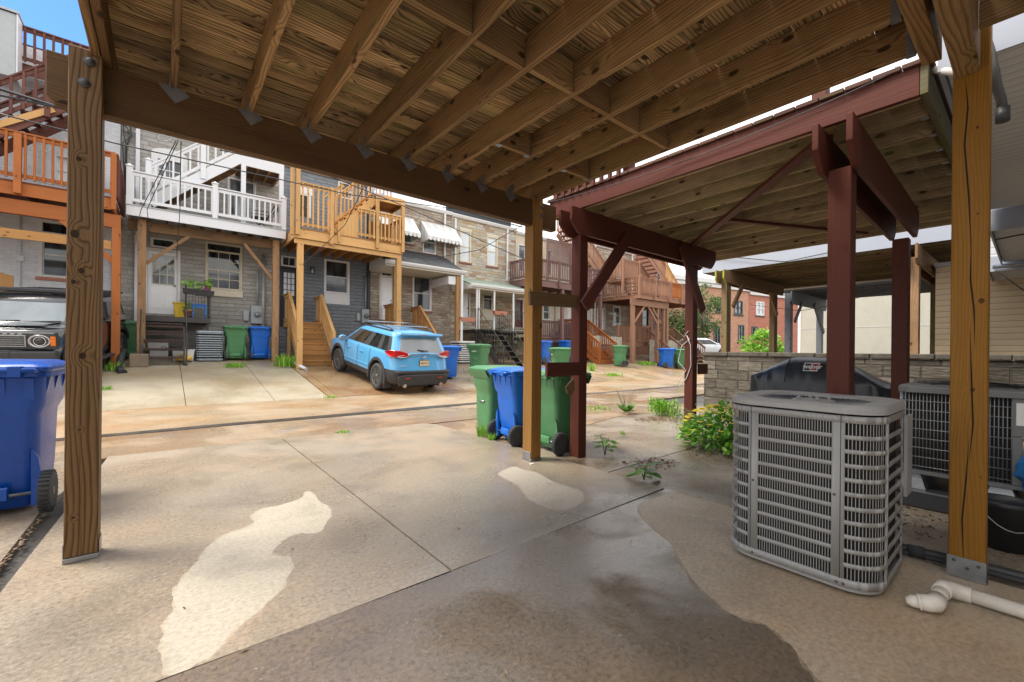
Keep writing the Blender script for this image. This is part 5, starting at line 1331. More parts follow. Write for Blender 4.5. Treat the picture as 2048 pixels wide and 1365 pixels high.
# refrigerant lines on the ground
t = thing('refrigerant_lines', 'black wrapped refrigerant lines running along the slab edge past the amber post', 'hose', (3.45, .3, .03))
MB().tube([(3.25, .62, .10), (3.40, .60, .05), (3.46, .45, .035), (3.50, .25, .032), (3.52, .05, .03), (3.53, -.4, .03)], .026, 10).build('insulated_line', M['black'], t)
MB().tube([(3.26, .58, .06), (3.40, .55, .025), (3.44, .40, .02), (3.475, .2, .02), (3.48, -.1, .02), (3.49, -.4, .02)], .014, 8).build('liquid_line', M['tyre'], t)
MB().tube([(3.44, .47, .035), (3.455, .40, .035)], .036, 10).build('tape_wrap', M['tyre'], t)
# white drain pipe
t = thing('drain_pipe', 'white plastic drain pipe with two elbows lying on the slab right of the condenser', 'pipe', (2.95, .25, .0))
zp = .036
A = atZ(2110, 1243, zp); B = atZ(1925, 1187, zp); C_ = atZ(1888, 1176, .06); D = atZ(1868, 1208, .05); E_ = atZ(1812, 1201, .032)
MB().tube([A + (A - B) * 2, B], .031, 14).build('pipe', M['pvc'], t)
MB().tube([B + (A - B).normalized() * .03, B, B.lerp(C_, .6), C_, C_.lerp(D, .3)], [.037, .037, .037, .036, .036], 14).build('elbow', M['pvc'], t)
MB().tube([C_.lerp(D, .2), C_.lerp(D, .8)], .031, 14).build('pipe', M['pvc'], t)
MB().tube([C_.lerp(D, .7), D, D.lerp(E_, .18), D.lerp(E_, .5)], [.037, .037, .037, .034], 14).build('elbow', M['pvc'], t)
MB().tube([D.lerp(E_, .45), D.lerp(E_, .55)], .036, 14).build('collar', M['pvc'], t)
MB().tube([D.lerp(E_, .5), D.lerp(E_, .8), E_], [.030, .026, .014], 12).build('spout', M['pvc'], t)

M['ac3'] = m_plain('dark_grey_enamel', (.15, .153, .155), .5, .05, .1, 5)
# ---------------------------------------------------------------- second condenser behind, with wire grille
t = thing('condenser_unit', 'dark grey air conditioner with a wire grille behind the amber post', 'air conditioner', (5.1, .3, .2), 0, 'outdoor air conditioner units')
bx0, by0, bx1, by1, bz0, bz1 = 4.72, .10, 5.5, .70, .27, .95
MB().box(bx0 + .03, by0, bz0 + .02, bx1, by1 - .03, bz1 - .03).build('coil', M['coil'], t)
w = MB(); y = by0
while y < by1: w.cyl((bx0, y, bz0), (bx0, y, bz1 - .05), .003, 5); y += .021
x = bx0
while x < bx1: w.cyl((x, by1, bz0), (x, by1, bz1 - .05), .003, 5); x += .03
for k in range(9): z = bz0 + .03 + k * .075; w.cyl((bx0, by0, z), (bx0, by1, z), .004, 5); w.cyl((bx0, by1, z), (bx1, by1, z), .004, 5)
w.build('wire_grille', M['steelwire'], t)
lid = MB().loft([[V((x, y, z)) for x, y in ((bx0 - .02 + q, by0 - .5), (bx1 + .02 - q, by0 - .5), (bx1 + .02 - q, by1 + .02 - q - .05), (bx1 - .05 - q, by1 + .02 - q), (bx0 + .05 + q, by1 + .02 - q), (bx0 - .02 + q, by1 - .05 - q))] for q, z in ((0, bz1 - .06), (0, bz1 - .012), (.02, bz1))])
lo = lid.build('lid', M['ac3'], t, .004)
g = MB()
for k in range(7): g.lathe((5.1, .3, bz1 + .028 - k * .003), [(.08 + k * .045, 0), (.083 + k * .045, .003), (.08 + k * .045, .006)], 26, caps=False)
for k in range(8): a = k * math.pi / 4; g.tube([(5.1, .3, bz1 + .03), (5.1 + .37 * math.cos(a), .3 + .33 * math.sin(a), bz1 + .004)], .003, 5)
g.build('fan_grille', M['black'], lo)
MB().box(bx0 - .01, by0 - .42, .62, bx0 + .02, by0 - .002, bz1 - .06).merge(MB().box(bx0 - .005, by0 - .05, bz0, bx0 + .03, by0 - .003, .62)).build('service_panel', M['ac3'], t, .003)
MB().box(bx0 - .013, by0 - .06, .70, bx0 - .0105, by0 - .02, .86).build('rating_label', M['white'], t)
MB().box(bx0 - .01, by0 - .4, bz0 - .03, bx1, by1 + .01, bz0 - .002).build('base_pan', M['ac3'], t)
for x, y in ((bx0 + .02, by1 - .12), (bx1 - .1, by1 - .12), (bx0 + .02, by0), (bx1 - .1, by0)):
    MB().loft([[V((x - e, y - e, z)), V((x + .08 + e, y - e, z)), V((x + .08 + e, y + .1 + e, z)), V((x - e, y + .1 + e, z))] for e, z in ((.04, .12), (.0, bz0 - .032))]).build('foot', M['galv'], t)
MB().box(bx0 - .08, by0 - .5, -.02, bx1 + .1, by1 + .08, .118).build('pad', M['hub'], t, .01)
t = thing('bucket', 'black plastic bucket on the ground right of the amber post', 'bucket', (4.02, .10, -.02))
MB().lathe((4.15, .115, -.018), [(.11, 0), (.125, .26), (.14, .27), (.14, .30), (.128, .30), (.12, .26), (.10, .02)], 22).build('pail', M['black'], t)
MB().tube([(4.15 + .143 * math.cos(a), .115 + .143 * math.sin(a), .26 - .14 * math.sin((a - 2.2) / 2.6 * math.pi)) for a in [2.2 + 2.6 * k / 10 for k in range(11)]], .004, 6).build('handle', M['galv'], t)
t = thing('tarp_bag', 'crumpled bright blue tarpaulin bag under the condenser behind the bucket', 'bag', (4.6, .0, .3))
random.seed(11); mb = MB(); n = 14; secs = []
for k in range(9):
    z = .18 + .045 * k; r = .13 * math.sin(math.pi * (k + .7) / 10)
    secs.append([V((4.66 + (r * 1.0 + random.uniform(-.025, .025)) * math.cos(2 * math.pi * i / n), -.06 + (r + random.uniform(-.03, .03)) * math.sin(2 * math.pi * i / n), z)) for i in range(n)])
mb.loft(secs, smooth=False); mb.build('tarp', m_plain('blue_tarp', (.015, .13, .32), .35), t)

# ---------------------------------------------------------------- covered grill
M['cover'] = m_plain('black_vinyl_cover', (.030, .034, .042), .36, 0, .15, 4)
t = thing('covered_grill', 'barbecue grill under a black fitted cover by the block wall', 'grill', (6.9, 1.85, 0))
random.seed(5)
def hcov(y):
    ks = [(1.02, .80), (1.12, .84), (1.25, .90), (1.55, 1.10), (1.62, 1.145), (2.12, 1.15), (2.2, 1.12), (2.45, .97), (2.55, .92), (2.62, .90)]
    for (a, ha), (b, hb) in zip(ks, ks[1:]):
        if a <= y <= b: return ha + (hb - ha) * (y - a) / (b - a)
    return ks[0][1] if y < 1.02 else ks[-1][1]
secs = []; ny = 56
for k in range(ny + 1):
    y = 1.02 + 1.6 * k / ny; h = hcov(y); e = min(1, min(k, ny - k) / 2.0)
    hood = max(0, h - .92) / .23
    _c = [0]
    def j(s, k=k):
        _c[0] += 1; q = _c[0]
        return s * (.55 * math.sin(k * .55 + q * 2.1) + .45 * math.sin(k * 1.15 + q * 4.7) * math.sin(k * .21 + q))
    x0 = 6.60 + .03 * (1 - e)
    wr = .012 + .022 * (1 - hood)
    secs.append([V((x0 - .01 + j(wr), y, .12)), V((x0 + j(wr), y, .45 + j(.02))), V((x0 - .005 + j(wr), y, .80 + j(.01))), V((x0 + .01 + .05 * hood + j(wr), y, h - .04 - .08 * hood)), V((x0 + .07 + .13 * hood, y, h - .01)), V((6.92, y, h + j(.004))), V((7.12, y, h - .02)), V((7.2, y, h - .10)), V((7.22, y, .5)), V((7.22, y, .12))])
mb = MB().loft(secs, smooth=True); cv = mb.build('cover', M['cover'], t)
for q in (40, 18): MB().tube([secs[q][k] + V((-.004, 0, .002)) for k in range(2, 8)], .006, 5).build('seam_piping', M['black'], cv)
_q0, _q1 = atX(1601, 733, 6.63), atX(1638, 733, 6.63); yl, yr, zl = _q0.y - .03, _q1.y, _q0.z - .005
def on_cover(y, z): return V((6.60 + .035 + (z - .96) * .30 - .022, y, z))
def plate(mb, pts, lift=0.0): mb.prism([on_cover(y, z) + V((-lift, 0, 0)) for y, z in pts], (.003, 0, 0))
bd = MB(); plate(bd, [(yl + .0, zl - .055), (yr + .015, zl - .055), (yr - .012, zl + .055), (yl - .015, zl + .055)]); lg = bd.build('badge', M['white'], cv)
bd = MB(); plate(bd, [(yl - .012, zl - .045), (yr + .10, zl - .045), (yr + .085, zl + .045), (yl - .025, zl + .045)], .003); bd.build('badge_ground', M['black'], lg)
bd = MB(); plate(bd, [(yr + .09, zl - .04), (yr + .022, zl - .04), (yr + .0, zl + .042), (yr + .075, zl + .042)], .003); bd.build('badge_red', m_plain('badge_red', (.5, .02, .03), .4), lg)
def text_mesh(txt, size, mat, name, org, xd, yd, parent=None, shear=0.0, depth=.002, align='CENTER', bold=0.0):
    cu = bpy.data.curves.new(name, 'FONT'); cu.body = txt; cu.size = size; cu.align_x = align; cu.align_y = 'CENTER'; cu.shear = shear; cu.extrude = depth / 2; cu.offset = bold
    tmp = bpy.data.objects.new('tmp', cu); col.objects.link(tmp)
    me = bpy.data.meshes.new_from_object(tmp.evaluated_get(bpy.context.evaluated_depsgraph_get()))
    bpy.data.objects.remove(tmp); bpy.data.curves.remove(cu)
    xd, yd = V(xd).normalized(), V(yd).normalized(); zd = xd.cross(yd)
    m4 = Matrix((( xd.x, yd.x, zd.x, org[0]), (xd.y, yd.y, zd.y, org[1]), (xd.z, yd.z, zd.z, org[2]), (0, 0, 0, 1)))
    if parent is not None: m4 = WM(parent).inverted() @ m4
    me.transform(m4); me.name = name
    me.materials.append(mat); o = bpy.data.objects.new(name, me); col.objects.link(o)
    if parent is not None: o.parent = parent
    return o
bpy.context.view_layer.update()
text_mesh('weber', .082, M['white'], 'lettering', on_cover(yl - .105, zl + .003) + V((-.008, 0, 0)), (0, -1, 0), (.28, 0, 1), lg, .08, .003, 'CENTER', .0022)
sw = MB().tube([on_cover(yr + .028, zl + .022) + V((-.006, 0, 0)), on_cover(yr + .065, zl + .022) + V((-.006, 0, 0)), on_cover(yr + .062, zl) + V((-.006, 0, 0)), on_cover(yr + .04, zl - .002) + V((-.006, 0, 0)), on_cover(yr + .042, zl - .024) + V((-.006, 0, 0)), on_cover(yr + .075, zl - .024) + V((-.006, 0, 0))], .004, 6); sw.build('badge_mark', M['black'], lg)

# ---------------------------------------------------------------- things on the far side
p = V((1.11, 16.2, zg(16.2)))
condenser('blue grey air conditioner between the iron steps and the green bin', .76, 15.95, 1.44, 16.65, zg(16) + .03, zg(16) + .94, .08, 11, .04, 'ac2', [], False)
condenser('pale grey air conditioner beneath the white porch post behind the blue car', 9.45, 15.0, 10.25, 15.8, zg(15.2) + .03, zg(15.2) + .92, .08, 10, .04, 'white', [], False)
d = ray(1212, 722); tt = (CAM_H + SL * 10.86) / (SL * d.y - d.z); p = V((0, 0, CAM_H)) + d * tt
t = thing('condenser_unit', 'round dark grey air conditioner in front of the weathered fence panel', 'air conditioner', p, 0, 'outdoor air conditioner units')
MB().lathe(p, [(.42, .06), (.43, .08), (.43, .86), (.40, .90), (.1, .93)], 30).build('casing', M['coil'], t)
s = MB()
for k in range(44):
    a = 2 * math.pi * k / 44; dd = V((math.cos(a), math.sin(a), 0)); s.obox(p + dd * .44 + V((0, 0, .48)), (V((-dd.y, dd.x, 0)), dd, V((0, 0, 1))), (.02, .03, .76), 2)
s.build('fins', M['ac2'], t); MB().lathe(p, [(.46, .0), (.46, .07), (.40, .08)], 30).build('base_pan', M['ac2'], t)
# pots and boxes on the kitchen landing
zk = 2.102
t = thing('storage_tub', 'yellow plastic tub on the iron kitchen landing', 'tub', (.40, 16.9, zk))
MB().loft([rrect(.30, .30, 0, .03), rrect(.36, .36, .44, .03), rrect(.42, .42, .445, .04), rrect(.42, .42, .48, .04), rrect(.35, .35, .48, .03), rrect(.32, .32, .35, .03)]).merge(MB()).build('tub', m_plastic('yellow_plastic', (.72, .48, .02)), None).parent = t
t = thing('plant_stand', 'blue painted plant stand on the iron kitchen landing', 'stand', (.85, 16.6, zk))
mb = MB()
for x in (.68, 1.0):
    for y in (16.45, 16.75): mb.box(x - .025, y - .025, zk, x + .025, y + .025, zk + .40)
mb.box(.64, 16.41, zk + .40, 1.04, 16.79, zk + .44); mb.box(.68, 16.44, zk + .32, 1.0, 16.46, zk + .40); mb.build('frame', m_plain('bright_blue_paint', (.02, .19, .62), .4), t, .004)
def leaves(mb, c, r, n, size, flat=.5, up=.3, seed=0):
    rd_ = random.Random(seed)
    for _ in range(n):
        while True:
            q = V((rd_.uniform(-1, 1), rd_.uniform(-1, 1), rd_.uniform(-1, 1)))
            if q.length < 1: break
        p = V(c) + V((q.x * r[0], q.y * r[1], q.z * r[2]))
        a = V((q.x + rd_.gauss(0, .6), q.y + rd_.gauss(0, .6), rd_.gauss(up, .5))).normalized(); b = a.cross(V((rd_.gauss(0, 1), rd_.gauss(0, 1), rd_.gauss(0, 1)))).normalized()
        nn = a.cross(b); s = size * rd_.uniform(.6, 1.4)
        n0 = mb.add([p, p + a * s * .5 + b * s * .26 + nn * s * .06, p + a * s, p + a * s * .5 - b * s * .26 + nn * s * .06]); mb.face((n0, n0 + 1, n0 + 2, n0 + 3))
    return mb
def m_leaf(name, c1, c2, c3=None):
    g = G(name); nz = g.node('NewGeometry'); r = nz.outputs['Random Per Island']
    cc = g.ramp(r, [(0.0, c1), (.6, c2), (1.0, c3 or c2)])
    tr = g.node('BsdfTranslucent'); g.link(cc, tr.inputs[0]); mx = g.node('MixShader'); mx.inputs[0].default_value = .3
    g.link(cc, g.b.inputs['Base Color']); g.b.inputs['Roughness'].default_value = .5
    g.t.links.new(g.b.outputs[0], mx.inputs[1]); g.t.links.new(tr.outputs[0], mx.inputs[2]); g.t.links.new(mx.outputs[0], g.t.nodes['Material Output'].inputs[0])
    return g.m
M['leaf'] = m_leaf('mid_green_leaves', (.05, .14, .02), (.12, .28, .04), (.2, .36, .07))
M['leaf_b'] = m_leaf('bright_green_leaves', (.10, .26, .025), (.23, .48, .045), (.36, .60, .08))
M['leaf_y'] = m_leaf('yellow_petals', (.80, .58, .01), (.90, .72, .03))
M['leaf_d'] = m_leaf('tree_leaves', (.035, .075, .02), (.10, .17, .045), (.19, .25, .08))
M['straw'] = m_leaf('dead_leaves', (.07, .04, .022), (.18, .105, .055), (.33, .24, .15))
M['stem'] = m_plain('green_stem', (.10, .17, .05), .6)
M['bark'] = m_plain('grey_brown_bark', (.14, .11, .085), .85, 0, .3, 14, .6)
def planter(label, c, w, pot, seed, flower=None, cat='planter'):
    t = thing('planter_box' if w > .2 else 'flower_pot', label, cat, c)
    if w > .2: MB().loft([[V(c) + V((sx * (w - e), sy * (.09 - e), z)) for sx, sy in ((-1, -1), (1, -1), (1, 1), (-1, 1))] for e, z in ((.03, 0), (0, .16), (.015, .16), (.03, .1))]).build('box', M[pot], t)
    else: MB().lathe(c, [(w * .7, 0), (w, .2), (w * 1.12, .2), (w * 1.12, .24), (w * .9, .24), (w * .8, .1)], 16).build('pot', M[pot], t)
    leaves(MB(), V(c) + V((0, 0, .28)), (w * .9, .12, .14), 70, .09, seed=seed).build('foliage', M['leaf_b'], t)
    if flower: leaves(MB(), V(c) + V((.05, -.06, .2)), (w * .4, .08, .06), 26, .05, seed=seed + 1).build('blossoms', flower, t)
mg = m_plain('magenta_petals', (.45, .02, .32), .5)
planter('black railing planter with magenta flowers on the iron kitchen landing', (.95, 16.22, zk + .68), .26, 'black', 21, mg)
planter('black railing planter with green leaves nearer the kitchen door', (.62, 16.22, zk + .70), .15 + .06, 'black', 22)
planter('terracotta pot with a small plant on the kitchen landing rail post', (1.06, 16.7, zk + .86), .085, 'terracotta', 23, None, 'pot')
planter('terracotta pot of herbs on the floor of the iron landing behind the railing', (.56, 16.45, zk), .12, 'terracotta', 24, None, 'pot')
t = thing('storage_box', 'clear plastic box of yellow toys beneath the iron landing', 'box', (.45, 16.2, zg(16.2)))
zb = zg(16.0) + .02
MB().loft([[V((.45 + sx * (.26 - e), 16.2 + sy * (.2 - e), zb + z)) for sx, sy in ((-1, -1), (1, -1), (1, 1), (-1, 1))] for e, z in ((.03, 0), (0, .32), (-.015, .32), (-.015, .345), (.05, .345))]).build('tub', M['glass_pale'], t)
MB().lathe((.45, 16.0, zb + .02), [(.2, 0), (.22, .08), (.12, .16), (.01, .2)], 12).build('toys', m_plastic('warm_yellow', (.75, .45, .06)), t)
t = thing('cardboard_stack', 'white printed boxes stored under the iron steps', 'box', (0, 16.6, zg(16.6)))
MB().box(-.38, 16.5, zg(16.5), .1, 16.9, zg(16.5) + .55).build('box', M['white'], t, .01); MB().box(.12, 16.5, zg(16.5), .42, 16.9, zg(16.5) + .35).build('box', M['black'], t, .01)
text_mesh('D', .2, M['black'], 'lettering', (.0, 16.497, zg(16.5) + .3), (1, 0, 0), (0, 0, 1), kids(t)[0])
# black downspout pipe and concrete block beside the orange post
t = thing('drain_hose', 'black corrugated downspout pipe curling onto the pad beside the orange post', 'pipe', (-.75, 14.9, zg(15)))
MB().tube([atY(248, 700, 15.3), atY(243, 712, 15.1), atY(238, 730, 14.8), atY(238, 741, 14.6), atY(246, 746, 14.4)], [.07, .075, .075, .075, .09], 12).build('hose', M['black'], t)
MB().box(-.72, 15.2, zg(15.2), -.32, 15.7, zg(15.2) + .36).build('concrete_block', M['side'], None, .02)
o = bpy.data.objects['concrete_block']; tag(o, 'rough concrete footing block at the foot of the left brown post', 'block')
def m_paint(name, c, rough=.22, coat=.8, metal=.0):
    g = G(name); o = g.obj(); n = g.noise(o, 1.5, 4, .6); n2 = g.noise(o, 90, 2, .5)
    cc = g.ramp(n, [(.3, tuple(x * .92 for x in c)), (.7, tuple(min(1, x * 1.05) for x in c))])
    dr = g.voro(o, 55)['Distance']; drops = g.ramp(dr, [(.10, 1.0), (.22, 0.0)])
    g.bump(g.math('MULTIPLY', drops, .5), .12, .002)
    return g.out(cc, g.math('ADD', g.math('MULTIPLY', n2, .1), rough), metal, .5, coat)
M['car_blue'] = m_paint('light_blue_car_paint', (.095, .36, .66)); M['car_black'] = m_paint('black_car_paint', (.016, .018, .021), .18); M['car_white'] = m_paint('white_car_paint', (.72, .74, .76))
M['clad'] = m_plain('dark_cladding_plastic', (.035, .035, .037), .55, 0, .15, 12)
M['car_glass'] = m_glass('tinted_car_glass', (.006, .007, .008), (.015, .017, .017), 1.0, .03)
M['car_glass_pale'] = m_glass('fogged_rear_glass', (.15, .165, .17), (.24, .26, .27), 1.0, .12)
M['chrome'] = m_plain('satin_chrome', (.62, .63, .65), .18, 1.0, .03)
M['red_lens'] = m_plain('red_lamp_lens', (.42, .008, .010), .12, 0, .2, 30, 0, .6, .6)
M['clear_lens'] = m_plain('clear_lamp_lens', (.42, .40, .40), .12, .4, .2, 30)
M['amber_lens'] = m_plain('amber_lens', (.70, .17, .01), .15, 0, .15, 20)
M['alloy'] = m_plain('dark_alloy', (.17, .172, .176), .35, .7, .2, 15)

def split_by_material(o, names, parent):
    """subdivide, then one part per material"""
    dg = bpy.context.evaluated_depsgraph_get(); me = bpy.data.meshes.new_from_object(o.evaluated_get(dg))
    res = []
    for mi, nm in names:
        bm = bmesh.new(); bm.from_mesh(me)
        bmesh.ops.delete(bm, geom=[f for f in bm.faces if f.material_index != mi], context='FACES')
        if not bm.faces: bm.free(); continue
        for f in bm.faces: f.material_index = 0; f.smooth = True
        groups = []; seen = set()
        for f0 in bm.faces:
            if f0.index in seen: continue
            st = [f0]; seen.add(f0.index); g_ = []
            while st:
                f = st.pop(); g_.append(f)
                for e in f.edges:
                    for q in e.link_faces:
                        if q.index not in seen: seen.add(q.index); st.append(q)
            groups.append(g_)
        if nm in ('body', 'roof', 'cladding'): groups = [[f for g_ in groups for f in g_]]
        for g_ in groups:
            idx = {}; vs_ = []; fs_ = []
            for f in g_:
                for v in f.verts:
                    if v not in idx: idx[v] = len(vs_); vs_.append(v.co.copy())
                fs_.append([idx[v] for v in f.verts])
            m2 = bpy.data.meshes.new(nm); m2.from_pydata(vs_, [], fs_); m2.materials.append(me.materials[mi])
            for q in m2.polygons: q.use_smooth = True
            p = bpy.data.objects.new(nm, m2); col.objects.link(p); p.parent = parent; res.append(p)
        bm.free()
    bpy.data.objects.remove(o); bpy.data.meshes.remove(me)
    return res
def loop_mesh(loops, mats, fmat, cap_top=True, cap_bot=True, crown=0.0, capmat=0):
    bm = bmesh.new(); vs = [[bm.verts.new(p) for p in L] for L in loops]; n = len(loops[0])
    for i in range(len(loops) - 1):
        for j in range(n):
            k = (j + 1) % n; f = bm.faces.new((vs[i][j], vs[i][k], vs[i + 1][k], vs[i + 1][j])); f.material_index = fmat(i, j)
    # caps: connect mirrored points; loop order: rear centre, right side ..., front centre, left side ...
    h = n // 2
    for L, up in ((vs[-1], cap_top), (vs[0], cap_bot)):
        if not up: continue
        mid = {}
        for j in range(0, h + 1):
            a, b = L[j], L[(n - j) % n]
            if a is b: mid[j] = a
            else:
                c = (a.co + b.co) / 2; c.z += crown if L is vs[-1] else 0; mid[j] = bm.verts.new(c)
        for j in range(h):
            for A, B in ((L[j], L[j + 1]), (L[(n - j) % n], L[(n - j - 1) % n])):
                q = []
                for v in (A, B, mid[j + 1], mid[j]):
                    if v not in q: q.append(v)
                if len(q) > 2:
                    try: f = bm.faces.new(q); f.material_index = capmat
                    except ValueError: pass
    bmesh.ops.recalc_face_normals(bm, faces=bm.faces)
    me = bpy.data.meshes.new('shell'); bm.to_mesh(me); bm.free()
    for m in mats: me.materials.append(m)
    o = bpy.data.objects.new('shell', me); col.objects.link(o)
    return o
def full(half):   # half outline rear centre -> front centre on +x side, mirrored to a loop
    return half + [V((-p.x, p.y, p.z)) for p in reversed(half[1:-1])]
def car_shell(S, paint, root):
    lo = []
    ys = S['side_y']
    for (z, w, yr, yf) in S['layers']:
        h = [V((0, yr, z)), V((.38 * w, yr, z)), V((.68 * w, yr + .03, z)), V((.90 * w, yr + .12, z)), V((.985 * w, yr + .30, z))]
        h += [V((w, y, z)) for y in ys]
        h += [V((.985 * w, yf - .36, z)), V((.90 * w, yf - .17, z)), V((.66 * w, yf - .05, z)), V((.36 * w, yf - .01, z)), V((0, yf, z))]
        for p in h:
            if p.y > S['hood'][0][0]:
                (y0, z0), (y1, z1) = S['hood']; zz = z0 + (z1 - z0) * (p.y - y0) / (y1 - y0)
                if p.z > zz: p.z = zz + .10 * (p.z - zz)
        lo.append(full(h))
    nh = len(lo[0]) // 2
    def fm(i, j):
        jj = j if j < nh else len(lo[0]) - 1 - j
        return 1 if i < S['clad_layers'] or (i < S.get('rear_clad', 0) and jj < 5) else 0
    a = loop_mesh(lo, [paint, M['clad']], fm, True, True, .02)
    # wheel wells
    for y in S['axles']:
        cu = MB().cyl((-1.3, y, S['wr'] + .01), (1.3, y, S['wr'] + .01), S['wr'] + .075, 36, smooth=False).build('cutter', M['clad'])
    sm = a.modifiers.new('s', 'SUBSURF'); sm.levels = sm.render_levels = 2
    cuts = [o for o in bpy.data.objects if o.name.startswith('cutter')]
    for c in cuts:
        b = a.modifiers.new('b', 'BOOLEAN'); b.object = c; b.operation = 'DIFFERENCE'; b.solver = 'EXACT'
    bpy.context.view_layer.update()
    parts = split_by_material(a, ((0, 'body'), (1, 'cladding')), root)
    for c in cuts: bpy.data.objects.remove(c)
    # greenhouse
    gl = []
    for (z, w, yr, yf) in S['glass_layers']:
        h = [V((0, yr, z)), V((.42 * w, yr, z)), V((.80 * w, yr + .03, z)), V((.93 * w, yr + .09, z))]
        for s in S['pillars']: h.append(V((w * (1 - .03 * abs(s - .4)), yr + .16 + (yf - yr - .30) * s, z)))
        h += [V((.93 * w, yf - .06, z)), V((.74 * w, yf - .01, z)), V((.4 * w, yf + .06, z)), V((0, yf + .07, z))]
        gl.append(full(h))
    ng = len(gl[0]); hh = ng // 2; npil = len(S['pillars'])
    def fg(i, j):
        jj = j if j < hh else ng - 1 - j
        if not (S['win'][0] <= i < S['win'][1]): return 0
        if jj < 2: return 2                         # rear screen
        if jj >= hh - 2: return 3                   # windscreen
        if jj < 4 or jj >= hh - 4: return 0
        return 1 if (jj - 4) in S['side_glass'] else (4 if S.get('black_pillars') else 0)
    g = loop_mesh(gl, [paint, M['car_glass'], S.get('rear_glass', M['car_glass']), S.get('screen', M['car_glass']), M['clad']], fg, True, False, S.get('crown', .03))
    sm = g.modifiers.new('s', 'SUBSURF'); sm.levels = sm.render_levels = 2
    bpy.context.view_layer.update()
    parts += split_by_material(g, ((0, 'roof'), (1, 'side_window'), (2, 'rear_window'), (3, 'windscreen'), (4, 'pillar_trim')), root)
    return parts
def car_wheels(root, axles, wr, track, w=.23, rim='alloy', spokes=5):
    for y in axles:
        for s in (-1, 1):
            c = V((s * (track / 2), y, wr)); ax = V((s, 0, 0))
            t = MB().lathe(c, [(wr * .66, -w / 2), (wr * .92, -w / 2), (wr, -w * .36), (wr, w * .36), (wr * .93, w / 2), (wr * .70, w / 2), (wr * .66, w * .42)], 40, ax)
            t = lk(t.build('wheel', M['tyre']), root)
            r = MB().lathe(c, [(wr * .70, w * .40), (wr * .70, w * .46), (wr * .64, w * .46), (wr * .62, w * .2), (wr * .3, w * .1), (.01, w * .1)], 36, ax)
            for k in range(spokes):
                g = 2 * math.pi * k / spokes
                for dg_ in (-.13, .13):
                    d = V((0, math.cos(g + dg_), math.sin(g + dg_))); r.obox(c + ax * w * .36 + d * wr * .37, (ax, d.cross(ax), d), (w * .18, wr * .10, wr * .60))
            r.lathe(c + ax * w * .34, [(wr * .17, 0), (wr * .16, w * .12), (.01, w * .13)], 16, ax)
            rm = lk(r.build('rim', M[rim]), t)
            MB_b = MB().lathe(c, [(wr * .5, w * .105), (wr * .5, w * .12), (.02, w * .121)], 24, ax); lk(MB_b.build('brake_disc', M['galv']), rm)
def lk(o, parent): o.parent = parent; return o
def pt(mb, name, mat, root, **k): return lk(mb.build(name, M[mat] if isinstance(mat, str) else mat, None, **k), root)

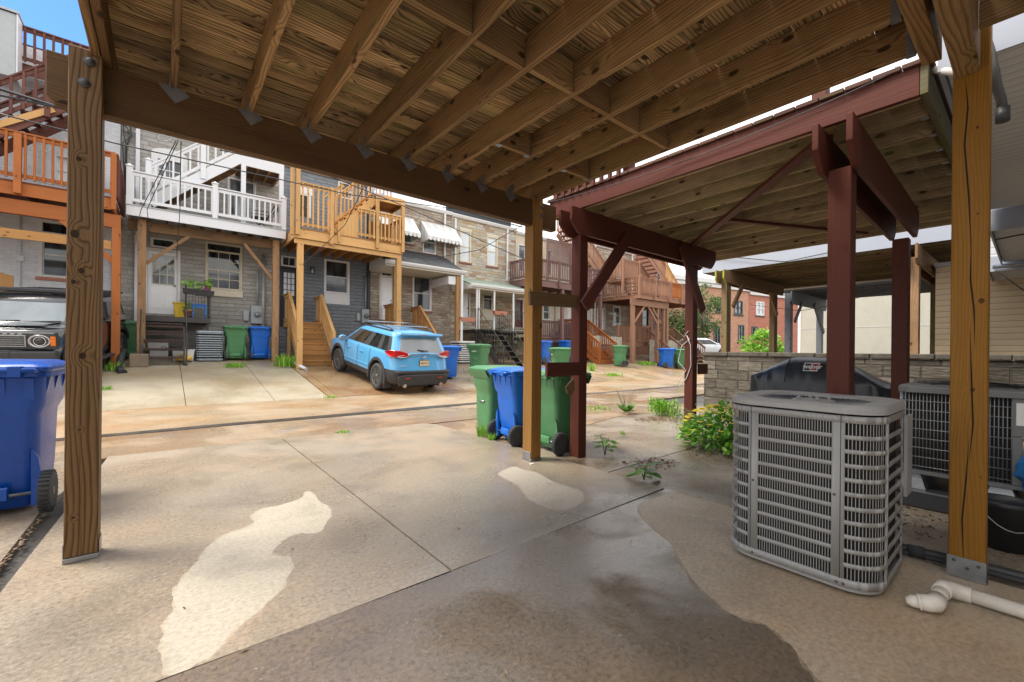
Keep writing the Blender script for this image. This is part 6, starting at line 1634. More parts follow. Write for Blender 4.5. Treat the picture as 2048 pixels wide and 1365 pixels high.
# --- light blue SUV across the alley, nose towards the houses
def blue_car():
    root = thing('parked_car', 'light blue SUV with black roof rails parked nose towards the cedar steps', 'car')
    S = dict(side_y=[-1.78, -1.35, -.9, -.3, .3, .85, 1.34, 1.72], axles=(-1.35, 1.34), wr=.36,
             layers=[(.24, .80, -2.14, 2.15), (.30, .885, -2.24, 2.24), (.46, .915, -2.29, 2.32), (.56, .925, -2.285, 2.34), (.66, .925, -2.275, 2.345), (.80, .928, -2.235, 2.34), (.95, .922, -2.20, 2.30), (1.06, .905, -2.165, 2.22), (1.12, .88, -2.14, 2.12)],
             hood=((.85, 1.115), (2.25, .93)), clad_layers=2, rear_clad=4,
             glass_layers=[(1.05, .895, -2.16, 1.27), (1.085, .885, -2.14, 1.18), (1.30, .815, -2.02, .80), (1.535, .735, -1.89, .40), (1.565, .72, -1.86, .32), (1.625, .67, -1.78, .12), (1.66, .53, -1.6, -.10)],
             win=(1, 3), pillars=[0.0, .06, .205, .222, .482, .50, .84, .97], side_glass=(1, 3, 5), rear_glass=M['car_glass_pale'], black_pillars=True, crown=.02)
    car_shell(S, M['car_blue'], root)
    car_wheels(root, (-1.35, 1.34), .36, 1.63)
    # arch trims
    for y in (-1.35, 1.34):
        for s in (-1, 1):
            a = MB(); r0, r1 = .435, .525; secs = []
            for k in range(19):
                g = R(-14 + 208 * k / 18); cy, cz = math.cos(g), math.sin(g)
                secs.append([V((s * .880, y + r0 * cy, .37 + r0 * cz)), V((s * .938, y + r0 * cy, .37 + r0 * cz)), V((s * .945, y + (r0 + .04) * cy, .37 + (r0 + .04) * cz)), V((s * .932, y + r1 * cy, .37 + r1 * cz)), V((s * .88, y + r1 * cy, .37 + r1 * cz))])
            a.loft(secs); pt(a, 'wheel_arch', 'clad', root)
            if y < 0: pt(MB().box(s * .72, y - .50, .13, s * .93, y - .47, .40), 'mud_flap', 'clad', root)
    for s in (-1, 1):
        m = MB().loft([rrect3(s * 1.02, .86, 1.13, .10, .085), rrect3(s * 1.03, .80, 1.13, .125, .10), rrect3(s * 1.0, .74, 1.13, .11, .085)]); mm = pt(m, 'wing_mirror', 'car_blue', root, bevel=.01)
        lk(MB().box(s * .93, .735, 1.07, s * 1.11, .741, 1.19).build('mirror_glass', M['car_glass_pale']), mm)
        pt(MB().box(s * .86, .78, 1.06, s * .96, .84, 1.10), 'mirror_arm', 'clad', root)
        rl = MB().tube([(s * .63, -1.55, 1.64), (s * .64, -1.42, 1.70), (s * .655, -.6, 1.735), (s * .65, .1, 1.70), (s * .63, .28, 1.64)], .02, 8); rl.box(s * .64 - .025, -1.5, 1.6, s * .64 + .025, .25, 1.652); pt(rl, 'roof_rail', 'clad', root)
        for y in (-.35, .55): pt(MB().box(s * .915, y - .12, .885, s * .945, y + .12, .915).merge(MB().box(s * .92, y - .06, .87, s * .93, y + .06, .93)), 'door_handle', 'car_blue', root, bevel=.008)
        pt(MB().box(s * .918, -.82, .56, s * .936, .86, .60), 'side_moulding', 'car_blue', root, bevel=.004)
        for y in (-.10, .83, -.88): pt(MB().tube([(s * .934, y, .40), (s * .937, y, .8), (s * .928, y + .0, 1.0), (s * .905, y, 1.07)], .004, 4), 'door_gap', 'black', root)
        # tail lamp wraps the corner
        tl = MB().prism([(s * .50, -2.215, 1.13), (s * .50, -2.225, 1.05), (s * .66, -2.215, 1.00), (s * .86, -2.13, 1.01), (s * .86, -2.11, 1.18), (s * .70, -2.165, 1.185)], (0, .05, 0))
        tl.prism([(s * .855, -2.135, 1.185), (s * .855, -2.14, 1.01), (s * .945, -1.98, 1.02), (s * .935, -1.72, 1.10), (s * .925, -1.98, 1.18)], (-s * .05, .02, 0)); tq = pt(tl, 'tail_lamp', 'red_lens', root, bevel=.008)
        lk(MB().prism([(s * .44, -2.222, 1.10), (s * .46, -2.232, 1.035), (s * .66, -2.224, 1.005), (s * .80, -2.175, 1.015), (s * .72, -2.200, 1.06)], (0, .03, 0)).build('reverse_lens', M['clear_lens'], None, bevel=.004), tq)
        pt(MB().cyl((s * .56, -2.30, .27), (s * .56, -2.1, .29), .05, 14).merge(MB().lathe((s * .56, -2.30, .27), [(.052, 0), (.056, .01), (.05, .03), (.045, .01)], 14, (0, 1, 0), caps=False)), 'exhaust_tip', 'chrome', root)
    MB2 = MB().prism([(-.70, -1.84, 1.60), (.70, -1.84, 1.60), (.66, -2.03, 1.585), (-.66, -2.03, 1.585)], (0, 0, .035)); MB2.prism([(-.66, -2.03, 1.584), (.66, -2.03, 1.584), (.62, -1.9, 1.53), (-.62, -1.9, 1.53)], (0, .02, .02)); pt(MB2, 'roof_spoiler', 'car_blue', root, bevel=.012)
    pt(MB().box(-.14, -2.036, 1.596, .14, -2.030, 1.61), 'brake_light', 'red_lens', root)
    for y in (-1.2, -.05):
        pt(MB().box(-.66, y - .03, 1.74, .66, y + .03, 1.762), 'cross_bar', 'chrome', root, bevel=.006)
    # tailgate: chrome strip, badge, plate, bumper parts
    pt(MB().prism([(-.52, -2.235, 1.04), (-.42, -2.24, 1.105), (.42, -2.24, 1.105), (.52, -2.235, 1.04), (.46, -2.242, 1.04), (.38, -2.245, 1.085), (-.38, -2.245, 1.085), (-.46, -2.242, 1.04)], (0, .05, 0)), 'chrome_strip', 'chrome', root)
    bd = MB().lathe((0, -2.232, 1.0), [(.055, 0), (.055, .012), (.046, .012), (.046, .0)], 20, (0, -1, 0), caps=False)
    e = MB()
    for k in range(20):
        pass
    bd.tube([(0, -2.245, 1.042), (0, -2.245, .958)], .006, 6); bd.tube([(-.04, -2.245, 1.012), (0, -2.247, 1.03), (.04, -2.245, 1.012)], .006, 6); pt(bd, 'badge', 'chrome', root)
    pl = pt(MB().box(-.155, -2.252, .78, .155, -2.225, .945), 'number_plate', 'black', root, bevel=.008)
    px = lk(MB().box(-.145, -2.256, .79, .145, -2.253, .935).build('plate_face', m_plain('plate_yellow_white', (.62, .52, .36), .5, 0, .35, 20)), pl)
    root['pl'] = 1
    for k, (x, n) in enumerate(((-.105, 0), (-.05, 1), (.005, 2), (.055, 1), (.105, 0))):
        pass
    pt(MB().prism([(-.86, -2.22, .62), (.86, -2.22, .62), (.80, -2.30, .60), (-.80, -2.30, .60)], (0, 0, .05)), 'bumper_step', 'clad', root, bevel=.01)
    pt(MB().prism([(-.78, -2.315, .52), (-.62, -2.315, .56), (.62, -2.315, .56), (.78, -2.315, .52), (.74, -2.30, .27), (-.74, -2.30, .27)], (0, .06, 0)), 'bumper_insert', 'clad', root, bevel=.012)
    for s in (-1, 1): pt(MB().box(s * .42, -2.322, .46, s * .58, -2.314, .485), 'reflector', 'red_lens', root)
    pt(MB().tube([(-.16, -2.07, 1.19), (.02, -2.13, 1.185), (.18, -2.12, 1.18)], [.022, .016, .008], 6), 'rear_wiper', 'black', root)
    pt(MB().box(-.35, -2.0, .16, .35, -1.2, .24).merge(MB().cyl((0, -2.25, .25), (0, -2.0, .25), .03, 8)), 'underbody', 'black', root)
    text = text_mesh('8EJ4718', .075, M['black'], 'plate_number', (0, -2.2575, .862), (1, 0, 0), (0, 0, 1)); text.parent = pl
    text = text_mesh('RAV4', .07, M['chrome'], 'model_lettering', (-.62, -2.243, .80), (1, 0, 0), (0, 0, 1)); text.parent = root
    del root['pl']
    for o in kids(root): pass
    return root
def rrect3(x, y, z, hw, hh, n=10): return [V((x + hw * math.cos(2 * math.pi * k / n), y, z + hh * math.sin(2 * math.pi * k / n))) for k in range(n)]
bc = blue_car()
PITCH = math.atan(SL)
yc = 12.78
bc.rotation_mode = 'XYZ'; bc.rotation_euler = (PITCH, 0, R(4.5)); bc.location = (5.28, yc, zg(yc) + .015)

# --- black off-roader under the orange balcony, nose towards the alley
def black_car():
    root = thing('parked_car', 'black boxy off-road car under the orange balcony with round headlamp and amber lamp', 'car')
    # local: front towards -y, so the shell is built with its nose at +y and turned
    S = dict(side_y=[-1.7, -1.3, -.9, -.3, .3, .8, 1.25, 1.6], axles=(-1.25, 1.28), wr=.41,
             layers=[(.34, .82, -2.0, 2.02), (.40, .91, -2.06, 2.10), (.56, .955, -2.08, 2.14), (.70, .965, -2.08, 2.12), (.80, .965, -2.08, 2.06), (1.00, .965, -2.08, 2.05), (1.10, .96, -2.07, 2.02), (1.18, .94, -2.05, 1.97), (1.22, .92, -2.04, 1.90)],
             hood=((.75, 1.25), (2.05, 1.15)), clad_layers=2,
             glass_layers=[(1.18, .925, -2.05, 1.06), (1.24, .91, -2.04, .94), (1.46, .87, -2.01, .76), (1.68, .83, -1.98, .58), (1.73, .82, -1.96, .52), (1.81, .79, -1.93, .40), (1.85, .70, -1.8, .2)],
             win=(1, 3), pillars=[0.0, .05, .22, .245, .49, .52, .86, .96], side_glass=(1, 3, 5), screen=M['screen'], black_pillars=True, crown=.015)
    car_shell(S, M['car_black'], root)
    car_wheels(root, (-1.25, 1.28), .41, 1.72, .26, 'alloy', 6)
    for y in (-1.25, 1.28):
        for s in (-1, 1):
            a = MB(); r0, r1 = .49, .60; secs = []
            for k in range(17):
                g = R(-10 + 200 * k / 16); cy, cz = math.cos(g), math.sin(g)
                secs.append([V((s * .93, y + r0 * cy, .42 + r0 * cz)), V((s * 1.01, y + r0 * cy, .42 + r0 * cz)), V((s * 1.01, y + r1 * cy, .42 + r1 * cz * .97)), V((s * .93, y + r1 * cy, .42 + r1 * cz * .97))])
            pt(a.loft(secs), 'wheel_arch', 'clad', root, bevel=.01)
    # nose
    pt(MB().box(-.96, 2.02, .44, .96, 2.22, .76).merge(MB()), 'front_bumper', 'clad', root, bevel=.03, seg=2)
    for x in (-.30, .30): pt(MB().box(x - .004, 2.215, .46, x + .004, 2.224, .75), 'bumper_seam', 'black', root)
    nf = pt(MB().box(-.93, 1.95, .78, .93, 2.11, 1.13), 'front_panel', 'clad', root, bevel=.02)
    gr = MB().box(-.50, 2.10, .84, .50, 2.135, .86); gr.box(-.50, 2.10, 1.05, .50, 2.135, 1.075)
    for k in range(4): gr.box(-.48, 2.105, .885 + k * .042, .48, 2.125, .90 + k * .042)
    for x in (-.5, .5): gr.box(x - .012, 2.10, .84, x + .012, 2.135, 1.075)
    lk(gr.build('grille', M['galv'], None, bevel=.003), nf)
    ch = MB()
    for k in range(9): ch.box(-.46 + k * .105, 2.118, 1.085, -.40 + k * .105, 2.124, 1.11)
    lk(ch.build('grille_slots', M['clear_lens'], None), nf)
    for s in (-1, 1):
        c = V((s * .70, 2.105, .955))
        hl = pt(MB().lathe(c, [(.128, 0), (.132, .02), (.118, .03), (.105, .012), (.10, .0)], 32, (0, 1, 0), caps=False), 'headlamp', 'clear_lens', root)
        for p in hl.data.vertices: p.co.x = c.x + (p.co.x - c.x) * 1.28
        hl2 = MB().lathe(c, [(.098, .0), (.098, .008), (.085, .016), (.08, .004)], 28, (0, 1, 0), caps=False); lk(hl2.build('lamp_ring', M['chrome']), hl)
        lk(MB().lathe(c, [(.08, .003), (.06, .018), (.01, .022)], 24, (0, 1, 0)).build('lens', M['car_glass']), hl)
        lk(MB().lathe(c, [(.127, -.005), (.12, .001), (.01, .002)], 28, (0, 1, 0)).build('reflector_bowl', M['hub']), hl)
        for p in kids(hl)[-1].data.vertices: p.co.x = c.x + (p.co.x - c.x) * 1.25
        am = MB()
        for k in range(3): am.box(s * .865, 2.10, .87 + k * .062, s * .925, 2.125, .925 + k * .062)
        am.box(s * .855, 2.10, .86, s * .935, 2.112, 1.055); pt(am, 'side_marker', 'amber_lens', root, bevel=.004)
        pt(MB().loft([rrect3(s * 1.10, .82, 1.32, .13, .11), rrect3(s * 1.11, .74, 1.32, .14, .12), rrect3(s * 1.09, .66, 1.32, .11, .10)]), 'wing_mirror', 'car_black', root)
        pt(MB().box(s * .80, -1.9, 1.84, s * .86, .35, 1.90), 'roof_rail', 'clad', root, bevel=.01)
        pt(MB().box(s * .95, -.8, .30, s * 1.08, .75, .36), 'side_step', 'clad', root, bevel=.01)
    for k in range(9): pt(MB().box(-.80, -1.8 + k * .26, 1.885, .80, -1.72 + k * .26, 1.915), 'rack_slat', 'clad', root, bevel=.004)
    pt(MB().box(-.83, .33, 1.86, .83, .42, 1.95), 'rack_fairing', 'clad', root, bevel=.02)
    pt(MB().prism([(-.62, .85, 1.238), (.0, 1.0, 1.245), (.62, .85, 1.238), (.55, 1.5, 1.212), (.2, 1.72, 1.205), (-.2, 1.72, 1.205), (-.55, 1.5, 1.212)], (0, 0, .02)), 'hood_bulge', 'car_black', root, bevel=.012)
    for s in (-1, 1): pt(MB().box(s * .30, 1.55, 1.215, s * .80, 1.68, 1.224), 'hood_decal', 'black', root)
    pt(MB().tube([(-.62, 1.02, 1.27), (-.2, 1.07, 1.255), (.05, 1.06, 1.258)], .012, 6), 'wiper', 'black', root); pt(MB().tube([(.02, 1.04, 1.27), (.4, 1.06, 1.256), (.66, 1.0, 1.262)], .012, 6), 'wiper', 'black', root)
    pt(MB().box(.52, .58, 1.70, .60, .60, 1.76), 'inspection_sticker', 'white', root)
    pt(MB().box(-.7, -1.8, .3, .7, 1.9, .42), 'underbody', 'black', root)
    return root
M['screen'] = m_glass('pale_reflecting_windscreen', (.16, .185, .20), (.27, .30, .31), .8, .08)
kc = black_car()
yk = 14.95
kc.rotation_euler = (-PITCH * .9, 0, R(167)); kc.location = (-2.12, yk, zg(yk) + .01)

# --- white car far off beyond the block wall
def white_car():
    root = thing('parked_car', 'white hatchback seen over the end of the block wall', 'car')
    S = dict(side_y=[-1.5, -1.2, -.8, -.3, .3, .8, 1.2, 1.5], axles=(-1.22, 1.25), wr=.31,
             layers=[(.22, .74, -1.9, 1.95), (.30, .82, -1.98, 2.02), (.5, .86, -2.0, 2.06), (.7, .87, -1.99, 2.03), (.85, .86, -1.95, 1.95), (.93, .84, -1.9, 1.85)],
             hood=((.8, .96), (2.0, .74)), clad_layers=1,
             glass_layers=[(.90, .84, -1.92, 1.35), (.95, .82, -1.88, 1.22), (1.15, .75, -1.7, .80), (1.34, .67, -1.5, .42), (1.40, .64, -1.4, .28), (1.46, .52, -1.2, 0)],
             win=(1, 3), pillars=[0.0, .08, .22, .25, .49, .52, .84, .95], side_glass=(1, 3, 5), black_pillars=True)
    car_shell(S, M['car_white'], root); car_wheels(root, (-1.22, 1.25), .31, 1.5, .2)
    for s in (-1, 1):
        pt(MB().loft([rrect3(s * .93, .80, 1.02, .09, .07), rrect3(s * .94, .72, 1.02, .1, .08)]), 'wing_mirror', 'car_white', root)
        for y in (-.35, .5): pt(MB().box(s * .855, y - .09, .76, s * .88, y + .09, .785), 'door_handle', 'car_white', root, bevel=.005)
    return root
wc = white_car()
# ---------------------------------------------------------------- block wall at the end of the neighbour's yard
M['block'] = m_masonry('old_concrete_blocks', [(.19, .165, .125), (.115, .098, .075), (.24, .21, .165), (.085, .072, .055), (.155, .135, .105)], (.07, .06, .048), .41, .203, .014, 1.0, .9, .03, .85, .6)
M['coping'] = m_plain('stained_coping', (.095, .082, .064), .9, 0, .6, 7, .8)
t = thing('block_wall', 'stained concrete block wall with a flat coping behind the covered grill', 'wall', (9.55, 1.8, 0))
MB().box(9.45, -3.0, -.06, 9.66, 4.72, 1.12).build('wall', M['block'], t, .012)
y = -3.0
while y < 4.7:
    MB().box(9.42, y, 1.123, 9.70, min(y + .79, 4.75), 1.205 + random.uniform(-.004, .006)).build('coping', M['coping'], t, .012); y += .8

# ---------------------------------------------------------------- deck with the white fascia beyond the wall
M['moss'] = m_wood('mossy_lumber', (.24, .16, .085), (.09, .055, .025), .6, 40, .4, .8, .25, .55, .6)
M['mossg'] = m_plain('moss_green_end', (.26, .33, .03), .9, 0, .3, 20)
M['slatepost'] = paint_wood('slate_grey_post_paint', (.16, .17, .19), .8)
M['fascia_w'] = m_plain('aluminium_fascia', (.36, .38, .43), .4, .05, .04, 2)
wd = thing('timber_deck', 'weathered mossy deck with a white metal fascia beyond the block wall', 'deck', (12.7, 3, 0))
def bevel_beam(root, x0, x1, y, zb, zt, mat, endmat=None, t=.04):
    MB().prism([(x0, y, zt), (x0, y, zb + .10), (x0 + .09, y, zb), (x1 - .09, y, zb), (x1, y, zb + .10), (x1, y, zt)], (0, t, 0)).build('beam', M[mat], root, .004)
    if endmat: MB().prism([(x0 - .003, y, zt), (x0 - .003, y, zb + .10), (x0 + .087, y, zb - .003), (x0 + .087, y, zb - .006), (x0 - .006, y, zb + .10), (x0 - .006, y, zt)], (0, t, 0)).build('moss_growth', M[endmat], root)
zb, zt = 2.93, 3.24
pA = atY(1451, 700, 4.93).x; pB = atY(1546, 700, 4.93).x
for y in (4.82, 5.01): bevel_beam(wd, pA - .35, pB + .5, y, zb, zt, 'oldbeam', 'mossg')
for x in (pA, pB): MB().box(x - .10, 4.865, -.06, x + .13, 5.005, zb + .12, 2).build('post', M['moss'], wd, .005)
pC = 11.0; pD = 14.3
yC = atX(1826, 620, pC).y; yD = atX(1873, 620, pD).y
for y in (1.36, 1.55): bevel_beam(wd, pC - .35, pD + .45, y, zb - .06, zt, 'oldbeam')
for x, y in ((pC, yC), (pD, 1.50)): MB().box(x - .09, y - .09, -.06, x + .09, y + .09, zb + .1, 2).build('post', M['moss'] if x > 12 else M['oldpost'], wd, .005)
for p, q in (((pB - .1, 4.80, 2.3), (pB - .65, 4.80, 2.95)), ((pA + .1, 4.80, 2.35), (pA + .65, 4.80, 2.95)), ((pD - .1, 1.34, 2.3), (pD - .7, 1.34, 2.95))):
    MB().bar(p, q, .05, .12, (q[2] - p[2], 0, p[0] - q[0])).build('brace', M['oldpost'], wd, .004)
x = 11.1
while x < 15.0:
    MB().box(x - .02, .5, zt + .002, x + .02, 5.4, zt + .22, 1).build('joist', M['moss'], wd, .003); x += .4
MB().box(14.98, .5, zt - .02, 15.02, 5.42, zt + .22, 1).build('rim', M['moss'], wd, .003)
MB().cyl((14.95, .6, zt - .05), (14.95, 5.4, zt - .06), .03, 8).build('drain_line', M['pvc'], wd)
b = MB(); y = .45
while y < 5.4: b.box(11.0, y, zt + .222, 15.03, y + .138, zt + .25, 0); y += .147
b.build('decking', M['moss'], wd)
MB().box(10.96, .40, 3.27, 10.985, 5.55, 3.66).build('fascia', M['fascia_w'], wd, .004)
MB().box(10.986, 5.525, 3.27, 15.0, 5.55, 3.66).build('fascia', M['fascia_w'], wd, .004)
rl = MB(); y = .5
while y < 5.5: rl.box(10.99, y, 3.72, 11.03, y + .05, 4.45, 2); y += .16
rl.box(10.98, .45, 3.78, 11.04, 5.5, 3.84, 1); rl.box(10.97, .45, 4.42, 11.06, 5.5, 4.5, 1); rl.build('railing', M['oxblood'], wd)
sd = thing('timber_deck', 'slate grey painted deck behind the mossy deck', 'deck', (17, 3, 0))
p1x, p2x = atY(1581, 640, 4.93).x, atY(1643, 640, 4.93).x
bevel_beam(sd, p1x - .15, p2x + .3, 4.85, 2.75, 3.16, 'slatepost'); bevel_beam(sd, p1x - .15, p2x + .3, 1.55, 2.75, 3.16, 'slatepost')
for x in (p1x, p2x):
    MB().box(x - .12, 4.9, -.06, x + .12, 5.06, 3.1, 2).build('post', M['slatepost'], sd, .004)
    MB().box(x - .08, 1.48, -.06, x + .08, 1.64, 3.1, 2).build('post', M['slatepost'], sd, .004)
MB().bar((p1x + .1, 4.84, 2.2), (p1x + .75, 4.84, 2.85), .05, .1, (-1, 0, 1)).build('brace', M['slatepost'], sd); MB().bar((p2x - .1, 4.84, 1.95), (p2x - 1.15, 4.84, 2.9), .06, .14, (1, 0, 1)).build('brace', M['slatepost'], sd)
x = p1x
while x < p2x + .4: MB().box(x - .02, .5, 3.165, x + .02, 5.3, 3.36, 1).build('joist', M['slatepost'], sd); x += .42
MB().box(p1x - .2, .45, 3.362, p2x + .5, 5.35, 3.39).build('decking', M['black'], sd)

# ---------------------------------------------------------------- neighbouring houses on our side: overhanging bays and siding
def m_siding(name, c, axis=2, pitch=.115, dk=.35):
    g = G(name); p = g.sep(g.pos()); f = g.math('FRACT', g.math('DIVIDE', p[axis], pitch))
    ln = g.ramp(f, [(0.0, dk), (.05, dk), (.10, .92), (.9, 1.0), (1.0, 1.0)])
    n = g.noise(g.pos(), 1.3, 4, .6); cc = g.mix(1.0, g.ramp(n, [(.3, tuple(x * .85 for x in c)), (.7, c)]), ln, 'MULTIPLY')
    g.bump(f, .5, .01); return g.out(cc, .5)
M['soffit'] = m_siding('white_vinyl_soffit', (.74, .73, .70), 0, .10, .55); M['sid_w'] = m_siding('white_vinyl_siding', (.66, .67, .70)); M['sid_b'] = m_siding('beige_vinyl_siding', (.78, .60, .37)); M['soffit_g'] = m_plain('grey_soffit_sheet', (.56, .56, .54), .7, 0, .06, 3)
def bay(label, x0, x1, z0, z1, sof, ymax=.36):
    t = thing('overhanging_bay', label, 'bay', ((x0 + x1) / 2, -1, z0))
    mb = MB().box(x0, -4.0, z0 + .02, x1, ymax, z1); mb.build('wall', M['sid_w'], t)
    MB().box(x0 + .005, -4.0, z0 - .002, x1 - .005, ymax - .01, z0 + .018).build('soffit', M[sof], t)
    MB().box(x0 - .02, -4.0, z0 - .03, x0 - .001, ymax + .02, z0 + .22).build('trim', M['fascia_w'], t); MB().box(x0, ymax + .001, z0 - .03, x1, ymax + .02, z0 + .22).build('trim', M['fascia_w'], t)
    return t
bay('white sided overhanging bay with a ribbed soffit at the right edge above the red deck', 3.62, 7.62, 2.93, 6.2, 'soffit')
t = bay('second white overhanging bay with a smooth grey soffit further along', 7.72, 10.6, 2.72, 6.2, 'soffit_g', .34)
t = bay('third white overhanging bay with a pipe under its edge above the beige siding', 10.7, 12.2, 2.62, 6.2, 'soffit_g', .5)
MB().cyl((10.62, -3, 2.68), (10.62, .45, 2.66), .035, 8).build('pipe', M['galv'], t)
t = thing('side_extension', 'beige vinyl sided extension beyond the block wall at the right edge', 'building', (14, -.5, 0))
MB().box(12.3, -4.0, -.06, 15.6, 1.30, 3.0).build('wall', M['sid_b'], t)
MB().box(12.28, -4.0, 3.002, 15.62, 1.32, 3.08).build('roof', M['white'], t)
# ---------------------------------------------------------------- far street: stucco gable wall, brick houses
XS = 24.0
pl_ = atX(1597, 640, XS)
t = thing('stucco_building', 'cream stucco side wall standing behind the grey deck posts', 'building', (XS + 4, pl_.y - 4, 0))
M['stucco'] = m_plain('cream_stucco', (.40, .375, .31), .85, 0, .10, 1.4, .2)
MB().box(XS, pl_.y - 9, -.06, XS + 9, pl_.y, 6.6).build('wall', M['stucco'], t)
MB().box(XS - .02, pl_.y - .10, -.05, XS - .002, pl_.y + .02, 6.6).build('corner_board', M['white'], t); MB().box(XS - .012, pl_.y - 9, 2.38, XS - .001, pl_.y - .11, 2.40).build('control_joint', M['soffit_g'], t)
MB().box(XS - .1, pl_.y - 9, 6.602, XS + 9.1, pl_.y + .1, 6.7).build('roof', M['white'], t)
def far_house(label, px0, px1, wall, wins, ztop=8.3, dist=44.0, trimc='white'):
    ang = R(-11.8); u = V((math.cos(ang), math.sin(ang), 0)); P0 = V((46.0, 19.2, 0)); nrm = V((-u.y, u.x, 0))
    def on(px, py):
        d = ray(px, py); C0 = V((0, 0, CAM_H)); tt = (P0 - C0).dot(nrm) / d.dot(nrm); return C0 + d * tt
    s = lambda p: (p - P0).dot(u)
    a, b = s(on(px0, 640)), s(on(px1, 640))
    t = thing('brick_house', label, 'house', P0 + u * (a + b) / 2 + V((0, 0, .3)), 0, 'brick houses on the far street')
    loc = Matrix.Translation(P0) @ Matrix(((u.x, nrm.x, 0, 0), (u.y, nrm.y, 0, 0), (0, 0, 1, 0), (0, 0, 0, 1)))
    holes = []
    for w in wins:
        q0, q1 = on(w[0], w[1]), on(w[2], w[3]); holes.append((s(q0), s(q1), q1.z, q0.z))
    def tr(mb): 
        m2 = MB(); m2.merge(mb, loc); return m2
    mb = MB(); wall_panel(mb, a, b, -.06, ztop, 0, holes)
    mb.quad((a, 0, -.06), (a, 9, -.06), (a, 9, ztop), (a, 0, ztop)); mb.quad((b, 0, -.06), (b, 9, -.06), (b, 9, ztop), (b, 0, ztop)); mb.quad((a, 0, ztop), (b, 0, ztop), (b, 9, ztop), (a, 9, ztop))
    tr(mb).build('wall', M[wall], t)
    cn = MB().box(a, -.35, ztop - .1, b, -.002, ztop + .35); cn.box(a, -.2, ztop - .45, b, -.001, ztop - .1); tr(cn).build('cornice', M[trimc], t, .03)
    for h, w in zip(holes, wins):
        fr = MB(); f = .13; m = w[4]
        for q in ((h[0], h[2], h[0] + f, h[3]), (h[1] - f, h[2], h[1], h[3]), (h[0] + f, h[2], h[1] - f, h[2] + f), (h[0] + f, h[3] - f, h[1] - f, h[3]), (h[0] + f, (h[2] + h[3]) / 2 - .04, h[1] - f, (h[2] + h[3]) / 2 + .04), ((h[0] + h[1]) / 2 - .03, h[2] + f, (h[0] + h[1]) / 2 + .03, h[3] - f)):
            fr.box(q[0], -.03, q[1], q[2], .1, q[3])
        fo = tr(fr).build('window', M[m], t)
        MBp = MB().quad((h[0], .06, h[2]), (h[1], .06, h[2]), (h[1], .06, h[3]), (h[0], .06, h[3])); tr(MBp).build('pane', M[w[5]], fo)
        tr(MB().box(h[0] - .1, -.08, h[2] - .16, h[1] + .1, .02, h[2] - .01)).build('sill', M['coping'], fo)
    return t
M['f_orange'] = m_masonry('pale_orange_brick', [(.52, .24, .13), (.60, .31, .18), (.47, .20, .11)], (.42, .34, .28), .215, .075, .010, .4, .8, .01, .15, .2)
M['f_red'] = m_masonry('bright_red_brick', [(.46, .14, .08), (.52, .18, .10), (.40, .11, .07)], (.40, .28, .23), .215, .075, .010, .4, .8, .01, .15, .2)
far_house('pale orange brick house on the far street with black window frames', 1330, 1497, 'f_orange', [(1432, 603, 1441, 625, 'black', 'glass'), (1468, 601, 1485, 630, 'black', 'glass_mid'), (1476, 650, 1488, 684, 'black', 'glass_mid'), (1427, 655, 1440, 700, 'black', 'glass')], 8.0)
far_house('red brick house on the far street beside the cream stucco wall', 1497.5, 1640, 'f_red', [(1512, 603, 1528, 632, 'white', 'glass_pale'), (1503, 653, 1515, 676, 'black', 'glass'), (1539, 655, 1552, 692, 'white', 'glass_mid')], 7.7)
wcp = V((0, 0, CAM_H)) + ray(1402, 690) * 33
wc.location = (wcp.x, wcp.y, zg(wcp.y) + .01); wc.rotation_euler.z = R(-110)
t = thing('rowhouse', 'unseen white sided neighbouring rowhouse wall, added to block the light from behind', 'house', (7, -2, 0))
MB().box(-6, -6.0, -.06, 12.2, -1.6, 2.69).build('wall', M['sid_w'], t); MB().box(-6, -6.0, 2.692, 3.6, -1.6, 6.0).build('upper_wall', M['sid_w'], t)  # out of view, added to shade the right foreground from behind
def gz(px, py):
    p = atZ(px, py, 0.0)
    if p.y < 10.9 and p.y > 0: return p
    d = ray(px, py); tt = (CAM_H + SL * 10.86) / (SL * d.y - d.z); return V((0, 0, CAM_H)) + d * tt
def blades(mb, c, r, n, h, seed, w=.007, lean=.5):
    rd_ = random.Random(seed)
    for _ in range(n):
        a = rd_.uniform(0, 6.283); q = V(c) + V((math.cos(a), math.sin(a), 0)) * r * rd_.random() ** .6
        d = V((math.cos(a + rd_.gauss(0, .8)), math.sin(a + rd_.gauss(0, .8)), 0)); hh = h * rd_.uniform(.5, 1.15); l = lean * rd_.random()
        s = V((-d.y, d.x, 0)) * w
        p1 = q + d * l * hh * .4 + V((0, 0, hh * .6)); p2 = q + d * l * hh + V((0, 0, hh * (1 - .3 * l)))
        n0 = mb.add([q - s, q + s, p1 + s * .8, p1 - s * .8, p2]); mb.face((n0, n0 + 1, n0 + 2, n0 + 3)); mb.face((n0 + 3, n0 + 2, n0 + 4))
    return mb
def big_leaf(mb, base, tip, w, n=(0, 0, 1), fold=.12):
    base, tip = V(base), V(tip); a = tip - base; b = a.cross(V(n)).normalized(); u = b.cross(a).normalized()
    i = mb.add([base, base + a * .3 + b * w * .42 + u * w * fold, base + a * .62 + b * w * .5 + u * w * fold, tip, base + a * .62 - b * w * .5 + u * w * fold, base + a * .3 - b * w * .42 + u * w * fold, base + a * .35, base + a * .68])
    for f in ((0, 1, 6), (1, 2, 7, 6), (2, 3, 7), (3, 4, 7), (4, 5, 6, 7), (5, 0, 6)): mb.face([i + k for k in f], None, True)
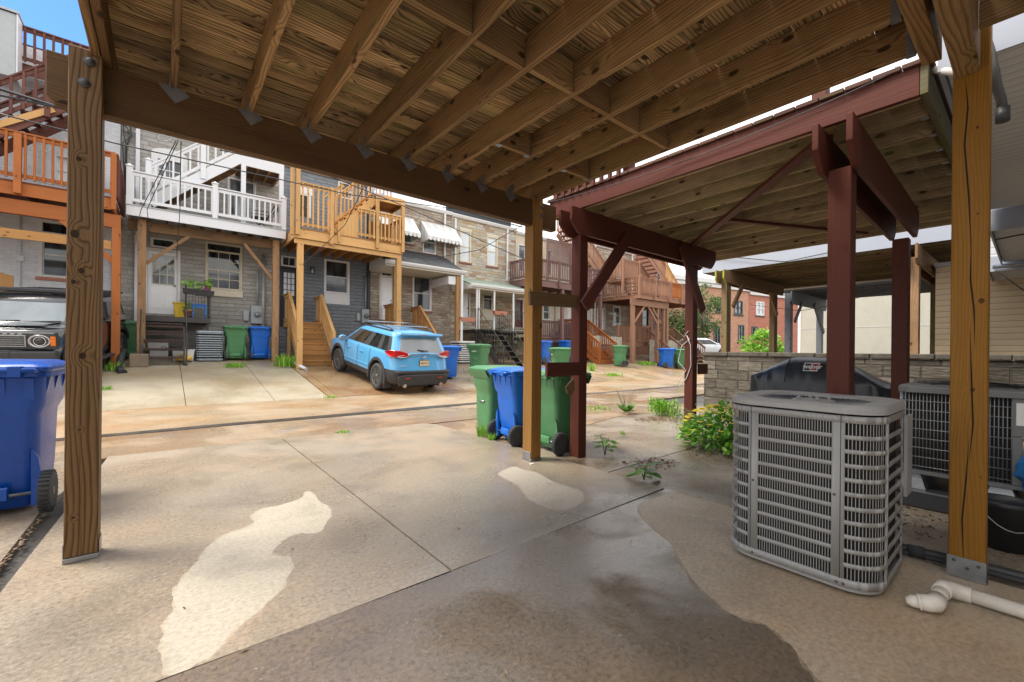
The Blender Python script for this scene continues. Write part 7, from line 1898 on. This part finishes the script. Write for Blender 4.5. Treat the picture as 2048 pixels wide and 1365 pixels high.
def weed_plant(label, c, h, nl, leafw, seed, mat='leaf_b', spread=.8):
    t = thing('leafy_weed', label, 'plant', c); rd_ = random.Random(seed); st = MB(); lf = MB(); c = V(c)
    for k in range(3):
        a = k * 2.1 + rd_.uniform(-.3, .3); top = c + V((math.cos(a) * h * .28 * spread, math.sin(a) * h * .28 * spread, h * rd_.uniform(.75, 1)))
        st.tube([c, c.lerp(top, .5) + V((0, 0, .02)), top], [.006, .005, .003], 6)
        m = nl // 3
        for i in range(m):
            f = .35 + .65 * i / m; b = c.lerp(top, f); g = a + i * 2.4 + rd_.uniform(-.4, .4); L = leafw * rd_.uniform(.8, 1.25)
            d = V((math.cos(g), math.sin(g), rd_.uniform(-.15, .35))); e = b + d * L * .5
            st.tube([b, e], .002, 4); big_leaf(lf, e, e + V((d.x, d.y, d.z - .25)) * L * 1.25, L * .95)
    st.build('stem', M['stem'], t); lf.build('leaves', M[mat], t); return t
weed_plant('broad leafed green weed growing from the joint right of the red post', gz(1210, 911), .26, 24, .075, 4)
weed_plant('small broad leafed weed at the slab edge in front of the puddle', gz(1288, 960), .17, 18, .085, 9, 'leaf', 1.2)
def tuft(label, c, r, n, h, seed, mat='leaf_b', w=.006):
    t = tag(blades(MB(), c, r, n, h, seed, w).build('grass_tuft', M[mat]), label, 'grass tuft', 'grass tufts in the joints'); return t
tuft('bright grass tuft at the foot of the three bins', gz(967, 872), .09, 90, .17, 1)
tuft('smaller grass tuft in front of the blue bin wheel', gz(984, 880), .05, 40, .11, 2)
tuft('tiny sprout on the yard concrete behind the broad leafed weed', gz(1245, 870), .04, 22, .08, 3, w=.004)
tuft('grass tuft on the pale pad in front of the green bin', gz(468, 735), .28, 130, .16, 4, w=.012)
tuft('weedy clump at the foot of the left cedar post', gz(572, 733), .34, 160, .42, 5, w=.015)
tuft('grass tuft at the corner of the pale pad by the alley', gz(660, 796), .16, 60, .07, 6, w=.008)
tuft('low grass patch on the slab edge by the alley, between our joint and bins', gz(686, 865), .10, 50, .03, 7, w=.008)
tuft('weeds beside the black downspout pipe', gz(228, 742), .16, 70, .25, 8, w=.012)
tuft('weeds in the crack of the pad behind the knotty post', gz(212, 780), .10, 50, .10, 9, w=.008)
tuft('tall grass at the foot of the orange brown steps', gz(1183, 742), .16, 70, .4, 10, w=.014)
tuft('low weeds along the crack on the far pad', gz(1225, 752), .45, 150, .14, 11, w=.014)
tuft('green weeds along the kerb under the brown balcony', gz(1290, 730), .55, 260, .22, 12, w=.018)
tuft('sparse weeds on the alley edge behind the red post', gz(1195, 818), .28, 90, .06, 13, w=.008)
# weed clumps in the yard
t = thing('weed_clump', 'dark leaved dock weed with dry stalks left of the lime coloured weeds', 'plant', gz(1252, 826)); c = V(t.location)
lf = MB(); rd_ = random.Random(3)
for k in range(34):
    a = rd_.uniform(0, 6.28); L = rd_.uniform(.12, .24); big_leaf(lf, c + V((math.cos(a) * .05, math.sin(a) * .05, .02)), c + V((math.cos(a) * L, math.sin(a) * L, rd_.uniform(.04, .20))), .07)
lf.build('leaves', M['leaf'], t); st = MB()
for k in range(8): a = rd_.uniform(0, 6.28); st.tube([c, c + V((math.cos(a) * .12, math.sin(a) * .12, .25)), c + V((math.cos(a) * .2, math.sin(a) * .2, rd_.uniform(.35, .5)))], .003, 4)
st.build('stalks', M['bark'], t)
t = thing('weed_clump', 'feathery lime green weeds on the heap of dead leaves', 'plant', gz(1330, 828)); c = V(t.location)
mb = MB()
for k in range(12): leaves(mb, c + V((rd_.uniform(-.36, .36), rd_.uniform(-.14, .14), rd_.uniform(.08, .22))), (.09, .09, .12), 46, .06, seed=40 + k, up=1.0)
blades(mb, c, .40, 120, .26, 77, .006); mb.build('leaves', M['leaf_b'], t)
# flowering shrub beside the condenser
c = V((5.52, 2.50, 0.0)); t = thing('flowering_shrub', 'leafy shrub with yellow flowers beside the condenser', 'shrub', c)
lf = MB(); rd_ = random.Random(12)
for k in range(1150):
    while True:
        q = V((rd_.uniform(-1, 1), rd_.uniform(-1, 1), rd_.uniform(0, 1)))
        if q.length < 1 and q.length > .35: break
    p = c + V((q.x * .50, q.y * .52, .03 + q.z * (.45 + .05 * math.sin(q.x * 5) + .06 * math.sin(q.y * 7 + 1))))
    d = V((q.x + rd_.gauss(0, .5), q.y + rd_.gauss(0, .5), rd_.gauss(.05, .45))).normalized(); L = rd_.uniform(.06, .13); big_leaf(lf, p, p + d * L, L * .36, V((rd_.gauss(0, .3), rd_.gauss(0, .3), 1)))
lf.build('foliage', m_leaf('shrub_leaves', (.05, .18, .015), (.15, .42, .03), (.30, .58, .06)), t)
st = MB()
for k in range(26): a = rd_.uniform(0, 6.28); st.tube([c, c + V((math.cos(a) * .22, math.sin(a) * .22, .25)), c + V((math.cos(a) * .48, math.sin(a) * .5, rd_.uniform(.3, .5)))], [.007, .005, .003], 5)
st.build('stems', M['stem'], t)
fl = MB()
for k in range(130):
    a = rd_.uniform(0, 6.28); rr = rd_.random() ** .5; q = V((math.cos(a) * rr, math.sin(a) * rr, 0)); h = math.sqrt(max(0, 1 - rr * rr))
    if rd_.random() > .55 + .45 * h: continue
    p = c + V((q.x * .51, q.y * .53, .10 + h * .42)); 
    for m_ in range(5):
        g = m_ * 1.257; d = V((math.cos(g), math.sin(g), .3)); big_leaf(fl, p, p + d * .042, .028)
fl.build('blossoms', M['leaf_y'], t)
t = thing('weed_clump', 'pale wispy weeds at the foot of the second red post beside the shrub', 'plant', gz(1375, 872)); mb = MB(); c2 = V(t.location)
for k in range(9): leaves(mb, c2 + V((rd_.uniform(-.18, .18), rd_.uniform(-.15, .15), rd_.uniform(.05, .3))), (.08, .08, .08), 22, .035, seed=60 + k)
blades(mb, c2, .2, 30, .35, 5, .002); mb.build('leaves', M['leaf'], t)
# vines and rose by the iron steps
p = gz(1018, 720); t = thing('rose_bush', 'straggling rose bush with pale blooms beside the iron steps', 'shrub', p); mb = MB(); st = MB(); rd_ = random.Random(8)
for k in range(14):
    a = rd_.uniform(0, 6.28); tp = V(p) + V((math.cos(a) * .7 - .2, math.sin(a) * .4, rd_.uniform(.5, 1.5))); st.tube([V(p), V(p).lerp(tp, .6) + V((0, 0, .2)), tp], [.014, .01, .005], 5); leaves(mb, tp, (.22, .22, .2), 26, .10, seed=90 + k)
    leaves(mb, V(p).lerp(tp, .6) + V((0, 0, .15)), (.2, .2, .2), 14, .09, seed=120 + k)
st.build('stems', M['bark'], t); mb.build('foliage', M['leaf_d'], t); fl = MB()
for k in range(9): leaves(fl, V(p) + V((rd_.uniform(-.7, .4), rd_.uniform(-.5, .2), rd_.uniform(.7, 1.5))), (.05, .05, .05), 9, .06, seed=200 + k)
fl.build('blossoms', M['cream'], t)
# trees
def tree(name, label, base, h, crown, n, seed, mat='leaf_d', leaf=.22, trunk=.16, group=None):
    t = thing(name, label, 'tree', base, 0, group); rd_ = random.Random(seed); b = V(base); st = MB(); lf = MB()
    cz = h - crown[2]; top = b + V((0, 0, cz)); st.tube([b, b.lerp(top, .5) + V((.08, 0, 0)), top], [trunk, trunk * .75, trunk * .5], 9)
    for k in range(int(n)):
        while True:
            q = V((rd_.uniform(-1, 1), rd_.uniform(-1, 1), rd_.uniform(-1, 1)))
            if .25 < q.length < 1: break
        cc = top + V((q.x * crown[0], q.y * crown[1], q.z * crown[2])); r = rd_.uniform(.18, .34) * min(crown)
        if k < 26: st.tube([b.lerp(top, rd_.uniform(.45, 1)), b.lerp(top, .9).lerp(cc, .5) + V((0, 0, .1)), cc], [trunk * .35, trunk * .2, trunk * .06], 5)
        leaves(lf, cc, (r * 1.3, r * 1.3, r), 46, leaf, seed=seed * 100 + k, up=.0)
    st.build('trunk', M['bark'], t); lf.build('crown', M[mat], t); return t
p = V((0, 0, CAM_H)) + ray(1352, 690) * 40; tree('broadleaf_tree', 'bushy green tree beyond the last house of the row', (p.x, p.y, .9), 4.7, (2.6, 2.4, 1.9), 80, 5, leaf=.26)
p = V((0, 0, CAM_H)) + ray(1405, 690) * 36; tree('slender_tree', 'thin loose crowned young tree in front of the pale orange brick house', (p.x, p.y, .6), 6.6, (1.5, 1.5, 2.6), 34, 6, leaf=.24, trunk=.08)
p = V((0, 0, CAM_H)) + ray(1524, 700) * 19; tree('young_tree', 'bright green sapling rising behind the block wall', (p.x, p.y, -.05), 2.3, (.75, .75, .85), 40, 7, 'leaf_b', .15, .03)
# dead leaves and litter
def litter(label, spots, n, seed, size=.035):
    mb = MB(); rd_ = random.Random(seed)
    for _ in range(n):
        cx_, cy_, rx, ry = rd_.choice(spots); a = rd_.uniform(0, 6.28); r = rd_.random() ** .7; p = V((cx_ + math.cos(a) * rx * r, cy_ + math.sin(a) * ry * r, -.012 + rd_.uniform(.0, .03) * (1 - r)))
        g = rd_.uniform(0, 6.28); d = V((math.cos(g), math.sin(g), rd_.gauss(.1, .3))); L = size * rd_.uniform(.5, 1.6); big_leaf(mb, p, p + d * L, L * rd_.uniform(.3, .6), V((rd_.gauss(0, .4), rd_.gauss(0, .4), 1)), .2)
    return tag(mb.build('leaf_litter', M['straw']), label, 'leaf litter', None, 'stuff')
a1, a2, a3, a4 = gz(1425, 905), gz(1340, 838), gz(1300, 838), gz(1300, 925)
litter('brown dead leaves scattered below the flowering shrub and weeds', [(a1.x, a1.y, .36, .28), (a1.x + .3, a1.y - .25, .4, .3), (a2.x, a2.y, .55, .25), (a3.x, a3.y, .4, .18), (a4.x, a4.y, .35, .25), (4.6, .95, .5, .4), (4.05, .75, .4, .35), (4.4, .3, .5, .3)], 900, 4)
mb = MB(); rd_ = random.Random(31)
for _ in range(75):
    x, y = rd_.uniform(-.3, 9), rd_.uniform(.6, 6.1)
    g = rd_.uniform(0, 6.28); d = V((math.cos(g), math.sin(g), .05)); L = rd_.uniform(.01, .035); big_leaf(mb, V((x, y, .004 if x < 3.4 else -.012)), V((x, y, .006 if x < 3.4 else -.010)) + d * L, L * .4)
tag(mb.build('fallen_bits', M['straw']), 'scattered single leaves and specks on the damp slabs', 'leaf litter', None, 'stuff')
# dirt and cracked mortar along the left slab edge
mb = MB(); rd_ = random.Random(17)
for k in range(110):
    f = k / 110; y = 2.3 + f * 2.2; x = -.705 + .04 * f + rd_.gauss(0, .012); s = rd_.uniform(.005, .014)
    mb.lathe((x, y, -.02), [(s, 0), (s * .9, s * .5), (s * .3, s * .8)], 6)
tag(mb.build('crumbled_mortar', M['straw']), 'crumbled mortar and dirt along the crack by the deep blue bin', 'debris', None, 'stuff')
# ---------------------------------------------------------------- overhead service cables
def cable(label, pts, r=.012, sag=.0, name='overhead_cable'):
    out = []
    for a, b in zip(pts, pts[1:]):
        for k in range(13):
            f = k / 12; p = V(a).lerp(V(b), f); p.z -= sag * 4 * f * (1 - f); out.append(p)
    return tag(MB().tube(out, r, 6).build(name, M['black']), label, 'cable', 'overhead cables along the alley')
Yc = 9.2
def W(px, py, Y=Yc): return atY(px, py, Y)
cable('thick black bundle of cables crossing below the end of our beam at the left', [W(-60, 160), W(140, 222), W(560, 324), W(900, 412)], .020)
cable('second black cable running just under our beam to the far houses', [W(-60, 178), W(212, 236), W(600, 331), W(1046, 455)], .016)
cable('sloping black cable crossing the white balcony stairs and the awnings', [W(0, 228), W(230, 287), W(700, 390), W(900, 417), W(1050, 425)], .010)
cable('black cable from the beam crossing the cedar balcony down to the cream house', [W(440, 300), W(640, 345), W(790, 405), W(1050, 520)], .010)
cable('thin black cable dropping from the bundle to the far cream wall at right', [W(1046, 450), W(960, 500), W(850, 520)], .010)
for i, (px, lab) in enumerate(((352, 'first of two black drop wires falling across the white balcony to the left post'), (356, 'second black drop wire falling across the white balcony beside the first'))):
    cable(lab, [W(px, 282), atY(px - 70 + 8 * i, 420, 12.0), atY(px - 82 + 26 * i, 470, 15.8)], .007, 0, 'drop_wire')
cable('straight black drop wire hanging to the top of the white kitchen door', [W(362, 284), atY(360, 420, 13), atY(353, 520, F - .1)], .008, 0, 'drop_wire')
cable('black drop wire falling from the cable across the cedar balcony to its post', [W(738, 352), atY(715, 400, 11), atY(690, 450, 13), atY(660, 480, 14.4), atY(605, 530, 14.5)], .010, 0, 'drop_wire')
tag(MB().tube([W(330 + 14 * math.cos(a), 276 + 7 * math.sin(a)) for a in [k * .6 for k in range(11)]] + [W(352, 282)], .010, 6).build('cable_loop', M['meter']), 'grey coiled cable loop where the drop wires leave the bundle', 'cable')
t = thing('cable_coil', 'tangled coil of pale wire hanging at the cedar landing', 'cable', W(757, 385, 14.5)); mb = MB(); rd_ = random.Random(3)
for k in range(5): mb.tube([atY(757 + rd_.uniform(6, 15) * math.cos(a), 384 + rd_.uniform(6, 13) * math.sin(a), 14.45) for a in [q * .7 for q in range(9)]], .010, 5)
mb.build('wire', M['meter'], t)
cable('thin pale cable strung along the red deck from its front beam to the house', [V((3.44, 3.60, 2.92)), V((3.58, 2.0, 2.90)), V((3.58, .5, 3.0))], .004, .02, 'strung_wire')
cable('thin dark wire running beneath the white metal fascia', [atX(1425, 511, 10.9), atX(1570, 524, 10.9), atX(1660, 505, 10.9)], .010, .0, 'strung_wire')
cable('thin wire crossing under the slate grey deck', [atX(1500, 610, 14.9), atX(1600, 622, 14.9), atX(1660, 612, 14.9), atX(1790, 575, 14.9)], .008, 0, 'strung_wire')
cable('dark wire at the right edge sagging below the grey soffit', [atX(1990, 480, 7.0), atX(2030, 472, 7.0), atX(2070, 465, 7.0)], .008, 0, 'strung_wire')
cable('dark wire slanting across the beige siding at the right edge', [atX(1990, 540, 10.2), atX(2060, 590, 10.2)], .010, 0, 'strung_wire')
# string hanging on the second red post
tag(MB().tube([V((6.19, 3.34 + dy, z)) for dy, z in ((.0, 1.52), (.05, 1.46), (-.03, 1.40), (.10, 1.30), (.16, 1.05), (.03, .92), (.15, .75), (.17, .62), (.02, .80), (-.05, 1.0), (-.04, 1.3), (.02, 1.45))], .006, 5).build('hanging_string', M['white']), 'white tangled string hanging on the second red post', 'string')
# leaf shaped wooden scrap between the bin and the red post
tag(MB().prism([atY(1132, 775, 3.24), atY(1148, 757, 3.24), atY(1150, 780, 3.24), atY(1143, 790, 3.24), atY(1136, 788, 3.24)], (0, .02, 0)).build('wood_scrap', M['w_post']), 'pale pointed scrap of wood stuck between the green bin and red post', 'scrap')
tag(MB().box(*atZ(1062, 930)[:2], .001, atZ(1062, 930).x + .05, atZ(1062, 930).y + .03, .006).build('paint_chip', M['white']), 'small white chip on the slab at the foot of the golden post', 'chip')
pz = [atY(585, 722, 15.0), atY(600, 733, 14.6), atY(612, 738, 14.3)]
tag(MB().tube(pz, .05, 10).build('drain_spout', M['vinyl']), 'white plastic drain pipe end at the foot of the left cedar post', 'pipe')
tag(MB().prism([atY(0, 545, F - 1.2), atY(26, 552, F - 1.2), atY(26, 600, F - 1.2), atY(0, 600, F - 1.2)], (0, .06, 0)).build('stair_rail_panel', M['cedar2']), 'brown slatted stair rail behind the roof of the black off-roader', 'railing')
